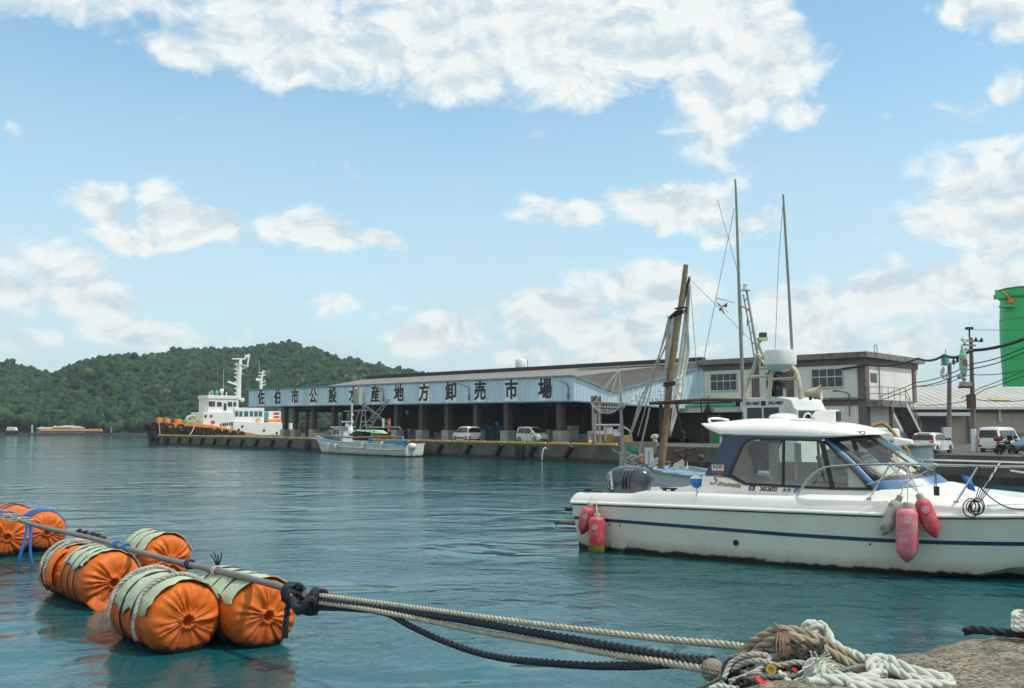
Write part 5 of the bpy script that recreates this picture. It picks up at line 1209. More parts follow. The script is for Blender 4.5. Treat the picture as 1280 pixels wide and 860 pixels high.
# search light on its post
mb = MB(); mb.tube(spline([A2(958, 455, 31.3), A2(952, 440, 31.3), A2(948, 431, 31.3), A2(952, 424, 31.3)], 5), .05, 7); mb.box(A2(953, 424, 31.2), (.30, .26, .1)); mb.build('light_post', m_beigem, fb)
mb = MB(); mb.box(A2(953.5, 419.5, 31.2), (.22, .22, .20)); mb.build('deck_light', mat('dark green lens', (.01, .05, .04), .2), fb, smooth=0, bevel=.02)
# lattice aerial mast with the white lamp
mb = MB(); mb.tube([A2(950, 460, 31.5), A2(933, 362, 31.7)], [.05, .035], 7); mb.tube([A2(944, 455, 31.9), A2(937, 410, 31.9), A2(929, 368, 31.9)], .025, 6)
for f in (.15, .3, .45, .6, .75, .9): mb.tube([A2(950, 460, 31.5).lerp(A2(933, 362, 31.7), f), A2(944, 455, 31.9).lerp(A2(929, 368, 31.9), f)], .018, 5)
mb.tube([A2(936, 398, 31.7), A2(934, 398, 31.7), A2(934, 408, 31.7)], .02, 5); mb.build('lattice_mast', m_steel, fb)
mb = MB(); mb.lathe([(.10, -.1), (.16, -.09), (.16, -.04), (.09, -.03), (.10, .13), (.07, .16), (0, .165)], 14, c=A2(932.5, 360, 31.7)); mb.build('mast_lamp', m_white, fb)
# long aerials
mb = MB(); mb.tube([A2(931, 545, 32.4), A2(929, 500, 32.4), A2(924.5, 380, 32.4), A2(920, 240, 32.4), A2(919, 224, 32.4)], [.07, .07, .055, .04, .03], 8); mb.build('aerial', m_aerial, fb)
mb = MB(); mb.tube([A2(990, 437, 30.5), A2(986, 360, 30.5), A2(980, 262, 30.5), A2(979, 243, 30.5)], [.05, .045, .04, .03], 8); mb.build('aerial', m_aerial, fb)
mb = MB()
for pts in (((979, 250), (973, 330), (969, 437)), ): mb.tube([A2(x, y, 30.6) for x, y in pts], .009, 4)
for a, b in (((918, 260), (879, 452)), ((897, 250), (925, 350)), ((857, 343), (947, 434)), ((862, 345), (874, 500)), ((925, 350), (929, 420))): mb.tube([A2(a[0], a[1], 33), A2(b[0], b[1], 32.5)], .011, 4)
mb.build('rigging_wire', m_aerial, fb)
mb = MB(); p = A2(902, 383, 32.6)
for i, (dx, dz) in enumerate(((-.22, .18), (.20, .12), (.05, -.26), (-.10, -.12), (.24, -.2))): mb.add([p, p + Vector((dx, .04 * (i - 2), dz)), p + Vector((dx * .6 + .07, .05, dz * .5 - .09))], [(0, 1, 2)])
mb.tube([p + Vector((-.2, 0, .3)), p + Vector((.45, 0, .12))], .012, 4); mb.tube([A2(925, 382, 32.4), A2(938, 388, 32)], .025, 4)
o = mb.build('red_streamer', mat('faded red rag', (.60, .13, .09), .8, var=.2), fb); s = o.modifiers.new('solid', 'SOLIDIFY'); s.thickness = .015
# bamboo mast and furled sail
YM = 34.6
def M2(px, py, Y=YM): return at(px, py, Y)
mb = MB(); P = spline([M2(826, 586), M2(831, 540), M2(835, 500), M2(838.5, 470), M2(844, 430), M2(849, 395), M2(854, 360), M2(857.5, 331)], 8)
rr = [(.135 - .045 * i / (len(P) - 1)) * (1.10 if i % 7 == 3 else 1) for i in range(len(P))]; mb.tube(P, rr, 12); mb.build('bamboo_mast', m_bamboo, fb, smooth=60)
def sailstrip(left, right, Y, name, folds=5):
    mb = MB(); rings = []
    nv = 22
    for i in range(nv + 1):
        f = i / nv; a = lerp_tab([(k / (len(left) - 1), v[0]) for k, v in enumerate(left)], f), lerp_tab([(k / (len(left) - 1), v[1]) for k, v in enumerate(left)], f)
        b = lerp_tab([(k / (len(right) - 1), v[0]) for k, v in enumerate(right)], f), lerp_tab([(k / (len(right) - 1), v[1]) for k, v in enumerate(right)], f)
        A, B_ = M2(a[0], a[1], Y), M2(b[0], b[1], Y); ring = []
        for j in range(15):
            t = j / 14; p = A.lerp(B_, t); w = (B_ - A).length
            p = p + Vector((0, 1, 0)) * (w * .16 * math.sin(t * math.pi * folds + f * 3.0) + .05 * mnoise.noise(Vector((t * 4, f * 9, 1)))); ring.append(p)
        rings.append(ring)
    mb.loft(rings, closed=False, caps=False); o = mb.build(name, m_sail, fb, smooth=60); s = o.modifiers.new('solid', 'SOLIDIFY'); s.thickness = .012
sailstrip([(861, 350), (855, 400), (848, 450), (842, 500), (836, 545)], [(863, 362), (860, 410), (862, 440), (856, 470), (852, 500), (838, 547)], YM + .15, 'sail')
sailstrip([(838, 395), (834, 440), (832, 480), (831, 530)], [(846, 392), (842, 440), (838, 480), (836, 530)], YM + .1, 'sail', 3)
sailstrip([(846, 472), (842, 490), (846, 505)], [(853, 468), (853, 485), (848, 507)], YM - .25, 'sail', 2)
mb = MB(); mb.tube([M2(836, 395), M2(833, 440), M2(832, 500), M2(830, 560)], .05, 7); mb.build('spar', m_steel, fb)
mb = MB()
for y, x, r_ in ((385, 851, .20), (389, 850.5, .20), (392, 848, .18), (478, 838, .24), (481, 837.5, .24)):
    n_ = 10; c = M2(x, y); mb.tube([c + Vector((math.cos(6.283 * k / n_) * r_, math.sin(6.283 * k / n_) * r_, .03 * math.sin(6.283 * k / n_ + 1))) for k in range(n_)], .035, 6, closed=True)
    if y in (392, 481): mb.build('mast_lashing', m_rope_k, fb); mb = MB()
mb.tube(spline([M2(862, 346), M2(858, 362), M2(853, 385)], 6), .05, 6); mb.build('mast_lashing', m_rope_k, fb); mb = MB(); mb.tube(spline([M2(849, 388), M2(842, 393), M2(837, 398)], 6), .06, 6)
mb.build('mast_lashing', m_rope_k, fb)
mb = MB()
for a, b, r_ in (((838, 400), (790, 540), .03), ((836, 396), (797, 545), .02), ((838, 418), (800, 500), .03), ((812, 510), (795, 580), .035), ((800, 500), (787, 545), .045)): mb.tube(sag(M2(a[0], a[1]), M2(b[0], b[1], 35.2), .08, 8), r_, 6)
mb.build('stay_rope', m_rope_s, fb)
# awning pole and its post
mb = MB(); mb.tube([M2(812, 504, 34.4), M2(850, 501.5, 33.6), M2(880, 499.5, 33), M2(928, 500, 32.2)], .055, 7); mb.tube([M2(812, 505, 34.7), M2(930, 502, 32.5)], .035, 6); mb.tube([M2(826, 504), M2(827, 585)], .07, 8); mb.build('awning_pole', m_rust, fb)
mb = MB(); c = M2(886, 511, 33); mb.lathe([(.03, .25), (.05, .16), (.13, .0), (.22, -.14), (.20, -.15)], 14, c=c, caps=False); mb.tube([c + Vector((0, 0, .25)), c + Vector((0, 0, .45))], .02, 5); mb.build('fishing_lamp', m_black, fb)
mb = MB(); mb.tube(spline([M2(845, 503, 34), M2(850, 530, 34), M2(853, 550, 34)], 5), .03, 6)
for i in range(5): mb.ball(M2(853 + i % 2, 541 + i * 2.4, 34), .09, 8, 6)
mb.build('hanging_rope', m_rope_k, fb); mb = MB(); mb.tube(sag(M2(876, 500, 33), M2(879, 555, 33), .0, 4), .022, 5); mb.build('hanging_rope', m_rope_k, fb)
# gear on the after deck
mb = MB(); mb.tube([M2(780, 586, 35.4), M2(780, 566, 35.4)], .17, 12); mb.tube([M2(780, 568, 35.4), M2(780, 565, 35.4)], .21, 12); mb.build('bollard_post', m_steel, fb, smooth=30)
mb = MB()
for x in (808.5, 814): mb.tube([M2(x, 580, 34.9), M2(x, 561, 34.9)], .075, 10)
mb.bar(M2(806, 562, 34.9), M2(816, 562, 34.9), .14); mb.build('net_roller', m_white, fb, smooth=30)
for x, y, nm in ((851, 583, 34.0), (822, 580, 34.8)): 
    mb = MB(); c = M2(x, y, nm); pr = [(-.34, -.12), (-.28, .05), (-.1, .20), (.1, .24), (.22, .2), (.26, -.12), (.12, -.12), (.06, -.02), (-.06, -.02), (-.10, -.12)]; mb.extr([c + Vector((dx, 0, dz)) for dx, dz in pr], (.05, .22, 0)); mb.build('line_guide', m_white, fb, smooth=0, bevel=.02)
mb = MB(); r_ = random.Random(5)
for i in range(16):
    cx, cy = r_.uniform(789, 812), r_.uniform(572, 588); R_ = r_.uniform(3, 8)
    mb.tube(spline([M2(cx + R_ * math.cos(k * .9 + i) * 1.2, cy + R_ * .45 * math.sin(k * .9 + i) + r_.uniform(-1, 1), 35.0 + .1 * math.sin(k)) for k in range(8)], 4), .03, 6)
tag(mb.build('rope_pile', m_rope_s), 'pale tangled rope pile on the stern of the bamboo masted fishing boat', 'rope')
mb = MB(); c = M2(787, 563, 35.1); mb.add([c + Vector(v) for v in ((-.12, 0, .22), (.12, .05, .1), (.34, .0, -.02), (.28, -.05, -.18), (.02, 0, -.08), (-.1, .0, .02))], [(0, 1, 2, 3, 4, 5)]); o = mb.build('green_cloth', mat('cloth green', (.01, .28, .16), .7)); s = o.modifiers.new('solid', 'SOLIDIFY'); s.thickness = .03
tag(o, 'bright green cloth draped at the stern of the bamboo masted fishing boat', 'cloth')
mb = MB(); mb.ball(M2(803, 576, 35), .14, 12, 8); tag(mb.build('float_ball', mat('salmon float', (.55, .22, .12), .5)), 'small salmon coloured float among the pale ropes on the stern', 'float')
mb = MB(); c = M2(800, 568, 35)
mb.tube(spline([M2(765, 560, 35.6), M2(772, 566, 35.6), M2(790, 567, 35.6), M2(794, 574, 35.6)], 6), .03, 6); mb.build('stern_rail', m_steel, fb)
mb = MB()
for a, b in (((840, 583), (842, 562)), ((857, 583), (858, 560)), ((842, 565), (870, 560)), ((838, 580), (872, 562)), ((846, 566), (858, 576)), ((876, 583), (876, 570))): mb.tube([M2(*a, 33.8), M2(*b, 33.8)], .05, 6)
mb.ball(M2(876, 572, 33.6), .12, 10, 6); mb.build('deck_rail', m_rust, fb)
# bow fittings with the ochre hose
mb = MB()
def Bx(px, py, Y=28.2): return at(px, py, Y)
mb.extr([Bx(1083, 534), Bx(1122, 536), Bx(1124, 552), Bx(1083, 552)], (.3, .6, 0)); mb.extr([Bx(1116, 546, 27.6), Bx(1139, 550, 27.6), Bx(1142, 556, 27.6), Bx(1116, 560, 27.6)], (.3, .6, 0)); mb.build('bow_casing', m_whw, fb, smooth=0, bevel=.05)
mb = MB(); mb.tube(spline([Bx(1090, 533, 28), Bx(1100, 529.5, 28), Bx(1108, 532, 27.9), Bx(1120, 545, 27.8), Bx(1134, 563, 27.6), Bx(1140, 575, 27.6)], 6), .055, 8); mb.build('hose', m_gold2, fb)
# landing net hanging from its pole at the stern
t = thing('landing_net', 'large hoop landing net on a tall pole at the stern of the pale fishing boat', 'landing net', tuple(M2(778, 584, 35.6)), 0)
mb = MB(); mb.tube([M2(779, 586, 35.6), M2(777, 530, 35.6), M2(774.5, 480, 35.6), M2(772.5, 457, 35.6)], [.075, .06, .045, .035], 8); c = M2(777, 508, 35.6); mb.ball(c, .13, 10, 8); mb.build('pole', m_steel, t)
hc = M2(758, 503.5, 35.4); hr = .62
hoop = [hc + Vector((hr * math.cos(k * math.pi / 16), hr * .9 * math.sin(k * math.pi / 16), -.03 * math.cos(k * math.pi / 16))) for k in range(32)]
mb = MB(); mb.tube(hoop, .022, 6, closed=True); mb.build('hoop', m_steel, t)
mb = MB(); apex = M2(774, 462, 35.5)
for k in range(0, 32, 4): mb.tube([hoop[k], apex], .008, 4)
for k in range(32):
    mb.tube([hc + (hoop[k] - hc) * f + Vector((0, 0, -.42 * (1 - f ** 2))) for f in (1, .75, .5, .25, .0)], .007, 4)
for f in (.8, .6, .4, .2): mb.tube([hc + (p - hc) * f + Vector((0, 0, -.42 * (1 - f ** 2))) for p in hoop], .007, 4, closed=True)
mb.build('net', mat('net twine', (.50, .50, .46), .8), t)

# ---------------------------------------------------------------- moored fishing boat by the hall
hd3 = (qp(10, 0) - qp(0, 0)); o3 = qp(q_at(519, -2.4), -2.4)
f3 = Frame(Vector((o3.x, o3.y, 0)), hd3)
def n3(px, py, yl=1.25): return f3.side(px, py, yl)       # heading away to the left, so the near side is its left
L3 = n3(393, 545, .0).x
b3 = thing('fishing_boat', 'small white fishing boat with steel derrick moored at the quay below the lettered fascia', 'fishing boat', tuple(f3.o), f3.rz)
def Q3(px, py, yl=1.2): return f3.side(px, py, yl)
zg = [(0, Q3(518, 556).z), (2.5, Q3(480, 556).z), (L3 * .6, Q3(440, 553).z), (L3 * .85, Q3(410, 549).z), (L3, Q3(393, 543.5).z + .05)]
m_h3 = hull_paint('moored boat hull', (.58, .62, .58), (.36, .36, .30), .1, .3, .5)
tab3 = [(0, 1.05), (1.5, 1.35), (L3 * .55, 1.35), (L3 * .8, .9), (L3, .05)]
mb = MB(); boat_hull(mb, tab3, zg, [(0, -.4), (L3 * .82, -.4), (L3, zg[-1][1] - .35)], L3); mb.build('hull', m_h3, b3, world=False, smooth=40)
mb = MB(); mb.tube([(L3 * i / 26, (cosine_tab(tab3, L3 * i / 26) + .02), cosine_tab(zg, L3 * i / 26) + .04) for i in range(27)], .05, 6); mb.tube([(L3 * i / 26, -(cosine_tab(tab3, L3 * i / 26) + .02), cosine_tab(zg, L3 * i / 26) + .04) for i in range(27)], .05, 6); mb.tube([(L3 * i / 26, (cosine_tab(tab3, L3 * i / 26) * .96 + .03), cosine_tab(zg, L3 * i / 26) - .45) for i in range(27)], .045, 6); mb.build('gunwale', m_white, b3, world=False)
mb = MB(); mb.loft([[(L3 * i / 26, -cosine_tab(tab3, L3 * i / 26), cosine_tab(zg, L3 * i / 26) - .06), (L3 * i / 26, cosine_tab(tab3, L3 * i / 26), cosine_tab(zg, L3 * i / 26) - .06)] for i in range(27)], closed=False, caps=False); mb.build('deck', mat('deck cyan', (.06, .24, .42), .7, var=.2), b3, world=False, smooth=0)
m_wood = mat('orange brown wood', (.36, .17, .06), .7, var=.2)
mb = MB(); mb.tube([Q3(394, 542.5, .3), Q3(410, 545.5, 1.1), Q3(440, 547, 1.25), Q3(470, 546, 1.25), Q3(492, 545.5, 1.25)], .09, 7); mb.build('rail_pole', m_wood, b3, world=False)
mb = MB(); mb.tube([Q3(466, 546.5, 1.2), Q3(504, 546.5, 1.2), Q3(505, 551, 1.2)], .08, 7); mb.bar(Q3(479, 553, 1.3), Q3(503, 553.5, 1.3), .10, .28); mb.bar(Q3(404, 547, .8), Q3(424, 550.5, 1.2), .08, .34); mb.box(Q3(462, 550, 1.1), (.25, .2, .7)); mb.box(Q3(411, 543, .9), (.25, .25, .5)); mb.box(Q3(508, 554, 1.0), (.3, .3, .4)); mb.build('blue_rail', mat('bright blue paint', (.03, .22, .52), .5, var=.15), b3, world=False, smooth=0)
mb = MB(); mb.bar(Q3(468, 550, 1.1), Q3(512, 551.5, 1.0), .12, .12); mb.build('yellow_rail', m_yellow, b3, world=False, smooth=0)
a, b = Q3(441, 540, .9), Q3(424, 552, .9)
mb = MB(); c = Q3(429, 545, 0); mb.box((c.x, 0, c.z - .1), (1.25, 1.6, 1.9)); mb.box((c.x + .1, 0, c.z + .9), (1.9, 1.9, .10)); mb.build('wheelhouse', m_whw, b3, world=False, smooth=0, bevel=.04)
mb = MB()
for dx in (-.3, .3): mb.box((c.x + dx, .81, c.z + .42), (.42, .03, .5))
mb.build('window', m_pane, b3, world=False, smooth=0)
mb = MB(); mb.tube([Q3(440, 543, .2), Q3(437, 534, .2), Q3(433, 531, .2)], [.35, .25, .16], 10); mb.bar(Q3(428, 527, .2), Q3(441, 527, .2), .25, .16); mb.ball(Q3(427, 537, .3), .18, 10, 8); mb.tube([Q3(434, 527, .2), Q3(434, 533, .2)], .10, 8); mb.build('radar', m_white, b3, world=False)
mb = MB(); mb.extr([Q3(443, 538, .9), Q3(472, 541.5, .9), Q3(466, 537, .3), Q3(446, 537, .3)], (0, -1.2, -.06)); mb.build('awning', mat('pale green sheet', (.34, .52, .38), .7, var=.1), b3, world=False, smooth=0)
mb = MB(); 
for px in (441.5, 457, 467): mb.tube([Q3(px, 548, .7), Q3(px, 538, .7)], .05, 6)
mb.box(Q3(452, 545, .0), (2.0, .9, .8)); mb.build('awning_post', m_dark, b3, world=False, smooth=0)
mb = MB()
def lad(a, b, a2, b2, r_, n_): 
    mb.tube([Q3(*a), Q3(*b)], r_, 6); mb.tube([Q3(*a2), Q3(*b2)], r_, 6)
    for i in range(1, n_ + 1): f = i / (n_ + 1); mb.tube([Q3(*a).lerp(Q3(*b), f), Q3(*a2).lerp(Q3(*b2), f)], r_ * .8, 5)
lad((450, 536, .4), (454.5, 502, .2), (457.5, 536, -.2), (455.5, 502, .2), .06, 3); lad((452, 535, .2), (486, 498, .2), (461, 537, -.2), (488, 498, .2), .05, 7)
mb.tube([Q3(454.5, 504, .2), Q3(455.5, 491, .2)], .07, 7); mb.tube([Q3(456, 506, .2), Q3(484, 528, .2)], .04, 5); mb.tube([Q3(450, 512, .2), Q3(442, 534, .2)], .05, 6); mb.tube([Q3(456, 504, .2), Q3(466, 502, .2)], .03, 5); mb.tube([Q3(458, 534, .2), Q3(499, 534, .2), Q3(501, 537, .2)], .06, 6); mb.tube([Q3(430, 514, .2), Q3(462, 513, .2)], .05, 6); mb.tube([Q3(455, 507, .2), Q3(487, 535, .2)], .02, 4)
mb.tube(spline([Q3(487, 498, .2), Q3(486, 492, .2), Q3(482, 488, .2), Q3(478, 488, .2)], 5), .02, 5); mb.build('derrick', m_steel, b3, world=False)
mb = MB(); mb.tube([Q3(439.5, 540, 0), Q3(440, 505, 0)], .09, 7); mb.ball(Q3(440.5, 519, 0), .13, 8, 6); mb.build('mast', m_white, b3, world=False)
mb = MB(); p = [Q3(442, 485.5, .1), Q3(449, 485.5, .1), Q3(448.5, 505.5, .1), Q3(441.5, 505.5, .1)]; mb.extr(p, (0, -.28, 0)); 
for f in (.3, .6): mb.tube([p[0].lerp(p[1], f) + Vector((0, .03, 0)), p[3].lerp(p[2], f) + Vector((0, .03, 0))], .05, 6)
mb.build('furled_sail', mat('beige canvas', (.42, .41, .32), .85, var=.12, vscale=3), b3, world=False, smooth=0, bevel=.06)
for px, ya, yb, nm, m_ in ((478.5, 523, 535, 'pale', m_cream), (485.5, 523, 540, 'red', mat('banner red', (.62, .10, .06), .7, dirt=(.7, .6, .5), dscale=3, damt=.7))):
    mb = MB(); mb.extr([Q3(px - .9, ya, .3), Q3(px + .9 + (.5 if nm == 'red' else 0), ya, .3), Q3(px + .9 + (.5 if nm == 'red' else 0), yb, .3), Q3(px - .9, yb, .3)], (0, -.1, 0)); mb.build('banner', m_, b3, world=False, smooth=0)
for px, ya, yb in ((411, 553, 562), (453.5, 553, 561), (478, 552, 558.5), (420, 555, 561)):
    p, q = Q3(px, ya, 1.48), Q3(px - .5, yb, 1.48); w_ = f3.w(p)
    mb = MB(); mb.tube([f3.w(p), f3.w(p).lerp(f3.w(q), .15), f3.w(p).lerp(f3.w(q), .85), f3.w(q)], [.07, .17, .17, .06], 10)
    tag(mb.build('boat_fender', m_cream), {411: 'dirty cream fender nearest the bow of the small moored fishing boat', 453.5: 'thick cream fender amidships on the small moored fishing boat', 478: 'cream fender nearest the stern of the small moored fishing boat', 420: 'smaller cream fender second from the bow of the small moored fishing boat'}[px], 'fender', 'fenders on the small moored boat')
p = f3.w(Q3(515, 558, .3)); mb = MB(); mb.ball(p, .33, 14, 10, (1.3, 1, .95)); tag(mb.build('boat_fender', m_cream), 'round cream bundle fender on the stern end of the small moored boat', 'fender')

# ---------------------------------------------------------------- tug
bw_dir = -qn
sT = qp(QL + 4.3, 0); 
ft = Frame(Vector((sT.x, sT.y, 0)) , bw_dir)              # its near side faces the pier
NS = 3.2                                                   # heading -qn: left is towards the near side
if (ft.o + ft.y).y > ft.o.y: NS = -3.2
sg_ = 1 if NS > 0 else -1
def T(px, py, f=1.0): return ft.side(px, py, NS * f)
xb_ = T(184, 530, .0).x; xs_ = T(380, 545).x
tg = thing('tugboat', 'white and orange tugboat with tall white mast lying beyond the far quay end', 'tugboat', tuple(ft.o), ft.rz)
m_orange = mat('tug orange', (.72, .26, .03), .5, var=.1, dirt=(.40, .15, .04), dscale=.8, damt=.5)
m_maroon = mat('tug maroon', (.07, .025, .018), .6, var=.2, dirt=(.16, .06, .03), dscale=.7, damt=.6)
m_tugw = mat('tug white', (.76, .77, .75), .45, var=.03, dirt=(.6, .58, .5), dscale=.8, damt=.3)
LT = xb_ - xs_
tabT = [(0, 2.6), (LT * .1, 3.2), (LT * .75, 3.2), (LT * .9, 2.3), (LT, .25)]
def zT(x): return lerp_tab([(xs_, T(380, 546).z), (T(335, 546).x, T(335, 545.5).z), (T(290, 537).x, T(290, 536.5).z), (T(262, 531).x, T(262, 531).z), (T(230, 528).x, T(230, 529).z), (xb_, T(187, 527.5, .1).z)], x)
def tug_shell(name, m_, dz0, dz1, off):
    mb = MB(); r_ = []
    for i in range(31):
        x = xs_ + LT * i / 30; b = cosine_tab(tabT, x - xs_) + off; z = zT(x)
        z0 = dz0 if dz0 < -5 else z + dz0
        lo = -1.0 if dz0 < -5 else z + dz0
        r_.append([(x, -b, z + dz1), (x - (0 if i < 28 else .5), -b * (.85 if dz0 < -5 else 1), lo), (x - (0 if i < 28 else .5), b * (.85 if dz0 < -5 else 1), lo), (x, b, z + dz1)])
    mb.loft(r_, closed=True, caps=True); return mb.build(name, m_, tg, world=False, smooth=35)
tug_shell('hull', m_maroon, -99, -.75, 0); tug_shell('bulwark', m_orange, -.74, 0, .03)
mb = MB(); 
for px0, px1, y0a, y0b, y1a, y1b in ((292, 353, 527, 529, 541, 547.5),): mb.extr([T(px0, y0a, 1.02), T(px1, y0b, 1.02), T(px1, 548, 1.02), T(335, 546, 1.02), T(px0, 537, 1.02)], (0, -NS * 2.04, 0))
mb.build('side_bulwark', m_tugw, tg, world=False, smooth=0)
m_tyre = mat('tyre rubber', (.016, .016, .017), .8, var=.3)
tyr = [(192, 532, 1), (203, 533, 1), (213, 534, 1), (226, 535, 1), (272, 540, 1.05), (282, 541.5, 1.05), (292, 543, 1.05), (302, 544, 1.05), (184, 532.5, .3)]
for px, py, f in tyr:
    fr_x = T(px, py, 0).x; bb = cosine_tab(tabT, fr_x - xs_)
    p = ft.side(px, py, sg_ * min(bb + .35, 3.45)); mb = MB(); n_ = 18
    mb.tube([(p.x + .48 * math.cos(6.283 * k / n_), p.y, p.z + .48 * math.sin(6.283 * k / n_)) for k in range(n_)], .19, 8, closed=True); mb.build('tyre_fender', m_tyre, tg, world=False)
mb = MB()
for i in range(7): p = ft.side(234 + i * 5, 536.5 + i * .4, sg_ * 3.5); mb.tube([(p.x, p.y, p.z - .55), (p.x, p.y, p.z + .5)], .33, 10)
mb.build('roller_fender', m_tyre, tg, world=False)
mb = MB(); p = ft.side(190, 543, sg_ * 1.0); mb.ball((p.x - .3, 0, p.z), 1.0, 14, 10, (.55, 1.6, 1.15)); mb.ball((xb_ - .1, 0, zT(xb_) - .4), .6, 14, 8, (1.2, 2.2, .8)); mb.build('bow_fender', m_tyre, tg, world=False)
def tbox(name, px0, px1, y0, y1, f, depth, m_, bev=.05, par=None):
    a, b = T(px0, y0, f), T(px1, y1, f); mb = MB(); mb.box(((a.x + b.x) / 2, a.y - sg_ * depth / 2, (a.z + b.z) / 2), (abs(a.x - b.x), depth, abs(a.z - b.z))); return mb.build(name, m_, tg if par is None else par, world=False, smooth=0, bevel=bev)
tbox('deck_house', 254, 292, 515, 537, .85, 5.2, m_tugw); tbox('deck_house', 291, 352, 528, 547, .8, 5.0, m_tugw)
lh = tbox('lower_house', 293, 330, 509.5, 529, .7, 4.4, m_tugw); br = tbox('bridge', 260.5, 298, 496, 515.5, .62, 4.0, m_tugw)
tbox('bridge_roof', 259.5, 300, 494, 499, .66, 4.2, m_tugw)
def twin(par, px0, px1, y0, y1, f, m_=m_pane): a, b = T(px0, y0, f), T(px1, y1, f); mb = MB(); mb.box(((a.x + b.x) / 2, a.y + sg_ * .02, (a.z + b.z) / 2), (abs(a.x - b.x), .06, abs(a.z - b.z))); mb.build('window', m_, par, world=False, smooth=0)
for a, b in ((261, 262.8), (263.4, 265.2), (266, 268.6)): twin(br, a, b, 501.5, 508, .625)
for a, b in ((271.5, 277), (285, 290), (292, 295)): twin(br, a, b, 502.5, 508, .625)
twin(br, 279.8, 282.8, 504, 513, .625)
m_pane2 = mat('green tinted pane', (.03, .12, .11), .08)
for a, b in ((294, 298), (299.5, 303), (305.5, 310), (312.5, 316), (318, 322), (323.5, 327.5)): twin(lh, a, b, 514, 520.5, .705, m_pane2)
mb = MB(); c = T(317, 497, 0)
tbox('funnel', 336, 351, 514, 526, .5, 2.4, m_tugw); tbox('funnel_base', 336, 352, 524, 529, .52, 2.6, m_orange)
a = T(345.5, 519, .5); mb = MB(); mb.box((a.x, a.y + sg_ * .03, a.z), (1.0, .06, .92)); mb.build('funnel_mark', mat('funnel red', (.55, .04, .04), .5), tg, world=False, smooth=0); mb = MB(); mb.box((a.x, a.y + sg_ * .07, a.z - .05), (1.0, .05, .2)); mb.build('funnel_stripe', m_tugw, tg, world=False, smooth=0)
tbox('vent_box', 330, 335.5, 515, 523, .4, 1.5, mat('sea green paint', (.02, .32, .24), .5))
for px in (200.5, 210.5, 224): tbox('bitt', px - 3, px + 3, 522 if px < 205 else 523.5, 530, .6, .9, m_orange)
for px, c_ in ((347, 0), (352, 1)): pass
tbox('winch', 232, 246, 525, 531, .4, 2.0, mat('winch green', (.20, .34, .22), .6, var=.3), bev=.25)
mb = MB(); c = T(239, 529, .2); n_ = 16
for dy in (-.5, 0, .5): mb.tube([(c.x + .75 * math.cos(6.283 * k / n_), c.y + dy, c.z + .45 + .75 * math.sin(6.283 * k / n_)) for k in range(n_)], .12, 6, closed=True)
mb.build('hawser_drum', mat('hawser green', (.42, .50, .36), .8, var=.2), tg, world=False)
def mast(px, ys, Ys, name, brs):
    mb = MB(); P = [T(px + dx, y, 0) for dx, y in ys]; mb.tube(P, Ys, 10); mb.build(name, m_tugw, tg, world=False)
mb = MB(); P = [T(298, 500, 0), T(299, 470, 0), T(300, 456, 0), T(301, 448, 0)]; mb.tube(P, [.42, .36, .34, .2], 10)
mb.bar(T(290, 448.5, 0), T(307, 448.5, 0), .25, .22); mb.bar(T(298, 455, 0), T(310, 458, 0), .9, .12); mb.tube([T(309, 459, 0), T(311, 446, 0)], .14, 8); mb.bar(T(306, 446, 0), T(312, 444, 0), .3, .45); mb.tube([T(300, 462, 0), T(309, 458, 0)], .16, 8)
mb.bar(T(285, 477, 0), T(297, 481, 0), .35, .3); 
for y in (456, 462, 467, 472, 478, 486, 492): mb.bar(T(294, y, 0), T(304 if y % 2 else 298, y, 0), .16, .12); mb.ball(T(294, y - .6, 0), .14, 8, 6)
mb.tube([T(296, 497, 0), T(296, 452, 0)], .05, 5); mb.build('main_mast', m_tugw, tg, world=False)
mb = MB(); P = [T(326, 489, 0), T(327, 474, 0), T(329, 463, 0)]; mb.tube(P, [.30, .2, .1], 8); mb.bar(T(320, 474, 0), T(326, 475, 0), .3, .45)
for y in (466, 470, 478, 482): mb.bar(T(323.5, y, 0), T(331.5, y - 1, 0), .12, .14); mb.ball(T(331, y - 1.5, 0), .14, 8, 6)
mb.tube([T(324, 473, 0), T(324, 450, 0)], .025, 4); mb.build('after_mast', m_tugw, tg, world=False)
mb = MB(); mb.tube([T(279.5, 496, 0), T(279.5, 462, 0)], .03, 4)
for px in (262, 266, 277, 283): mb.tube([T(px, 496, .4), T(px, 490, .4)], .1, 6)
mb.ball(T(277, 488.5, .3), .36, 10, 8); mb.ball(T(303, 500, .3), .36, 10, 8); mb.build('bridge_aerial', m_white, tg, world=False)
mb = MB()
for px in (264.5, 271): mb.ball(T(px, 491, .4), .36, 10, 8, (1, .7, 1.1))
mb.build('search_light', mat('dull green lamp', (.14, .34, .24), .5), tg, world=False)
mb = MB(); mb.ball(T(266.5, 527.5, .88), .34, 12, 8, (1, .3, .8)); mb.build('red_mark', mat('mark red', (.5, .05, .04), .5), tg, world=False)
mb = MB()
for i in range(15): mb.tube([T(293 + i * 2.6, 529, .84), T(293 + i * 2.6, 523.5, .84)], .028, 4)
for y in (523.5, 526): mb.tube([T(293, y, .84), T(330, y + .6, .84)], .028, 4)
for i in range(5): mb.tube([T(243 + i * 2.2, 531, .9), T(243 + i * 2.2, 523, .9)], .05, 4)
for y in (507.5, 510, 513): mb.tube([T(255, y, .8), T(262, y, .8)], .03, 4)
mb.build('railing', m_tugw, tg, world=False)
mb = MB(); n_ = 14; c = T(322.5, 525.5, .88); mb.tube([(c.x + .30 * math.cos(6.283 * k / n_), c.y, c.z + .30 * math.sin(6.283 * k / n_)) for k in range(n_)], .09, 6, closed=True); mb.build('life_ring', m_orange, tg, world=False)
mb = MB()
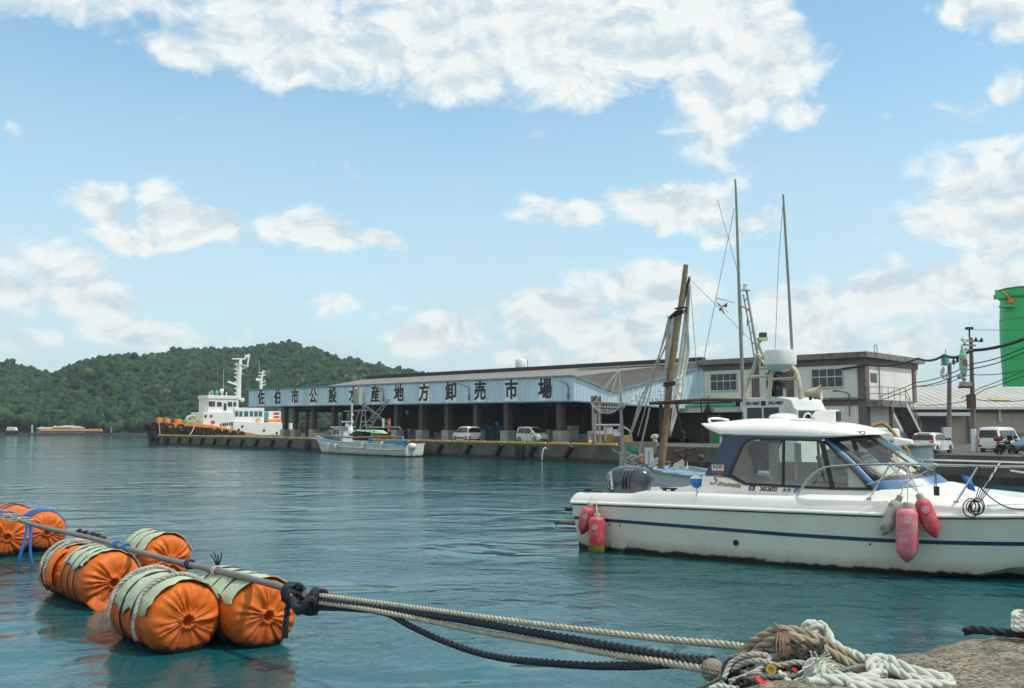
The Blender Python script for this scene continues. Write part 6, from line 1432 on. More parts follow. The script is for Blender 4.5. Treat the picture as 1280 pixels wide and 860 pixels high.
for i, px in enumerate((276, 279, 281.5, 284, 287, 290)): c = T(px, 531 - .3 * i, .86); mb.box((c.x, c.y + sg_ * .03, c.z), (.18 + .05 * (i % 2), .05, .42 + .1 * (i % 3)))
mb.build('name_lettering', m_sign, tg, world=False, smooth=0)
mb = MB()
for px, py in ((298.5, 537), (303, 533), (330, 538), (257, 520), (264, 520), (346, 541)): c = T(px, py, 1.03 if px > 292 else .86); mb.lathe([(.2, 0), (.2, .05), (0, .05)], 12, c=c, ax=(0, sg_, 0))
mb.build('porthole', m_sign, tg, world=False)
mb = MB(); c = T(341.5, 545, 1.05); mb.ball(c, .6, 12, 6, (1.2, .3, .45)); mb.build('side_fender', m_tyre, tg, world=False)
for a, b, nm in (((199, 530), (200, 543.5), 'first pale mooring rope from the tugboat bow down to the quay end'), ((243, 533), (237, 543.5), 'second pale mooring rope from the tugboat side to the quay, right of the first')):
    pa = ft.w(T(a[0], a[1], 1.1)); pb = gnd(b[0], b[1], QZ + .1); mb = MB(); mb.tube(sag(pa, pb, .15, 8), .07, 6); tag(mb.build('mooring_rope', m_rope_s), nm, 'rope')
# railings of the tug's stern seen between the columns
tbox('stern_gear', 363, 369, 529, 541, .3, 1.2, m_tugw); tbox('stern_gear', 366, 374, 529, 535, .3, .6, m_orange)
# pale hawser drums at the far side of the quay under the hall
c = qp(q_at(381, 3.0), 8); 
# orange boom across the bay, boat and sheds on the far shore
mb = MB(); P = [at(px, 540.2 - .6 * (i % 2), 296) for i, px in enumerate(range(50, 129, 3))]
for p in P: p.z = .25 + 1.1
mb.tube(P, [.42 + .18 * (i % 2) for i in range(len(P))], 8); tag(mb.build('floating_boom', mat('boom orange', (.48, .20, .07), .8)), 'long orange oil boom lying along the far shore below the hills', 'boom')
for i, (px0, px1, y0) in enumerate(((47, 66, 536), (66, 91, 534.3), (90, 105, 535.2))):
    a, b = at(px0, y0, 304), at(px1, y0, 304); t = thing('shed', ['leftmost low grey shed on the far shore behind the orange boom', 'longest grey shed on the far shore, middle of three', 'rightmost grey shed on the far shore behind the orange boom'][i], 'shed', (a.x, 304, .5), 0)
    mb = MB(); mb.box(((a.x + b.x) / 2, 306, (a.z + .5) / 2 + .1), (b.x - a.x - .3, 5, a.z - .5)); mb.build('wall', mat('shed grey', (.30, .33, .35), .7, var=.15, vscale=.5), t, smooth=0)
    mb = MB(); mb.extr([(a.x, 303, a.z), (a.x, 309, a.z), (a.x, 306, a.z + .7)], (b.x - a.x - .2, 0, 0)); mb.build('roof', mat('shed roof', (.38, .42, .45), .6), t, smooth=0)
t = thing('small_boat', 'tiny white cabin boat drawn up at the far left shore', 'boat', tuple(at(12, 539, 299)), 0)
a = at(5, 538, 299); mb = MB(); mb.extr([a, at(22, 538, 299), at(20, 541.5, 299), at(7, 541.5, 299)], (0, 2, 0)); mb.build('hull', m_dark, t, smooth=0)
mb = MB(); mb.extr([at(9, 533.5, 299.5), at(18, 534, 299.5), at(19.5, 538, 299.5), at(7.5, 538, 299.5)], (0, 1.4, 0)); mb.build('cabin', m_white, t, smooth=0)
for px, h_ in ((40, 531), (139, 534)):
    mb = MB(); mb.tube([at(px, 541, 302), at(px, h_, 302)], .35 if px == 40 else .15, 8); tag(mb.build('post', m_conc_l), 'pale post standing on the far shore, ' + ('left of the grey sheds' if px == 40 else 'right of the orange boom'), 'post')
# ---------------------------------------------------------------- cars
m_carw = mat('car white', (.74, .75, .74), .22, var=.02, coat=.6)
m_cars = mat('car pale green silver', (.46, .50, .44), .3, .2, var=.03, coat=.5)
m_carb = mat('car blue grey', (.07, .13, .18), .25, .2, var=.03, coat=.6)
m_cargl = mat('car glass', (.014, .018, .02), .06, var=.05)
m_tyre2 = mat('car tyre', (.013, .013, .014), .8, var=.2)
m_rim = mat('alloy rim', (.42, .43, .44), .3, .8)
m_lampr = mat('tail lamp red', (.58, .02, .025), .2, var=.1)
m_lampw = mat('head lamp', (.55, .57, .58), .1, .3)
m_plate = mat('number plate', (.65, .66, .62), .5)
m_platey = mat('yellow number plate', (.62, .45, .04), .5)
def car(lab, p, ang, prof, glassrows, L_, W_, m_, wheels, belt, roofz, scale=.72, tail='vert', front=False, plate=None, cat='car'):
    """prof: side outline (x,z) going round; glassrows: list of side windows as outlines; tumblehome above the belt"""
    t = thing('parked_car', lab, cat, tuple(p), ang)
    S = scale; hw = W_ / 2
    def yy(z, y): return y * (1.0 if z <= belt else 1 - .17 * (z - belt) / (roofz - belt))
    def ring(f, inset):
        cx = sum(a for a, _ in prof) / len(prof); cz = sum(b for _, b in prof) / len(prof); out = []
        for x, z in prof:
            out.append((( x + (cx - x) * inset) * S, yy(z, f * hw) * S, (z + (cz - z) * inset) * S))
        return out
    mb = MB(); mb.loft([ring(-1, .05), ring(-.95, .018), ring(-.8, 0), ring(-.4, -.006), ring(0, -.010), ring(.4, -.006), ring(.8, 0), ring(.95, .018), ring(1, .05)]); mb.build('body', m_, t, world=False, smooth=40)
    for sg in (-1, 1):
        for g in glassrows:
            pts = [(x * S, sg * (yy(z, hw) + .006) * S, z * S) for x, z in g]
            mb = MB(); mb.extr(pts, (0, -sg * .02, 0)); mb.build('side_window', m_cargl, t, world=False, smooth=0)
        for wx in wheels:
            o = MB(); o.lathe([(.20, .03), (.30, .05), (.315, .0), (.315, -.16), (.28, -.19)], 22, c=(wx * S, sg * (hw - .03) * S, .315 * S), ax=(0, sg, 0)) if False else None
            o = MB(); R_ = .315 * S; c = (wx * S, sg * (hw - .02) * S, R_)
            o.lathe([(R_ * .62, .02 * S), (R_ * .9, .035 * S), (R_, .0), (R_, -.15 * S), (R_ * .8, -.18 * S), (0.01, -.18 * S)], 24, c=c, ax=(0, sg, 0)); w = o.build('wheel', m_tyre2, t, world=False, smooth=40)
            q = MB()
            q.lathe([(R_ * .64, .02 * S), (R_ * .60, .025 * S), (R_ * .56, .0)], 24, c=c, ax=(0, sg, 0), caps=False)
            for k in range(5): a = 6.283 * k / 5; q.bar((c[0], c[1] + sg * .01 * S, c[2]), (c[0] + math.cos(a) * R_ * .6, c[1] + sg * .015 * S, c[2] + math.sin(a) * R_ * .6), .03 * S, R_ * .20, up=(0, 1, 0))
            q.lathe([(R_ * .56, -.03 * S), (.01, -.03 * S)], 20, c=c, ax=(0, sg, 0)); r_ = q.build('rim', m_rim, t, world=False, smooth=0); r_.parent = w
            a_ = MB(); a_.lathe([(R_ * 1.16, 0), (R_ * 1.16, .012 * S), (.01, .012 * S)], 28, c=(wx * S, sg * (hw - .035) * S, R_ * 1.04), ax=(0, sg, 0)); a_.build('wheel_arch', m_gasket, t, world=False)
        mb = MB(); mx = glassrows[-1][-1][0] if not front else glassrows[-1][-1][0]
        mb.box(((L_ * .24) * S, sg * (hw + .09) * S, (belt + .08) * S), (.16 * S, .2 * S, .14 * S)); mb.build('mirror', m_ if 'silver' in m_.name else m_gasket, t, world=False, smooth=0, bevel=.02)
    return t, S, hw, yy
def rearset(t, S, hw, yy, gl, lamps, xr, plate_z, m_pl, bumper=True):
    """rear window from outline (y,z) on the slanting tail; gl gives (x,z) bottom and top"""
    (xb, zb), (xt, zt2) = gl
    mb = MB(); w0, w1 = yy(zb, hw) * .86, yy(zt2, hw) * .86; pts = [(xb * S, -w0 * S, zb * S), (xb * S, w0 * S, zb * S), (xt * S, w1 * S, zt2 * S), (xt * S, -w1 * S, zt2 * S)]
    mb.extr([(x - .02, y, z) for x, y, z in pts], (.03, 0, 0)); mb.build('rear_window', m_cargl, t, world=False, smooth=0)
    for sg in (-1, 1):
        mb = MB(); mb.extr([((x - .02) * S, sg * y * S, z * S) for x, y, z in lamps], (.05 * S, -sg * .02 * S, 0)); mb.build('tail_light', m_lampr, t, world=False, smooth=0)
        mb = MB(); mb.box(((xr - .0) * S, sg * hw * .78 * S, .50 * S), (.04 * S, .26 * S, .13 * S)); mb.build('reflector_recess', m_gasket, t, world=False, smooth=0)
    mb = MB(); mb.box(((xr + .0) * S, 0, plate_z * S), (.05 * S, .33 * S, .165 * S)); mb.build('number_plate', m_pl, t, world=False, smooth=0)
    mb = MB(); mb.box(((xr + .12) * S, 0, .27 * S), (.18 * S, hw * 1.5 * S, .14 * S)); mb.build('bumper', m_gasket, t, world=False, smooth=0, bevel=.01)
# white hatchback at the roadside
p = gnd(1170, 566.8, QZ + .004); p = Vector((p.x + .15, p.y + .75, QZ + .004))
hp = [(-1.93, .30), (-1.98, .50), (-1.93, .80), (-1.90, .95), (-1.66, 1.36), (-1.50, 1.47), (-.9, 1.525), (-.2, 1.51), (.35, 1.40), (1.05, 1.00), (1.55, .88), (1.88, .70), (1.96, .48), (1.90, .28), (1.5, .22), (-1.5, .22)]
hg = [[(-1.45, 1.02), (-.42, .98), (-.42, 1.40), (-1.2, 1.38), (-1.42, 1.22)], [(-.36, .98), (.95, .96), (.35, 1.30), (-.36, 1.40)]]
t, S, hw, yy_ = car('white hatchback with red tail lights parked by the utility poles at the roadside', p, R(46), hp, hg, 3.9, 1.69, m_carw, (-1.27, 1.25), .98, 1.52)
rearset(t, S, hw, yy_, ((-1.90, .98), (-1.66, 1.36)), [(-1.86, .82, .95), (-1.90, .80, .78), (-1.94, .52, .80), (-1.92, .58, .90), (-1.86, .66, .98), (-1.64, .68, 1.36), (-1.60, .73, 1.36)], -1.97, .68, m_plate)
mb = MB(); mb.box((-1.62 * S, 0, 1.475 * S), (.2 * S, 1.0 * S, .03 * S)); mb.build('roof_spoiler', m_carw, t, world=False, smooth=0)
# white van with the motorcycle in front of it
p = gnd(1260, 565.5, QZ + .004); p = Vector((p.x + .2, p.y + 1.3, QZ + .004))
vp = [(-2.30, .30), (-2.35, .55), (-2.33, 1.0), (-2.26, 1.80), (-2.1, 1.96), (-1.2, 2.0), (.8, 1.98), (1.35, 1.88), (2.0, 1.22), (2.28, 1.05), (2.36, .6), (2.3, .28), (1.9, .22), (-1.9, .22)]
vg = [[(-2.05, 1.12), (-.95, 1.12), (-.95, 1.72), (-2.02, 1.72)], [(-.88, 1.12), (.30, 1.12), (.30, 1.72), (-.88, 1.72)], [(.40, 1.10), (1.70, 1.10), (1.28, 1.70), (.40, 1.72)]]
t, S, hw, yy_ = car('boxy white van parked at the right edge of the roadside, black motorcycle in front', p, R(44), vp, vg, 4.7, 1.69, m_carw, (-1.4, 1.25), 1.08, 1.98, scale=.70, cat='van')
rearset(t, S, hw, yy_, ((-2.335, 1.15), (-2.27, 1.74)), [(-2.34, .80, .62), (-2.34, .68, .62), (-2.32, .68, 1.05), (-2.32, .80, 1.05)], -2.35, .72, m_plate)
# small blue car at the frame edge
p = gnd(1278, 567.5, QZ + .004); p = Vector((p.x + .9, p.y + .4, QZ + .004))
t, S, hw, yy_ = car('blue grey small car cut by the right edge, beside the motorcycle', p, R(200), hp, hg, 3.9, 1.69, m_carb, (-1.27, 1.25), .98, 1.52, scale=.66)
# white compact van under the hall
kp = [(-1.60, .28), (-1.66, .55), (-1.62, .95), (-1.50, 1.48), (-1.38, 1.60), (-.8, 1.66), (0, 1.65), (.42, 1.56), (1.02, 1.05), (1.55, .90), (1.80, .62), (1.82, .40), (1.72, .25), (1.3, .2), (-1.3, .2)]
kg = [[(-1.42, 1.02), (-.42, .98), (-.42, 1.50), (-1.25, 1.50)], [(-.34, .98), (.92, .98), (.38, 1.44), (-.34, 1.52)]]
a = qp(q_at(584, 2.2), 2.2)
t, S, hw, yy_ = car('white compact car parked between the hall columns, facing left', Vector((a.x, a.y, QZ + .004)), math.atan2(qd.y, qd.x) - R(6), kp, kg, 3.6, 1.66, m_carw, (-1.1, 1.12), 1.0, 1.65, scale=.86)
rearset(t, S, hw, yy_, ((-1.625, 1.0), (-1.50, 1.48)), [(-1.62, .82, .95), (-1.62, .72, .95), (-1.50, .66, 1.40), (-1.47, .72, 1.40)], -1.65, .66, m_plate)
mb = MB(); mb.box((0, .82 * S, .42 * S), (1.5 * S, .06 * S, .16 * S)); mb.build('side_skirt', m_gasket, t, world=False, smooth=0)
kp2 = [(-1.62, .28), (-1.66, .55), (-1.63, 1.0), (-1.52, 1.52), (-1.40, 1.62), (-.6, 1.66), (.1, 1.63), (.42, 1.55), (1.12, 1.02), (1.52, .92), (1.68, .70), (1.70, .40), (1.62, .25), (1.3, .2), (-1.3, .2)]
a = qp(q_at(665, 2.1), 2.1)
t, S, hw, yy_ = car('pale silver green small car parked between the hall columns, facing right', Vector((a.x, a.y, QZ + .004)), math.atan2(-qd.y, -qd.x) + R(2), kp2, kg, 3.4, 1.48, m_cars, (-1.12, 1.12), 1.0, 1.65, scale=.84)
mb = MB(); w0 = .62; mb.extr([(1.10 * S + .02, -.60 * S, 1.05 * S), (1.10 * S + .02, .60 * S, 1.05 * S), (.44 * S + .02, .52 * S, 1.53 * S), (.44 * S + .02, -.52 * S, 1.53 * S)], (-.05, 0, -.03)); mb.build('windscreen', m_cargl, t, world=False, smooth=0)
for sg in (-1, 1): mb = MB(); mb.extr([(1.70 * S, sg * .45 * S, .68 * S), (1.60 * S, sg * .735 * S, .72 * S), (1.50 * S, sg * .735 * S, .88 * S), (1.62 * S, sg * .45 * S, .82 * S)], (.02, 0, .015)); mb.build('headlight', m_lampw, t, world=False, smooth=0)
mb = MB(); mb.box((1.705 * S, 0, .50 * S), (.04, .33 * S, .165 * S)); mb.build('number_plate', m_platey, t, world=False, smooth=0); mb = MB(); mb.box((1.70 * S, 0, .36 * S), (.04, .9 * S, .12 * S)); mb.build('grille', m_gasket, t, world=False, smooth=0)
# motorcycle seen from behind the road edge
p = gnd(1259, 568, QZ + .004)
mc = thing('motorcycle', 'black motorcycle with a top box and red tail light in front of the white van', 'motorcycle', (p.x, p.y + .15, QZ + .004), R(28))
for wx in (-.50, .50):
    mb = MB(); n_ = 20; mb.tube([(wx + .235 * math.cos(6.283 * k / n_), 0, .235 + .01 + .235 * math.sin(6.283 * k / n_) - .02) for k in range(n_)], .055, 8, closed=True); mb.lathe([(.1, -.05), (.1, .05), (.02, .06)], 12, c=(wx, 0, .225), ax=(0, 1, 0)); mb.build('wheel', m_tyre2, mc, world=False)
mb = MB(); mb.box((0, 0, .38), (.5, .24, .30)); mb.ball((.14, 0, .62), .16, 12, 8, (1.5, .8, .8)); mb.box((-.25, 0, .60), (.55, .2, .08)); mb.bar((.48, 0, .25), (.34, 0, .75), .08); mb.bar((-.5, 0, .25), (-.1, 0, .45), .07); mb.box((-.42, 0, .48), (.3, .16, .10)); mb.build('body', m_gasket, mc, world=False, smooth=30, bevel=.02)
mb = MB(); mb.box((-.52, 0, .80), (.30, .36, .26)); mb.build('top_box', m_gasket, mc, world=False, smooth=0, bevel=.04); mb = MB(); mb.box((-.69, 0, .86), (.05, .34, .10)); mb.box((-.60, 0, .56), (.05, .16, .07)); mb.build('tail_light', m_lampr, mc, world=False, smooth=0)
mb = MB(); mb.tube([(.34, -.34, .80), (.36, -.1, .76), (.36, .1, .76), (.34, .34, .80)], .02, 6); mb.extr([(.40, -.15, .7), (.40, .15, .7), (.30, .12, .95), (.30, -.12, .95)], (.02, 0, .01)); mb.tube([(.33, -.26, .78), (.32, -.34, .9)], .012, 5); mb.ball((.32, -.36, .92), .06, 8, 6); mb.tube([(.33, .26, .78), (.32, .34, .9)], .012, 5); mb.ball((.32, .36, .92), .06, 8, 6); mb.build('handlebar', m_gasket, mc, world=False, smooth=30)
mb = MB(); mb.box((-.2, -.22, .36), (.36, .14, .22)); mb.box((-.2, .22, .36), (.36, .14, .22)); mb.build('side_case', m_gasket, mc, world=False, smooth=0, bevel=.03)

# ---------------------------------------------------------------- under the hall
def onq(px, t): q = qp(q_at(px, t), t); return Vector((q.x, q.y, QZ + .004))
m_crate = mat('blue crate plastic', (.015, .10, .17), .6, var=.2)
a = onq(609, FT + 7); k = 0
for i in range(4):
    for j in range(3):
        mb = MB(); c = a + (-qd) * (i * 1.25) + Vector((0, 0, .26 + j * .52)); mb.box(c, (1.15, .8, .46), ax=(qd, qn, fu)); mb.box(c + Vector((0, 0, .21)), (1.22, .86, .06), ax=(qd, qn, fu))
        tag(mb.build('fish_crate', m_crate, smooth=0), 'dark blue plastic fish crate in the stacks between the two cars in the hall', 'crate', 'blue fish crates in the hall')
for px, t_, w_, h_, c_, lab in ((752, 3.0, 1.5, .8, (.26, .17, .06), 'brown wooden crate on the quay corner by the pale posts'), (766, 3.2, 1.3, .95, (.42, .28, .06), 'ochre wooden crate on the quay corner, right of the brown one'), (777, 2.8, 1.2, .75, (.30, .2, .08), 'low brown crate nearest the quay steps')):
    a = onq(px, t_); mb = MB()
    for j in range(4): mb.box(a + Vector((0, 0, h_ * (j + .5) / 4)), (w_, .9, h_ / 4 - .04), ax=(qd, qn, fu))
    mb.box(a + Vector((0, 0, h_ / 2)), (w_ - .1, .8, h_ - .05), ax=(qd, qn, fu))
    tag(mb.build('wooden_crate', mat('crate wood ' + str(px), c_, .8, var=.25), smooth=0), lab, 'crate')
t = thing('loading_frame', 'pale pipe frame with boxes standing at the hall corner above the steps', 'frame', tuple(onq(758, 2.2)), 0)
mb = MB(); Y_ = 73.5
for a, b in (((744, 517), (744, 553)), ((744, 531.5), (776, 531.5)), ((774, 531.5), (774, 540)), ((757, 532), (757, 552)), ((750, 545), (750, 556))): mb.tube([at(*a, Y_), at(*b, Y_)], .09, 7)
mb.tube(spline([at(779, 534, Y_), at(786, 538, Y_), at(789, 545, Y_), at(790, 556, Y_)], 5), .08, 6); mb.build('pipe_frame', m_steel, t)
mb = MB(); mb.box(at(760, 538, Y_ + .3), (.7, .5, .55)); mb.box(at(771, 541, Y_ + .3), (.5, .5, .5)); mb.build('switch_box', m_white, t, smooth=0)
mb = MB(); a = at(806, 553, 66); mb.box(a + Vector((-.4, 0, -.35)), (2.4, .4, .8)); mb.build('plank_wall', mat('plank grey brown', (.17, .15, .11), .85, var=.3), t, smooth=0)
mb = MB(); c = onq(818, 1.5); mb.lathe([(.16, 0), (.16, .55), (.24, .6), (.24, .8), (.12, .85), (0, .86)], 14, c=c); mb.tube([c + Vector((-.3, -.05, .62)), c + Vector((.25, -.05, .7))], .12, 8); tag(mb.build('mooring_bollard', m_beigem), 'cream mooring bollard on the quay left of the bamboo mast', 'bollard')
# traffic cone
t = thing('traffic_cone', 'small orange and white traffic cone on the quay below the hall', 'cone', tuple(onq(737, 1.6)), 0)
mb = MB(); mb.lathe([(.15, .03), (.12, .2), (.10, .32), (.06, .56), (.045, .62), (0, .62)], 14); mb.box((0, 0, .015), (.36, .36, .03)); mb.build('cone_body', m_orange, t, world=False)
mb = MB(); mb.lathe([(.128, .2), (.106, .33)], 14, caps=False); mb.build('white_band', m_white, t, world=False)
# pale foam boxes deep in the hall
m_foam = mat('foam box', (.42, .44, .44), .8, var=.1)
for px, t_, nn in ((516, FT + 6, 3), (540, FT + 7.5, 4), (549, FT + 6.5, 2), (578, FT + 8, 4), (625, FT + 8.5, 5), (690, FT + 7, 3), (716, FT + 6, 4), (727, FT + 7, 2)):
    a = onq(px, t_)
    for j in range(nn):
        mb = MB(); c = a + Vector((0, 0, .19 + j * .37)); mb.box(c, (.95, .6, .33), rz=.3 * ((px + j) % 3)); mb.box(c + Vector((0, 0, .16)), (1.0, .65, .05), rz=.3 * ((px + j) % 3))
        tag(mb.build('foam_box', m_foam, smooth=0), 'pale foam fish box stacked deep in the shade of the hall', 'box', 'foam boxes in the hall')
# inside signs
for px, lab in ((500, 'small pale sign hanging in the dark hall, left of two'), (509, 'small pale sign hanging in the dark hall, right of two')):
    c = qp(q_at(px, FT + 5), FT + 5, QZ + 3.1); mb = MB(); mb.box(c, (.55, .05, .7), ax=(qd, qn, fu)); mb.tube([c + Vector((0, 0, .35)), c + Vector((0, 0, 1.2))], .015, 4); tag(mb.build('hanging_sign', m_white, smooth=0), lab, 'sign')

# ---------------------------------------------------------------- orange floats
m_float = hull_paint('orange tarpaulin', (.66, .145, .014), (.36, .062, .010), -.325, .06, .52, (.03, .016, .008), (.15, .034, .014), var=.14, vscale=2.5, dscale=2.5, damt=.75, bump=.55, bscale=9, spec=.3, coat=0.0)  # lower half darkened to maroon: grime, with side shade put into the colour
m_wrap = mat('pale green wrap', (.43, .49, .35), .75, var=.10, vscale=4, dirt=(.26, .33, .23), dscale=3, damt=.6, bump=.7, bscale=9)
m_frope = mat('grey white rope', (.40, .39, .34), .9, var=.25, vscale=12, dirt=(.18, .17, .15), dscale=8, damt=.6)
m_krope = mat('black navy rope', (.014, .020, .030), .75, var=.3, vscale=20)
m_crope = mat('cream rope', (.46, .42, .32), .85, var=.2, vscale=10, dirt=(.25, .22, .15), dscale=6, damt=.5)
m_brope = mat('bright blue rope', (.02, .13, .42), .7, var=.2)
PD = Vector((-.667, .745, 0)).normalized(); PR = Vector((PD.y, -PD.x, 0)); PR = PR if PR.x > 0 else -PR
m_slime = mat('tide slime', (.05, .03, .012), .6, var=.4, vscale=6)
def floaty(lab, c_end, L_, r, seed, wrap=(-1.35, 1.0), wx=(.10, .92), straps=(.3, .5, .72), m_strap=None, strap_r=.012, open_end=False, wrap_m=None, axis=None, thick=()):
    """a foam cylinder gathered into an orange tarpaulin bag; the near end faces the quay"""
    A = (axis or PD).normalized(); U = Vector((0, 0, 1)); W = A.cross(U); W.normalize()      # W points to the left of the axis seen from the near end
    if W.dot(PR) < 0: W = -W
    rn = random.Random(seed); off = Vector((seed * 3.7, seed * 1.3, 0))
    t = thing('float_buoy', lab, 'buoy', tuple(c_end), 0, 'orange floats lashed along the pipe')
    n_ = 120; npl = 17 + seed % 4
    ph = [rn.uniform(-.35, .35) for _ in range(npl)]; am = [rn.uniform(.35, 1.5) for _ in range(npl)]
    def pleat(a):
        """sharp folds radiating from the gathered neck"""
        a = a + .10 * math.sin(3 * a + seed) + .07 * math.sin(5 * a + 2 * seed)
        u = a / (2 * math.pi) * npl; i = int(math.floor(u)) % npl; f = u - math.floor(u)
        f = min(1, max(0, f + .25 * math.sin(ph[i] * 6) * math.sin(math.pi * f)))
        return am[i] * (1 - abs(2 * f - 1)) ** .8 - .45
    prof = [(0.0, L_ + .05), (.55, L_ + .05), (.9, L_ + .01), (1.0, L_ - .08)]
    prof += [(1.0 + .012 * math.sin(i), L_ - .08 - (L_ - .22) * i / 14) for i in range(1, 15)]
    prof += [(.992, .09), (.97, .045), (.93, .01), (.86, -.025), (.76, -.045), (.64, -.056), (.52, -.060), (.40, -.058), (.31, -.052), (.24, -.060), (.195, -.078), (.165, -.078), (.14, -.05), (.115, .0), (.09, .03), (0.0, .035)]
    rings = []
    for rr, x in prof:
        ring = []
        for k in range(n_):
            a = 2 * math.pi * k / n_; d = 0.0; dr = 0.0
            if x < .12:
                e = max(0, min(1, (1 - rr) / .8)); wgt = (math.sin(math.pi * min(1, (1.02 - rr) / .9)) ** .7) if rr > .12 else .0
                d = -pleat(a + .15 * e) * .042 * wgt * (r / .47)
                dr = .018 * mnoise.noise(Vector((math.cos(a) * 3, math.sin(a) * 3, x * 5)) + off) if rr > .3 else .012 * math.sin(npl * .5 * a)
                d += .018 * mnoise.noise(Vector((math.cos(a) * rr * 6, math.sin(a) * rr * 6, seed))) - .012 * abs(mnoise.noise(Vector((math.cos(a) * 11, math.sin(a) * 11, rr * 4 + seed))))
            else:
                dr = .034 * mnoise.noise(Vector((math.cos(a) * 2.2, math.sin(a) * 2.2, x * 2.2)) + off) + .016 * mnoise.noise(Vector((math.cos(a) * 6, math.sin(a) * 6, x * 4)) + off)
                if x < .35: dr += -pleat(a) * .012 * (1 - (x - .12) / .25 if x > .12 else 1)
                for s_ in straps: dr -= .018 * math.exp(-((x - s_ * L_) / .05) ** 2)
            q = r * (rr + (dr if rr > .05 else 0))
            ring.append(Vector(c_end) + A * (x * 1.0 + d) + (W * math.cos(a) + U * math.sin(a)) * q)
        rings.append(ring)
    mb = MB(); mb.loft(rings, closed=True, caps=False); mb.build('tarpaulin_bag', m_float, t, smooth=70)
    # slimy collar at the waterline follows the water plane: thin band of weed round the body
    def arc(x, a0, a1, rad, n=24, wob=0.0, sd=0): return [Vector(c_end) + A * (x + wob * mnoise.noise(Vector((a * 2, sd, x)))) + (W * math.cos(a) + U * math.sin(a)) * rad for a in [a0 + (a1 - a0) * i / n for i in range(n + 1)]]
    if wrap:
        a0, a1 = math.pi / 2 + wrap[0], math.pi / 2 + wrap[1]; g = []
        nx_ = 16
        for i in range(nx_ + 1):
            x = L_ * (wx[0] + (wx[1] - wx[0]) * i / nx_); ring = []
            for k in range(41):
                f = k / 40; a = a0 + (a1 - a0) * f
                ed = .09 * mnoise.noise(Vector((f * 5, seed, 0))) + .03 * mnoise.noise(Vector((f * 14, seed, 3))); xx = x + (ed - .06 * math.sin(math.pi * f)) * (1 - i / nx_)
                aa = a + .26 * mnoise.noise(Vector((x * 3, seed + 5, k // 20))) * (abs(f - .5) * 2) ** 6
                rad = r * (1.032 + .036 * mnoise.noise(Vector((x * 3.2, a * 3.0, seed))) + .026 * mnoise.noise(Vector((x * 8, a * 5, seed)))) + .006
                for s_ in straps: rad -= .010 * math.exp(-((x - s_ * L_) / .035) ** 2)
                if i == 0: rad += .012
                ring.append(Vector(c_end) + A * xx + (W * math.cos(aa) + U * math.sin(aa)) * rad)
            g.append(ring)
        mb = MB(); mb.loft(g, closed=False, caps=False); o = mb.build('wrap_cloth', wrap_m or m_wrap, t, smooth=60); s = o.modifiers.new('solid', 'SOLIDIFY'); s.thickness = .010; s.offset = 1
    for i, s_ in enumerate(straps):
        mb = MB(); P = arc(L_ * s_, math.pi / 2 - 2.35, math.pi / 2 + 2.35, r * 1.035 + .012, 40, .03, seed + i); mb.tube(P, strap_r, 6); mb.build('strap', m_strap or m_krope, t)
    for i, (s_, b0, b1) in enumerate(thick):
        rr = .026; mb = MB(); P = arc(L_ * s_, math.pi / 2 + b0, math.pi / 2 + b1, r * 1.04 + .02 + rr, 30, .07, seed + 9 + i); strands(mb, P, rr, n=3, seg=6); mb.build('binding_rope', m_frope, t)
    return t
def fend(px, py, z): return gnd(px, py, z)
RF = .47
e1 = fend(232.5, 775.5, .385); e2 = fend(333, 769.5, .385)
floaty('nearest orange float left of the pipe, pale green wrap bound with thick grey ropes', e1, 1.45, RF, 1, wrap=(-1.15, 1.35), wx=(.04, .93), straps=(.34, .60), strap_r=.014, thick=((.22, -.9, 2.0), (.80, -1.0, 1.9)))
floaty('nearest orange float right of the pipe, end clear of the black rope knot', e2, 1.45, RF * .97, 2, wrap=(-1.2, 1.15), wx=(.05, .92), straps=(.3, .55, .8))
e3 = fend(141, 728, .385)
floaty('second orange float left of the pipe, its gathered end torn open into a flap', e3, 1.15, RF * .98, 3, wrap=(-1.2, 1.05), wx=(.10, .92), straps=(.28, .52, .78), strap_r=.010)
# torn flap of that float
mb = MB(); g = []
for i in range(13):
    f = i / 12; a = math.pi * (1.16 + .92 * f) ; ring = []
    for j in range(7):
        s_ = j / 6; rad = RF * (.98 - .55 * s_ * (math.sin(math.pi * f) ** .5) * .2) ; 
        p = e3 - PD * (.05 + .16 * s_ * math.sin(math.pi * f)) + (PR * math.cos(a) + Vector((0, 0, 1)) * math.sin(a)) * (RF * (.55 + .43 * s_)) + Vector((0, 0, -.04 * s_))
        p = p - PD * .02 * mnoise.noise(Vector((f * 6, s_ * 3, 1))); ring.append(p)
    g.append(ring)
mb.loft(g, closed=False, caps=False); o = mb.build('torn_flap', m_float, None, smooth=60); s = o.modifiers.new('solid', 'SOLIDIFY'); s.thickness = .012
flap = o
tag(flap, 'loose torn orange tarpaulin flap hanging from the second float left of the pipe', 'tarpaulin')
e4 = fend(210.5, 700.5, .40)
floaty('second orange float right of the pipe, half hidden, pale green cover crumpled', e4, 1.15, RF * .95, 4, wrap=(-1.3, 1.4), wx=(.10, .95), straps=(.4, .7))
e5 = e3 + PD * 1.28 - PR * .02
floaty('third orange float left of the pipe with a loose flap and grey ropes', Vector((e5.x, e5.y, .38)), .85, RF * .93, 5, wrap=(-1.0, 1.3), wx=(.38, .95), straps=(.55, .8), thick=((.45, -.7, 1.9), (.75, -.7, 2.0)))
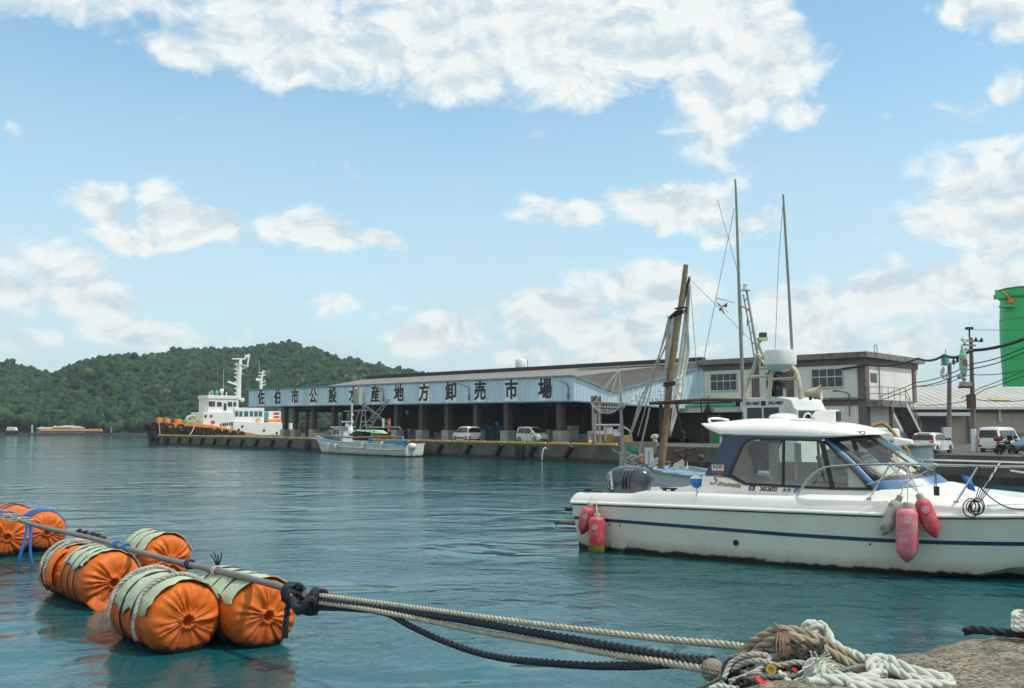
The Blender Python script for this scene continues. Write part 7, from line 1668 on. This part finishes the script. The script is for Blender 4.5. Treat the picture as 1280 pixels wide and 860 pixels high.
# hanging skirt of tarpaulin on it
mb = MB(); g = []; c5 = Vector((e5.x, e5.y, .38))
for i in range(11):
    f = i / 10; ring = []
    for j in range(9):
        s_ = j / 8; a = math.pi / 2 + .55 + 1.35 * s_
        rad = RF * (1.0 + .10 * s_ + .03 * math.sin(f * 9 + s_ * 4)); ring.append(c5 + PD * (.02 + .42 * f * (1 - .25 * s_)) + (PR * math.cos(a) + Vector((0, 0, 1)) * math.sin(a)) * rad)
    g.append(ring)
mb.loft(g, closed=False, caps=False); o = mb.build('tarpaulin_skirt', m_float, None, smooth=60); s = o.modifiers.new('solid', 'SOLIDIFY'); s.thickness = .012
tag(o, 'orange tarpaulin skirt hanging over the third float left of the pipe', 'tarpaulin')
e6 = fend(8, 671, .42); floaty('smooth orange float cut by the left edge, farthest group', e6, 1.5, RF * 1.05, 6, wrap=None, straps=(.14, .45), m_strap=m_brope, strap_r=.022)
e7 = fend(58, 665.5, .42); floaty('orange float with blue straps, right of the pipe in the farthest group', e7, 1.4, RF * .95, 7, wrap=None, straps=(.14, .28, .42), m_strap=m_brope, strap_r=.024)
e8 = fend(30, 657, .44); floaty('orange float in the farthest group, farthest back behind the pipe', e8 + PD * .4, 1.2, RF * .9, 8, wrap=None, straps=(.3, .6))
# the pipe
PZ = .845
pe, pf = gnd(382, 742.5, PZ), gnd(28, 651.5, PZ + .04); pff = pe + (pf - pe) * 1.45
mb = MB(); mb.tube([pe.lerp(pff, i / 20) + Vector((0, 0, .015 * math.sin(i * .9))) for i in range(21)], .042, 14)
tag(mb.build('pipe', mat('grey plastic pipe', (.165, .165, .155), .5, var=.12, vscale=2, dirt=(.30, .28, .24), dscale=5, damt=.4)), 'long grey pipe tying the orange floats into a raft', 'pipe')
pdv = (pff - pe).normalized()
def pipepos(px): 
    best = min(range(400), key=lambda i: abs((640 + F * (pe + (pff - pe) * (i / 400)).x / (pe + (pff - pe) * (i / 400)).y) - px)); return pe + (pff - pe) * (best / 400)
def coil(mb, c, ax, rad, r, turns, seg=12, spread=None):
    A = Vector(ax).normalized(); U = Vector((0, 0, 1)); U = (U - A * U.dot(A)).normalized(); W = A.cross(U); n_ = int(turns * seg); sp = spread or r * 1.9
    P = [c + A * (sp * (i / seg - turns / 2)) + (U * math.cos(6.283 * i / seg) + W * math.sin(6.283 * i / seg)) * (rad + .006 * math.sin(i * 1.7)) for i in range(n_ + 1)]; return strands(mb, P, r, step=r * .9)
m_navyrope = mat('navy rope', (.015, .04, .14), .75, var=.2)
for px, m_, lab, tn in ((153, m_brope, 'blue rope lashing round the pipe above the second pair of floats, left one', 3), (164, m_brope, 'blue rope lashing round the pipe above the second pair of floats, right one', 3), (243, m_navyrope, 'dark blue lashing round the pipe just behind the nearest floats', 3), (277, m_frope, 'pale lashing round the pipe over the gap between the nearest floats', 3)):
    mb = MB(); coil(mb, pipepos(px), pdv, .060, .014, tn)
    c = pipepos(px)
    if px == 277:
        for k in range(6): mb.tube(spline([c + Vector((.02 * k - .05, 0, -.05)), c + PR * (.06 - .02 * k) + Vector((0, 0, -.18 - .01 * k)), c + PR * (.12 - .05 * k) + Vector((0, -.02 * k, -.30 - .03 * (k % 3)))], 5), .014, 6)
    tag(mb.build('lashing', m_), lab, 'rope', 'lashings on the pipe')
mb = MB()
for k in range(7): c = pipepos(268 + k * 3) ; mb.tube(spline([c + Vector((0, .02, -.04)), c + PR * (.10 + .02 * (k % 3)) + Vector((0, 0, -.10 - .02 * k)), c + PR * (.05 - .03 * (k % 2)) + PD * (.1 * (k % 3) - .1) + Vector((0, 0, -.20)), c + PR * .16 + Vector((0, 0, -.06))], 5), .016, 6)
tag(mb.build('rope_tangle', m_rope_k), 'dark tangled rope stuffed between the two nearest floats under the pipe', 'rope')
mb = MB()
for px in (100, 108, 116, 123): c = pipepos(px) + PR * .10; mb.tube(spline([c + PD * -.12, c + Vector((0, 0, .07)), c + PD * .12 + Vector((0, 0, .02)), c + PR * .12], 5), .03, 7)
tag(mb.build('rope_tangle', m_rope_k), 'black rope bundle lying over the pipe behind the second pair of floats', 'rope')
mb = MB()
for px, dz in ((30, .05), (20, .08), (12, .04), (4, .10), (36, .02)): c = pipepos(px); strands(mb, spline([c + PD * -.3, c + Vector((0, 0, dz)), c + PR * .2 + Vector((0, 0, dz * .5)), c + PD * .35 - PR * .2], 6), .018)
tag(mb.build('rope_tangle', m_frope), 'frayed pale ropes over the pipe at the far left floats', 'rope')
mb = MB()
for k, dx in enumerate((-.05, .04)): c = pipepos(36) + PR * (.14 + dx); mb.tube(spline([c + Vector((0, 0, .02)), c + Vector((0, -.05, -.25)), c + Vector((dx, -.12, -.62)), c + Vector((dx * 2, -.1, -.84))], 5), .03, 7)
tag(mb.build('blue_strap', m_brope), 'bright blue strap hanging between the two farthest left floats', 'strap')
c = pipepos(262) + PR * .18; mb = MB()
for k in range(4): mb.tube(spline([c + Vector((0, 0, -.02)), c + Vector((-.04 + .03 * k, 0, .10)), c + Vector((-.10 + .05 * k, .02, .16 + .03 * (k % 2)))], 4), .010, 5)
tag(mb.build('rope_end', m_rope_k), 'black rope ends sticking up above the pipe by the nearest right float', 'rope')
# the fat black hitch at the pipe end
mb = MB(); hv = pdv
coil(mb, gnd(366, 742, PZ), hv, .10, .042, 2.4, 14, .075); coil(mb, gnd(397, 747, PZ - .02), hv, .075, .042, 2.6, 14, .072)
c = gnd(382, 752, PZ - .06)
for k in range(3): strands(mb, spline([c + Vector((-.16, 0, .05 - .03 * k)), c + Vector((-.06, -.09, -.10 + .02 * k)), c + Vector((.08, -.08, .05)), c + Vector((.12, -.02, -.07 - .02 * k)), c + Vector((-.02, .02, -.11))], 6), .044)
strands(mb, spline([at(361, 750, 11.45), at(358, 772, 11.42), at(356, 797, 11.44)], 8), .036)
tag(mb.build('rope_hitch', m_krope), 'fat black rope hitch knotted round the near end of the pipe', 'knot')

# ---------------------------------------------------------------- ropes to the quay
def P6(px, py, Y): return at(px, py, Y)
def path(pts, n=14): return spline([P6(*p) for p in pts], n)
def rope(lab, pts, r, m_, grp=None, n=14, pitch=None, name='mooring_rope'):
    mb = MB(); strands(mb, path(pts, n), r, pitch=pitch); return tag(mb.build(name, m_), lab, 'rope', grp)
m_bk = m_krope
rope('upper cream rope stretched alone from the pipe to the quay', [(366, 740, 11.7), (404, 744.5, 11.2), (500, 757, 10.1), (620, 773.5, 8.8), (750, 790, 7.7), (850, 801, 7.0), (910, 806, 6.6), (936, 811, 6.35), (950, 822, 6.15)], .026, m_crope)
rope('taut black rope just above the lower cream rope', [(372, 748, 11.6), (410, 752, 11.1), (490, 763, 10.2), (560, 772, 9.4), (640, 786, 8.6), (720, 800, 7.9), (800, 814, 7.2), (850, 823, 6.75), (890, 826, 6.4)], .036, m_bk)
rope('lower cream rope running beside the taut black rope', [(400, 753, 11.2), (450, 760, 10.6), (520, 773, 9.8), (600, 789, 9.0), (700, 806, 8.05), (780, 820, 7.35), (880, 836, 6.4)], .028, m_crope)
rope('sagging black rope hanging lowest towards the water', [(384, 760, 11.4), (430, 760.5, 10.9), (480, 766, 10.3), (520, 786, 9.8), (570, 807, 9.3), (620, 821, 8.8), (680, 828, 8.2), (740, 832, 7.7), (800, 832, 7.15), (850, 829, 6.7), (886, 829, 6.4)], .033, m_bk)
# ---------------------------------------------------------------- quay corner in the foreground
m_agg = mat('rough exposed concrete', (.175, .150, .108), .92, var=.35, vscale=3, bump=.0, dirt=(.06, .05, .036), dscale=5, damt=.7)
nt = m_agg.node_tree; N = nt.nodes; L = nt.links; bs_ = N['Principled BSDF']; src = bs_.inputs['Base Color'].links[0].from_socket; tc = N.new('ShaderNodeTexCoord')
vo = N.new('ShaderNodeTexVoronoi'); vo.inputs['Scale'].default_value = 46; L.new(tc.outputs['Object'], vo.inputs['Vector']); wh_ = N.new('ShaderNodeSeparateColor'); L.new(vo.outputs['Color'], wh_.inputs[0])
mr = N.new('ShaderNodeMapRange'); L.new(wh_.outputs[0], mr.inputs[0]); mr.inputs[3].default_value = .30; mr.inputs[4].default_value = 1.9
mx = N.new('ShaderNodeMix'); mx.data_type = 'RGBA'; mx.blend_type = 'MULTIPLY'; mx.inputs[0].default_value = 1; L.new(src, mx.inputs[6]); L.new(mr.outputs[0], mx.inputs[7]); L.new(mx.outputs[2], bs_.inputs['Base Color'])
n2_ = N.new('ShaderNodeTexNoise'); n2_.inputs['Scale'].default_value = 60; n2_.inputs['Detail'].default_value = 3; L.new(tc.outputs['Object'], n2_.inputs['Vector'])
ad = N.new('ShaderNodeMath'); ad.operation = 'SUBTRACT'; L.new(n2_.outputs[0], ad.inputs[0]); L.new(vo.outputs['Distance'], ad.inputs[1])
bp = N.new('ShaderNodeBump'); bp.inputs['Strength'].default_value = 1; bp.inputs['Distance'].default_value = .012; L.new(ad.outputs[0], bp.inputs['Height']); L.new(bp.outputs[0], bs_.inputs['Normal'])
FQZ = QZ
outl = [(1076, 818), (1095, 812), (1114, 808), (1132, 806), (1149, 804), (1163, 799), (1176, 795), (1192, 791), (1208, 788), (1222, 786.5), (1260, 786), (1330, 786), (1420, 787)]
pl_ = [gnd(860, 905, FQZ), gnd(872, 872, FQZ), gnd(890, 856, FQZ), gnd(940, 842, FQZ), gnd(1000, 832, FQZ), gnd(1045, 825, FQZ)] + [gnd(x, y, FQZ) for x, y in outl]
ed = resample(pl_, .06)
ed = [p + Vector((mnoise.noise(p * 3.1) * .03, mnoise.noise(p * 3.1 + Vector((5, 5, 5))) * .03, 0)) for p in ed]
inner = Vector((4.2, 1.2, 0)); rings = []
for p in ed:
    d = (Vector((p.x, p.y, 0)) - inner); out_n = d.normalized(); ring = []
    for f, z in ((.0, 0), (.25, 0), (.5, 0), (.7, .0), (.82, .0), (.90, -.002), (.95, -.008), (.98, -.022), (1.0, -.055), (1.006, -.12), (1.012, -.5), (1.02, -2.6)):
        q = inner + d * f; nz = .022 * mnoise.noise(Vector((q.x * 1.6, q.y * 1.6, 0))) + .012 * mnoise.noise(Vector((q.x * 6, q.y * 6, 3))) + .006 * mnoise.noise(Vector((q.x * 17, q.y * 17, 3)))
        ring.append(Vector((q.x, q.y, FQZ + z + nz - .01)))
    rings.append(ring)
# subdivide radially for the relief
rr2 = []
for ring in rings:
    o = [ring[0]]
    for a, b in zip(ring, ring[1:]):
        k = max(1, int((b - a).length / .10)) if a.z > FQZ - .3 else 1
        for i in range(1, k + 1): o.append(a.lerp(b, i / k))
    rr2.append(o)
nmax = 60
def reparam(o, n):
    ln = [0]
    for a, b in zip(o, o[1:]): ln.append(ln[-1] + (b - a).length)
    out = []; j = 0
    for i in range(n):
        s = ln[-1] * (i / (n - 1)); 
        while j < len(ln) - 2 and ln[j + 1] < s: j += 1
        t = (s - ln[j]) / max(ln[j + 1] - ln[j], 1e-6); out.append(o[j].lerp(o[j + 1], min(1, t)))
    return out
top_only = []
for ring in rings:
    base = ring[:9]; tail = ring[9:]; q = reparam(base, 64)
    q = [Vector((p.x, p.y, p.z + .007 * mnoise.noise(Vector((p.x * 14, p.y * 14, 1))) + .006 * mnoise.noise(Vector((p.x * 34, p.y * 34, 2))))) for p in q]
    top_only.append(q + tail)
mb = MB(); mb.loft(top_only, closed=False, caps=False)
tag(mb.build('foreground_quay', m_agg, smooth=80, doubles=False), kind='structure')

# ---------------------------------------------------------------- the heap of ropes
m_tan = mat('tan hawser', (.31, .265, .185), .9, var=.22, vscale=14, dirt=(.12, .09, .055), dscale=9, damt=.6)
m_wht = mat('white green hawser', (.50, .53, .46), .9, var=.12, vscale=10, dirt=(.33, .37, .31), dscale=7, damt=.6)
m_gry = mat('grey hawser', (.235, .215, .175), .9, var=.25, vscale=14)
m_net = mat('dark brown netting', (.050, .050, .043), .95, var=.5, vscale=16, bump=.8, bscale=40)
rope('outermost tan hawser arching over the top of the rope heap', [(930, 832, 6.25), (927, 822, 6.2), (935, 808, 6.2), (950, 797, 6.15), (970, 789, 6.1), (990, 788, 6.05), (1012, 794, 6.05), (1040, 808, 6.1), (1064, 822, 6.1), (1086, 834, 6.0)], .032, m_tan)
rope('second tan hawser arching just inside the outermost one', [(936, 834, 6.2), (940, 822, 6.12), (952, 809, 6.1), (968, 800, 6.05), (986, 796, 6.0), (1006, 801, 5.98), (1030, 812, 6.0), (1052, 824, 6.0), (1072, 836, 5.95)], .033, m_tan)
rope('short tan hawser loop inside the arches of the rope heap', [(990, 815, 6.02), (970, 811, 6.05), (953, 813, 6.1), (952, 823, 6.05), (962, 828, 6.0), (974, 824, 5.97), (984, 818, 5.95)], .027, m_tan)
rope('tan rope lying low in front of the heap towards the quay edge', [(1000, 808, 6.0), (1022, 822, 5.95), (1045, 834, 5.9), (1062, 840, 5.88), (1090, 842, 5.85)], .028, m_tan)
rope('upright white hawser loop standing behind the heap, left one', [(1001, 806, 6.3), (1006, 788, 6.35), (1010, 780, 6.35), (1015, 779, 6.35), (1016, 788, 6.32), (1012, 800, 6.3)], .034, m_wht)
rope('upright white hawser loop standing behind the heap, right one, trailing to the quay edge', [(1012, 800, 6.25), (1018, 786, 6.27), (1024, 781.5, 6.27), (1030, 784, 6.27), (1036, 796, 6.25), (1043, 806, 6.2), (1056, 814, 6.15), (1075, 822, 6.05), (1092, 826, 5.95)], .033, m_wht)
rope('long white hawser lying along the quay with a loop at its end', [(1018, 826, 5.95), (1030, 838, 5.8), (1046, 846, 5.72), (1075, 850, 5.66), (1095, 843, 5.75), (1088, 834, 5.85), (1094, 825, 5.92), (1108, 824.5, 5.92), (1124, 832, 5.82), (1145, 840, 5.75), (1170, 846, 5.7), (1187, 850, 5.66), (1184, 857, 5.62), (1160, 857, 5.58), (1130, 858, 5.56), (1095, 860, 5.53), (1060, 858, 5.54)], .037, m_wht)
rope('white hawser strand curling inside the long loop', [(1106, 846, 5.78), (1100, 836, 5.84), (1104, 830, 5.88), (1118, 838, 5.8), (1140, 848, 5.72), (1170, 853, 5.66)], .030, m_wht)
rope('thick white hawser heaped at the bottom edge of the photo', [(1012, 856, 5.6), (1030, 850, 5.62), (1060, 853, 5.6), (1100, 856, 5.58), (1150, 864, 5.5)], .040, m_wht)
rope('frayed pale rope curling out under the netting', [(974, 842, 5.8), (982, 848, 5.75), (988, 856, 5.7), (996, 854, 5.7), (1002, 848, 5.74), (1008, 846, 5.76), (1006, 853, 5.7), (998, 858, 5.66), (988, 864, 5.6)], .024, m_wht)
rope('grey rope loop on the left of the heap', [(898, 826, 6.35), (896, 836, 6.3), (902, 846, 6.2), (906, 832, 6.2), (914, 822, 6.2), (932, 820, 6.15), (940, 830, 6.1)], .016, m_gry)
rope('thin grey line trailing at the bottom of the heap', [(868, 862, 6.2), (882, 857, 6.15), (894, 851, 6.1), (904, 845, 6.1)], .012, m_gry)
rope('short grey rope lying low left of centre in the heap', [(926, 842, 6.0), (940, 838, 6.0), (956, 836, 5.98), (966, 838, 5.95)], .020, m_gry)
rope('pale rope scrap at the lower left of the heap', [(888, 862, 5.9), (898, 858, 5.9), (910, 860, 5.85), (922, 862, 5.8)], .022, m_wht)
rope('pale grey rope slung across the front of the tan hawsers', [(915, 838, 6.05), (930, 829, 5.98), (950, 826, 5.92), (972, 832, 5.88), (995, 828, 5.85), (1016, 832, 5.82), (1036, 828, 5.85)], .018, m_frope)
rope('pale grey rope looping over the left of the rope heap', [(905, 848, 6.0), (915, 828, 6.05), (940, 818, 6.0), (962, 822, 5.95), (950, 836, 5.9), (930, 846, 5.86), (912, 852, 5.86)], .017, m_frope)
rope('blue grey thin rope running from the black coil under the white hawser', [(930, 850, 5.8), (955, 846, 5.78), (985, 846, 5.74), (1010, 842, 5.74), (1050, 838, 5.76), (1080, 832, 5.85)], .014, mat('blue grey rope', (.16, .20, .22), .85, var=.25, vscale=12))
# monkey fist and black coil
def ballknot(lab, c, r, m_, seed, rr):
    mb = MB(); rn = random.Random(seed)
    for ax, n_ in ((Vector((1, .3, .1)), 4), (Vector((.2, 1, .2)), 4), (Vector((.2, .1, 1)), 4)):
        ax = ax.normalized(); U = ax.orthogonal().normalized(); W = ax.cross(U)
        for k in range(n_):
            h = (k - (n_ - 1) / 2) * rr * 1.7; q = math.sqrt(max(r * r - h * h, .0001))
            mb.tube([c + ax * h + (U * math.cos(6.283 * i / 22) + W * math.sin(6.283 * i / 22)) * q for i in range(22)], rr, 7, closed=True)
    mb.ball(c, r * .9, 12, 8); return tag(mb.build('rope_knot', m_), lab, 'knot')
ballknot('grey ball shaped knot where the lower cream rope meets the heap', at(890, 837.5, 6.3), .060, m_gry, 1, .014)
mb = MB(); c = at(921, 842, 6.1)
for k in range(5):
    rad = .088 - .015 * k; n_ = 20; d = Vector((.25, -.9, .35)).normalized(); U = d.orthogonal().normalized(); W = d.cross(U)
    strands(mb, [c + d * (.022 * k) + (U * math.cos(6.283 * i / n_) + W * math.sin(6.283 * i / n_)) * rad for i in range(n_ + 1)], .016)
tag(mb.build('rope_coil', m_bk), 'tight black rope coil beside the grey knot in the heap', 'rope')
# netting bundle, rags, fittings
mb = MB(); c = at(998, 822, 6.0); n_u, n_v = 36, 22; vs2, fs2 = [], []
for j in range(n_v + 1):
    ph_ = math.pi * j / n_v
    for i in range(n_u):
        t_ = 6.283 * i / n_u; q = Vector((math.sin(ph_) * math.cos(t_), math.sin(ph_) * math.sin(t_), math.cos(ph_))); d = 1 + .22 * mnoise.noise(q * 2.4) + .16 * mnoise.noise(q * 6)
        vs2.append(c + Vector((q.x * .125, q.y * .10, q.z * .10)) * d)
for j in range(n_v):
    for i in range(n_u): k2 = (i + 1) % n_u; fs2.append((j * n_u + i, (j + 1) * n_u + i, (j + 1) * n_u + k2, j * n_u + k2))
mb.add(vs2, fs2); rn = random.Random(4)
for i in range(26):
    a = rn.uniform(0, 6.28); b = a + rn.uniform(.6, 1.6); z0 = rn.uniform(-.06, .10)
    mb.tube([c + Vector((.145 * math.cos(a + (b - a) * k / 8), -.115 * abs(math.sin(a + (b - a) * k / 8)) - .01, z0 + .03 * math.sin(k + i))) for k in range(9)], .006 + .003 * (i % 2), 5)
tag(mb.build('net_bundle', m_net), 'dark bundle of old netting in the middle of the rope heap', 'net')
mb = MB(); c = at(978, 818, 5.95)
for i in range(14): a = rn.uniform(-.12, .10); mb.tube(spline([at(976, 790, 6.02) + Vector((a * .2, -.02, 0)), at(974 + i * .8, 806, 5.96) + Vector((a * .3, -.03, 0)), at(970 + i * 1.4, 822 + (i % 3) * 4, 5.93)], 5), .006, 5)
mb.tube(spline([at(969, 780, 6.1), at(980, 790, 6.0), at(1000, 805, 5.95), at(1014, 816, 5.92)], 6), .010, 5); mb.tube(spline([at(974, 786, 6.0), at(985, 789, 6.0), at(981, 810, 5.96)], 6), .010, 5)
tag(mb.build('binding_cord', mat('pinkish brown cord', (.26, .17, .12), .9, var=.3)), 'pinkish brown cords binding the tan hawsers at the top of the heap', 'cord')
def rag(lab, pts, col, nm):
    mb = MB(); mb.poly(pts); o = mb.build(nm, mat('rag ' + lab[:12], col, .8, var=.2), smooth=0); s = o.modifiers.new('solid', 'SOLIDIFY'); s.thickness = .014
    return tag(o, lab, 'rag')
m_ = at
rag('red rag strip lying left of centre in the rope heap', [m_(943, 843, 5.8), m_(950, 848, 5.75), m_(964, 851, 5.75), m_(963, 855, 5.72), m_(953, 853, 5.7), m_(952, 857, 5.68), m_(945, 849, 5.74)], (.60, .03, .03), 'rag')
rag('red rag in the netting at the centre of the heap', [m_(990, 834, 5.82), m_(996, 835, 5.8), m_(998, 842, 5.78), m_(991, 838, 5.8)], (.50, .03, .03), 'rag')
mb = MB(); c = at(1034, 834, 5.8); mb.ball(c, .030, 12, 8, (1.2, 1, 1)); tag(mb.build('rope_tip', mat('bright red tip', (.62, .04, .04), .5)), 'bright red taped rope end beside the long white hawser', 'rope end')
mb = MB(); c = at(1020, 838, 5.72)
rn = random.Random(9)
for i in range(70): a, b = rn.uniform(0, 6.28), rn.uniform(-.5, 1.2); d = Vector((math.cos(a) * math.cos(b), -abs(math.sin(a)) * math.cos(b), math.sin(b))); l_ = rn.uniform(.07, .15); mb.tube([c, c + d * l_ * .6 + Vector((0, 0, .01)), c + d * l_ + Vector((rn.uniform(-.02, .02), 0, -.02))], .005, 4)
mb.ball(c, .075, 12, 8); tag(mb.build('frayed_rope_end', m_wht), 'frayed pale rope end like a mop in front of the netting', 'rope end')
mb = MB(); c = at(963.5, 838, 5.85); mb.lathe([(.018, .0), (.034, .005), (.036, .03), (.03, .05), (.016, .05), (.014, .01)], 16, c=c, ax=(-.2, -.9, .3)); tag(mb.build('shackle_ring', mat('brass', (.50, .32, .07), .35, .9)), 'brass ring fitting in the middle of the rope heap', 'ring')
mb = MB(); c = at(1067, 818, 6.1); mb.lathe([(.012, .0), (.024, .003), (.027, .022), (.022, .034), (.012, .03)], 16, c=c, ax=(.1, -.9, .4)); tag(mb.build('rope_thimble', m_white), 'small white ring float at the quay edge behind the hawsers', 'ring')
mb = MB(); c = at(982, 826, 6.0)
for k in range(3): mb.lathe([(.022, -.05), (.028, 0), (.02, .04), (.0, .05)], 10, c=at(974 + k * 6, 833 + (k % 3) * 3, 5.92), ax=(rn.uniform(-1, 1), -.5, .4))
tag(mb.build('rusty_fittings', m_rust), 'rusty brown fittings lying under the netting in the heap', 'fittings')
mb = MB()
for i in range(9): cx, cy = 930 + i * 11, 852 + (i % 3) * 3; mb.tube(spline([at(cx + 9 * math.cos(k * 1.1 + i), cy + 3.5 * math.sin(k * 1.1 + i) + rn.uniform(-1, 1), 5.75 + .03 * math.sin(k)) for k in range(8)], 4), .012, 6)
tag(mb.build('rope_tangle', m_net), 'tangle of thin dark rope under the heap at the bottom edge', 'rope')
mb = MB()
for i in range(8): cx, cy = 945 + i * 13, 846 + (i % 3) * 4; mb.tube(spline([at(cx + 10 * math.cos(k * 1.0 + i * 2), cy + 4 * math.sin(k * 1.0 + i * 2), 5.85 + .03 * math.sin(k)) for k in range(7)], 4), .014, 6)
tag(mb.build('rope_tangle', m_gry), 'tangle of grey line in the lower middle of the heap', 'rope')
# ropes at the right edge
rope('black rope lying over the quay edge at the right of the frame', [(1206, 790, 7.0), (1216, 787, 6.95), (1240, 789, 6.85), (1262, 791, 6.8), (1300, 795, 6.7)], .030, m_bk)
mb = MB()
for k in range(5):
    c = at(1299, 784 - k * 3.4, 6.75 + .02 * k); n_ = 22; ra = .165 - .012 * (k % 2); strands(mb, [c + Vector((ra * math.cos(6.283 * i / n_), .7 * ra * math.sin(6.283 * i / n_), .008 * math.sin(i))) for i in range(n_ + 1)], .024)
tag(mb.build('rope_coil', m_wht), 'white rope coil stacked on the quay at the right edge of the frame', 'rope')
mb = MB(); c = at(1294, 765, 6.9); coil(mb, c, (1, 0, .2), .05, .02, 3); tag(mb.build('rope_knot', m_bk), 'black rope knot on top of the white coil at the right edge', 'knot')
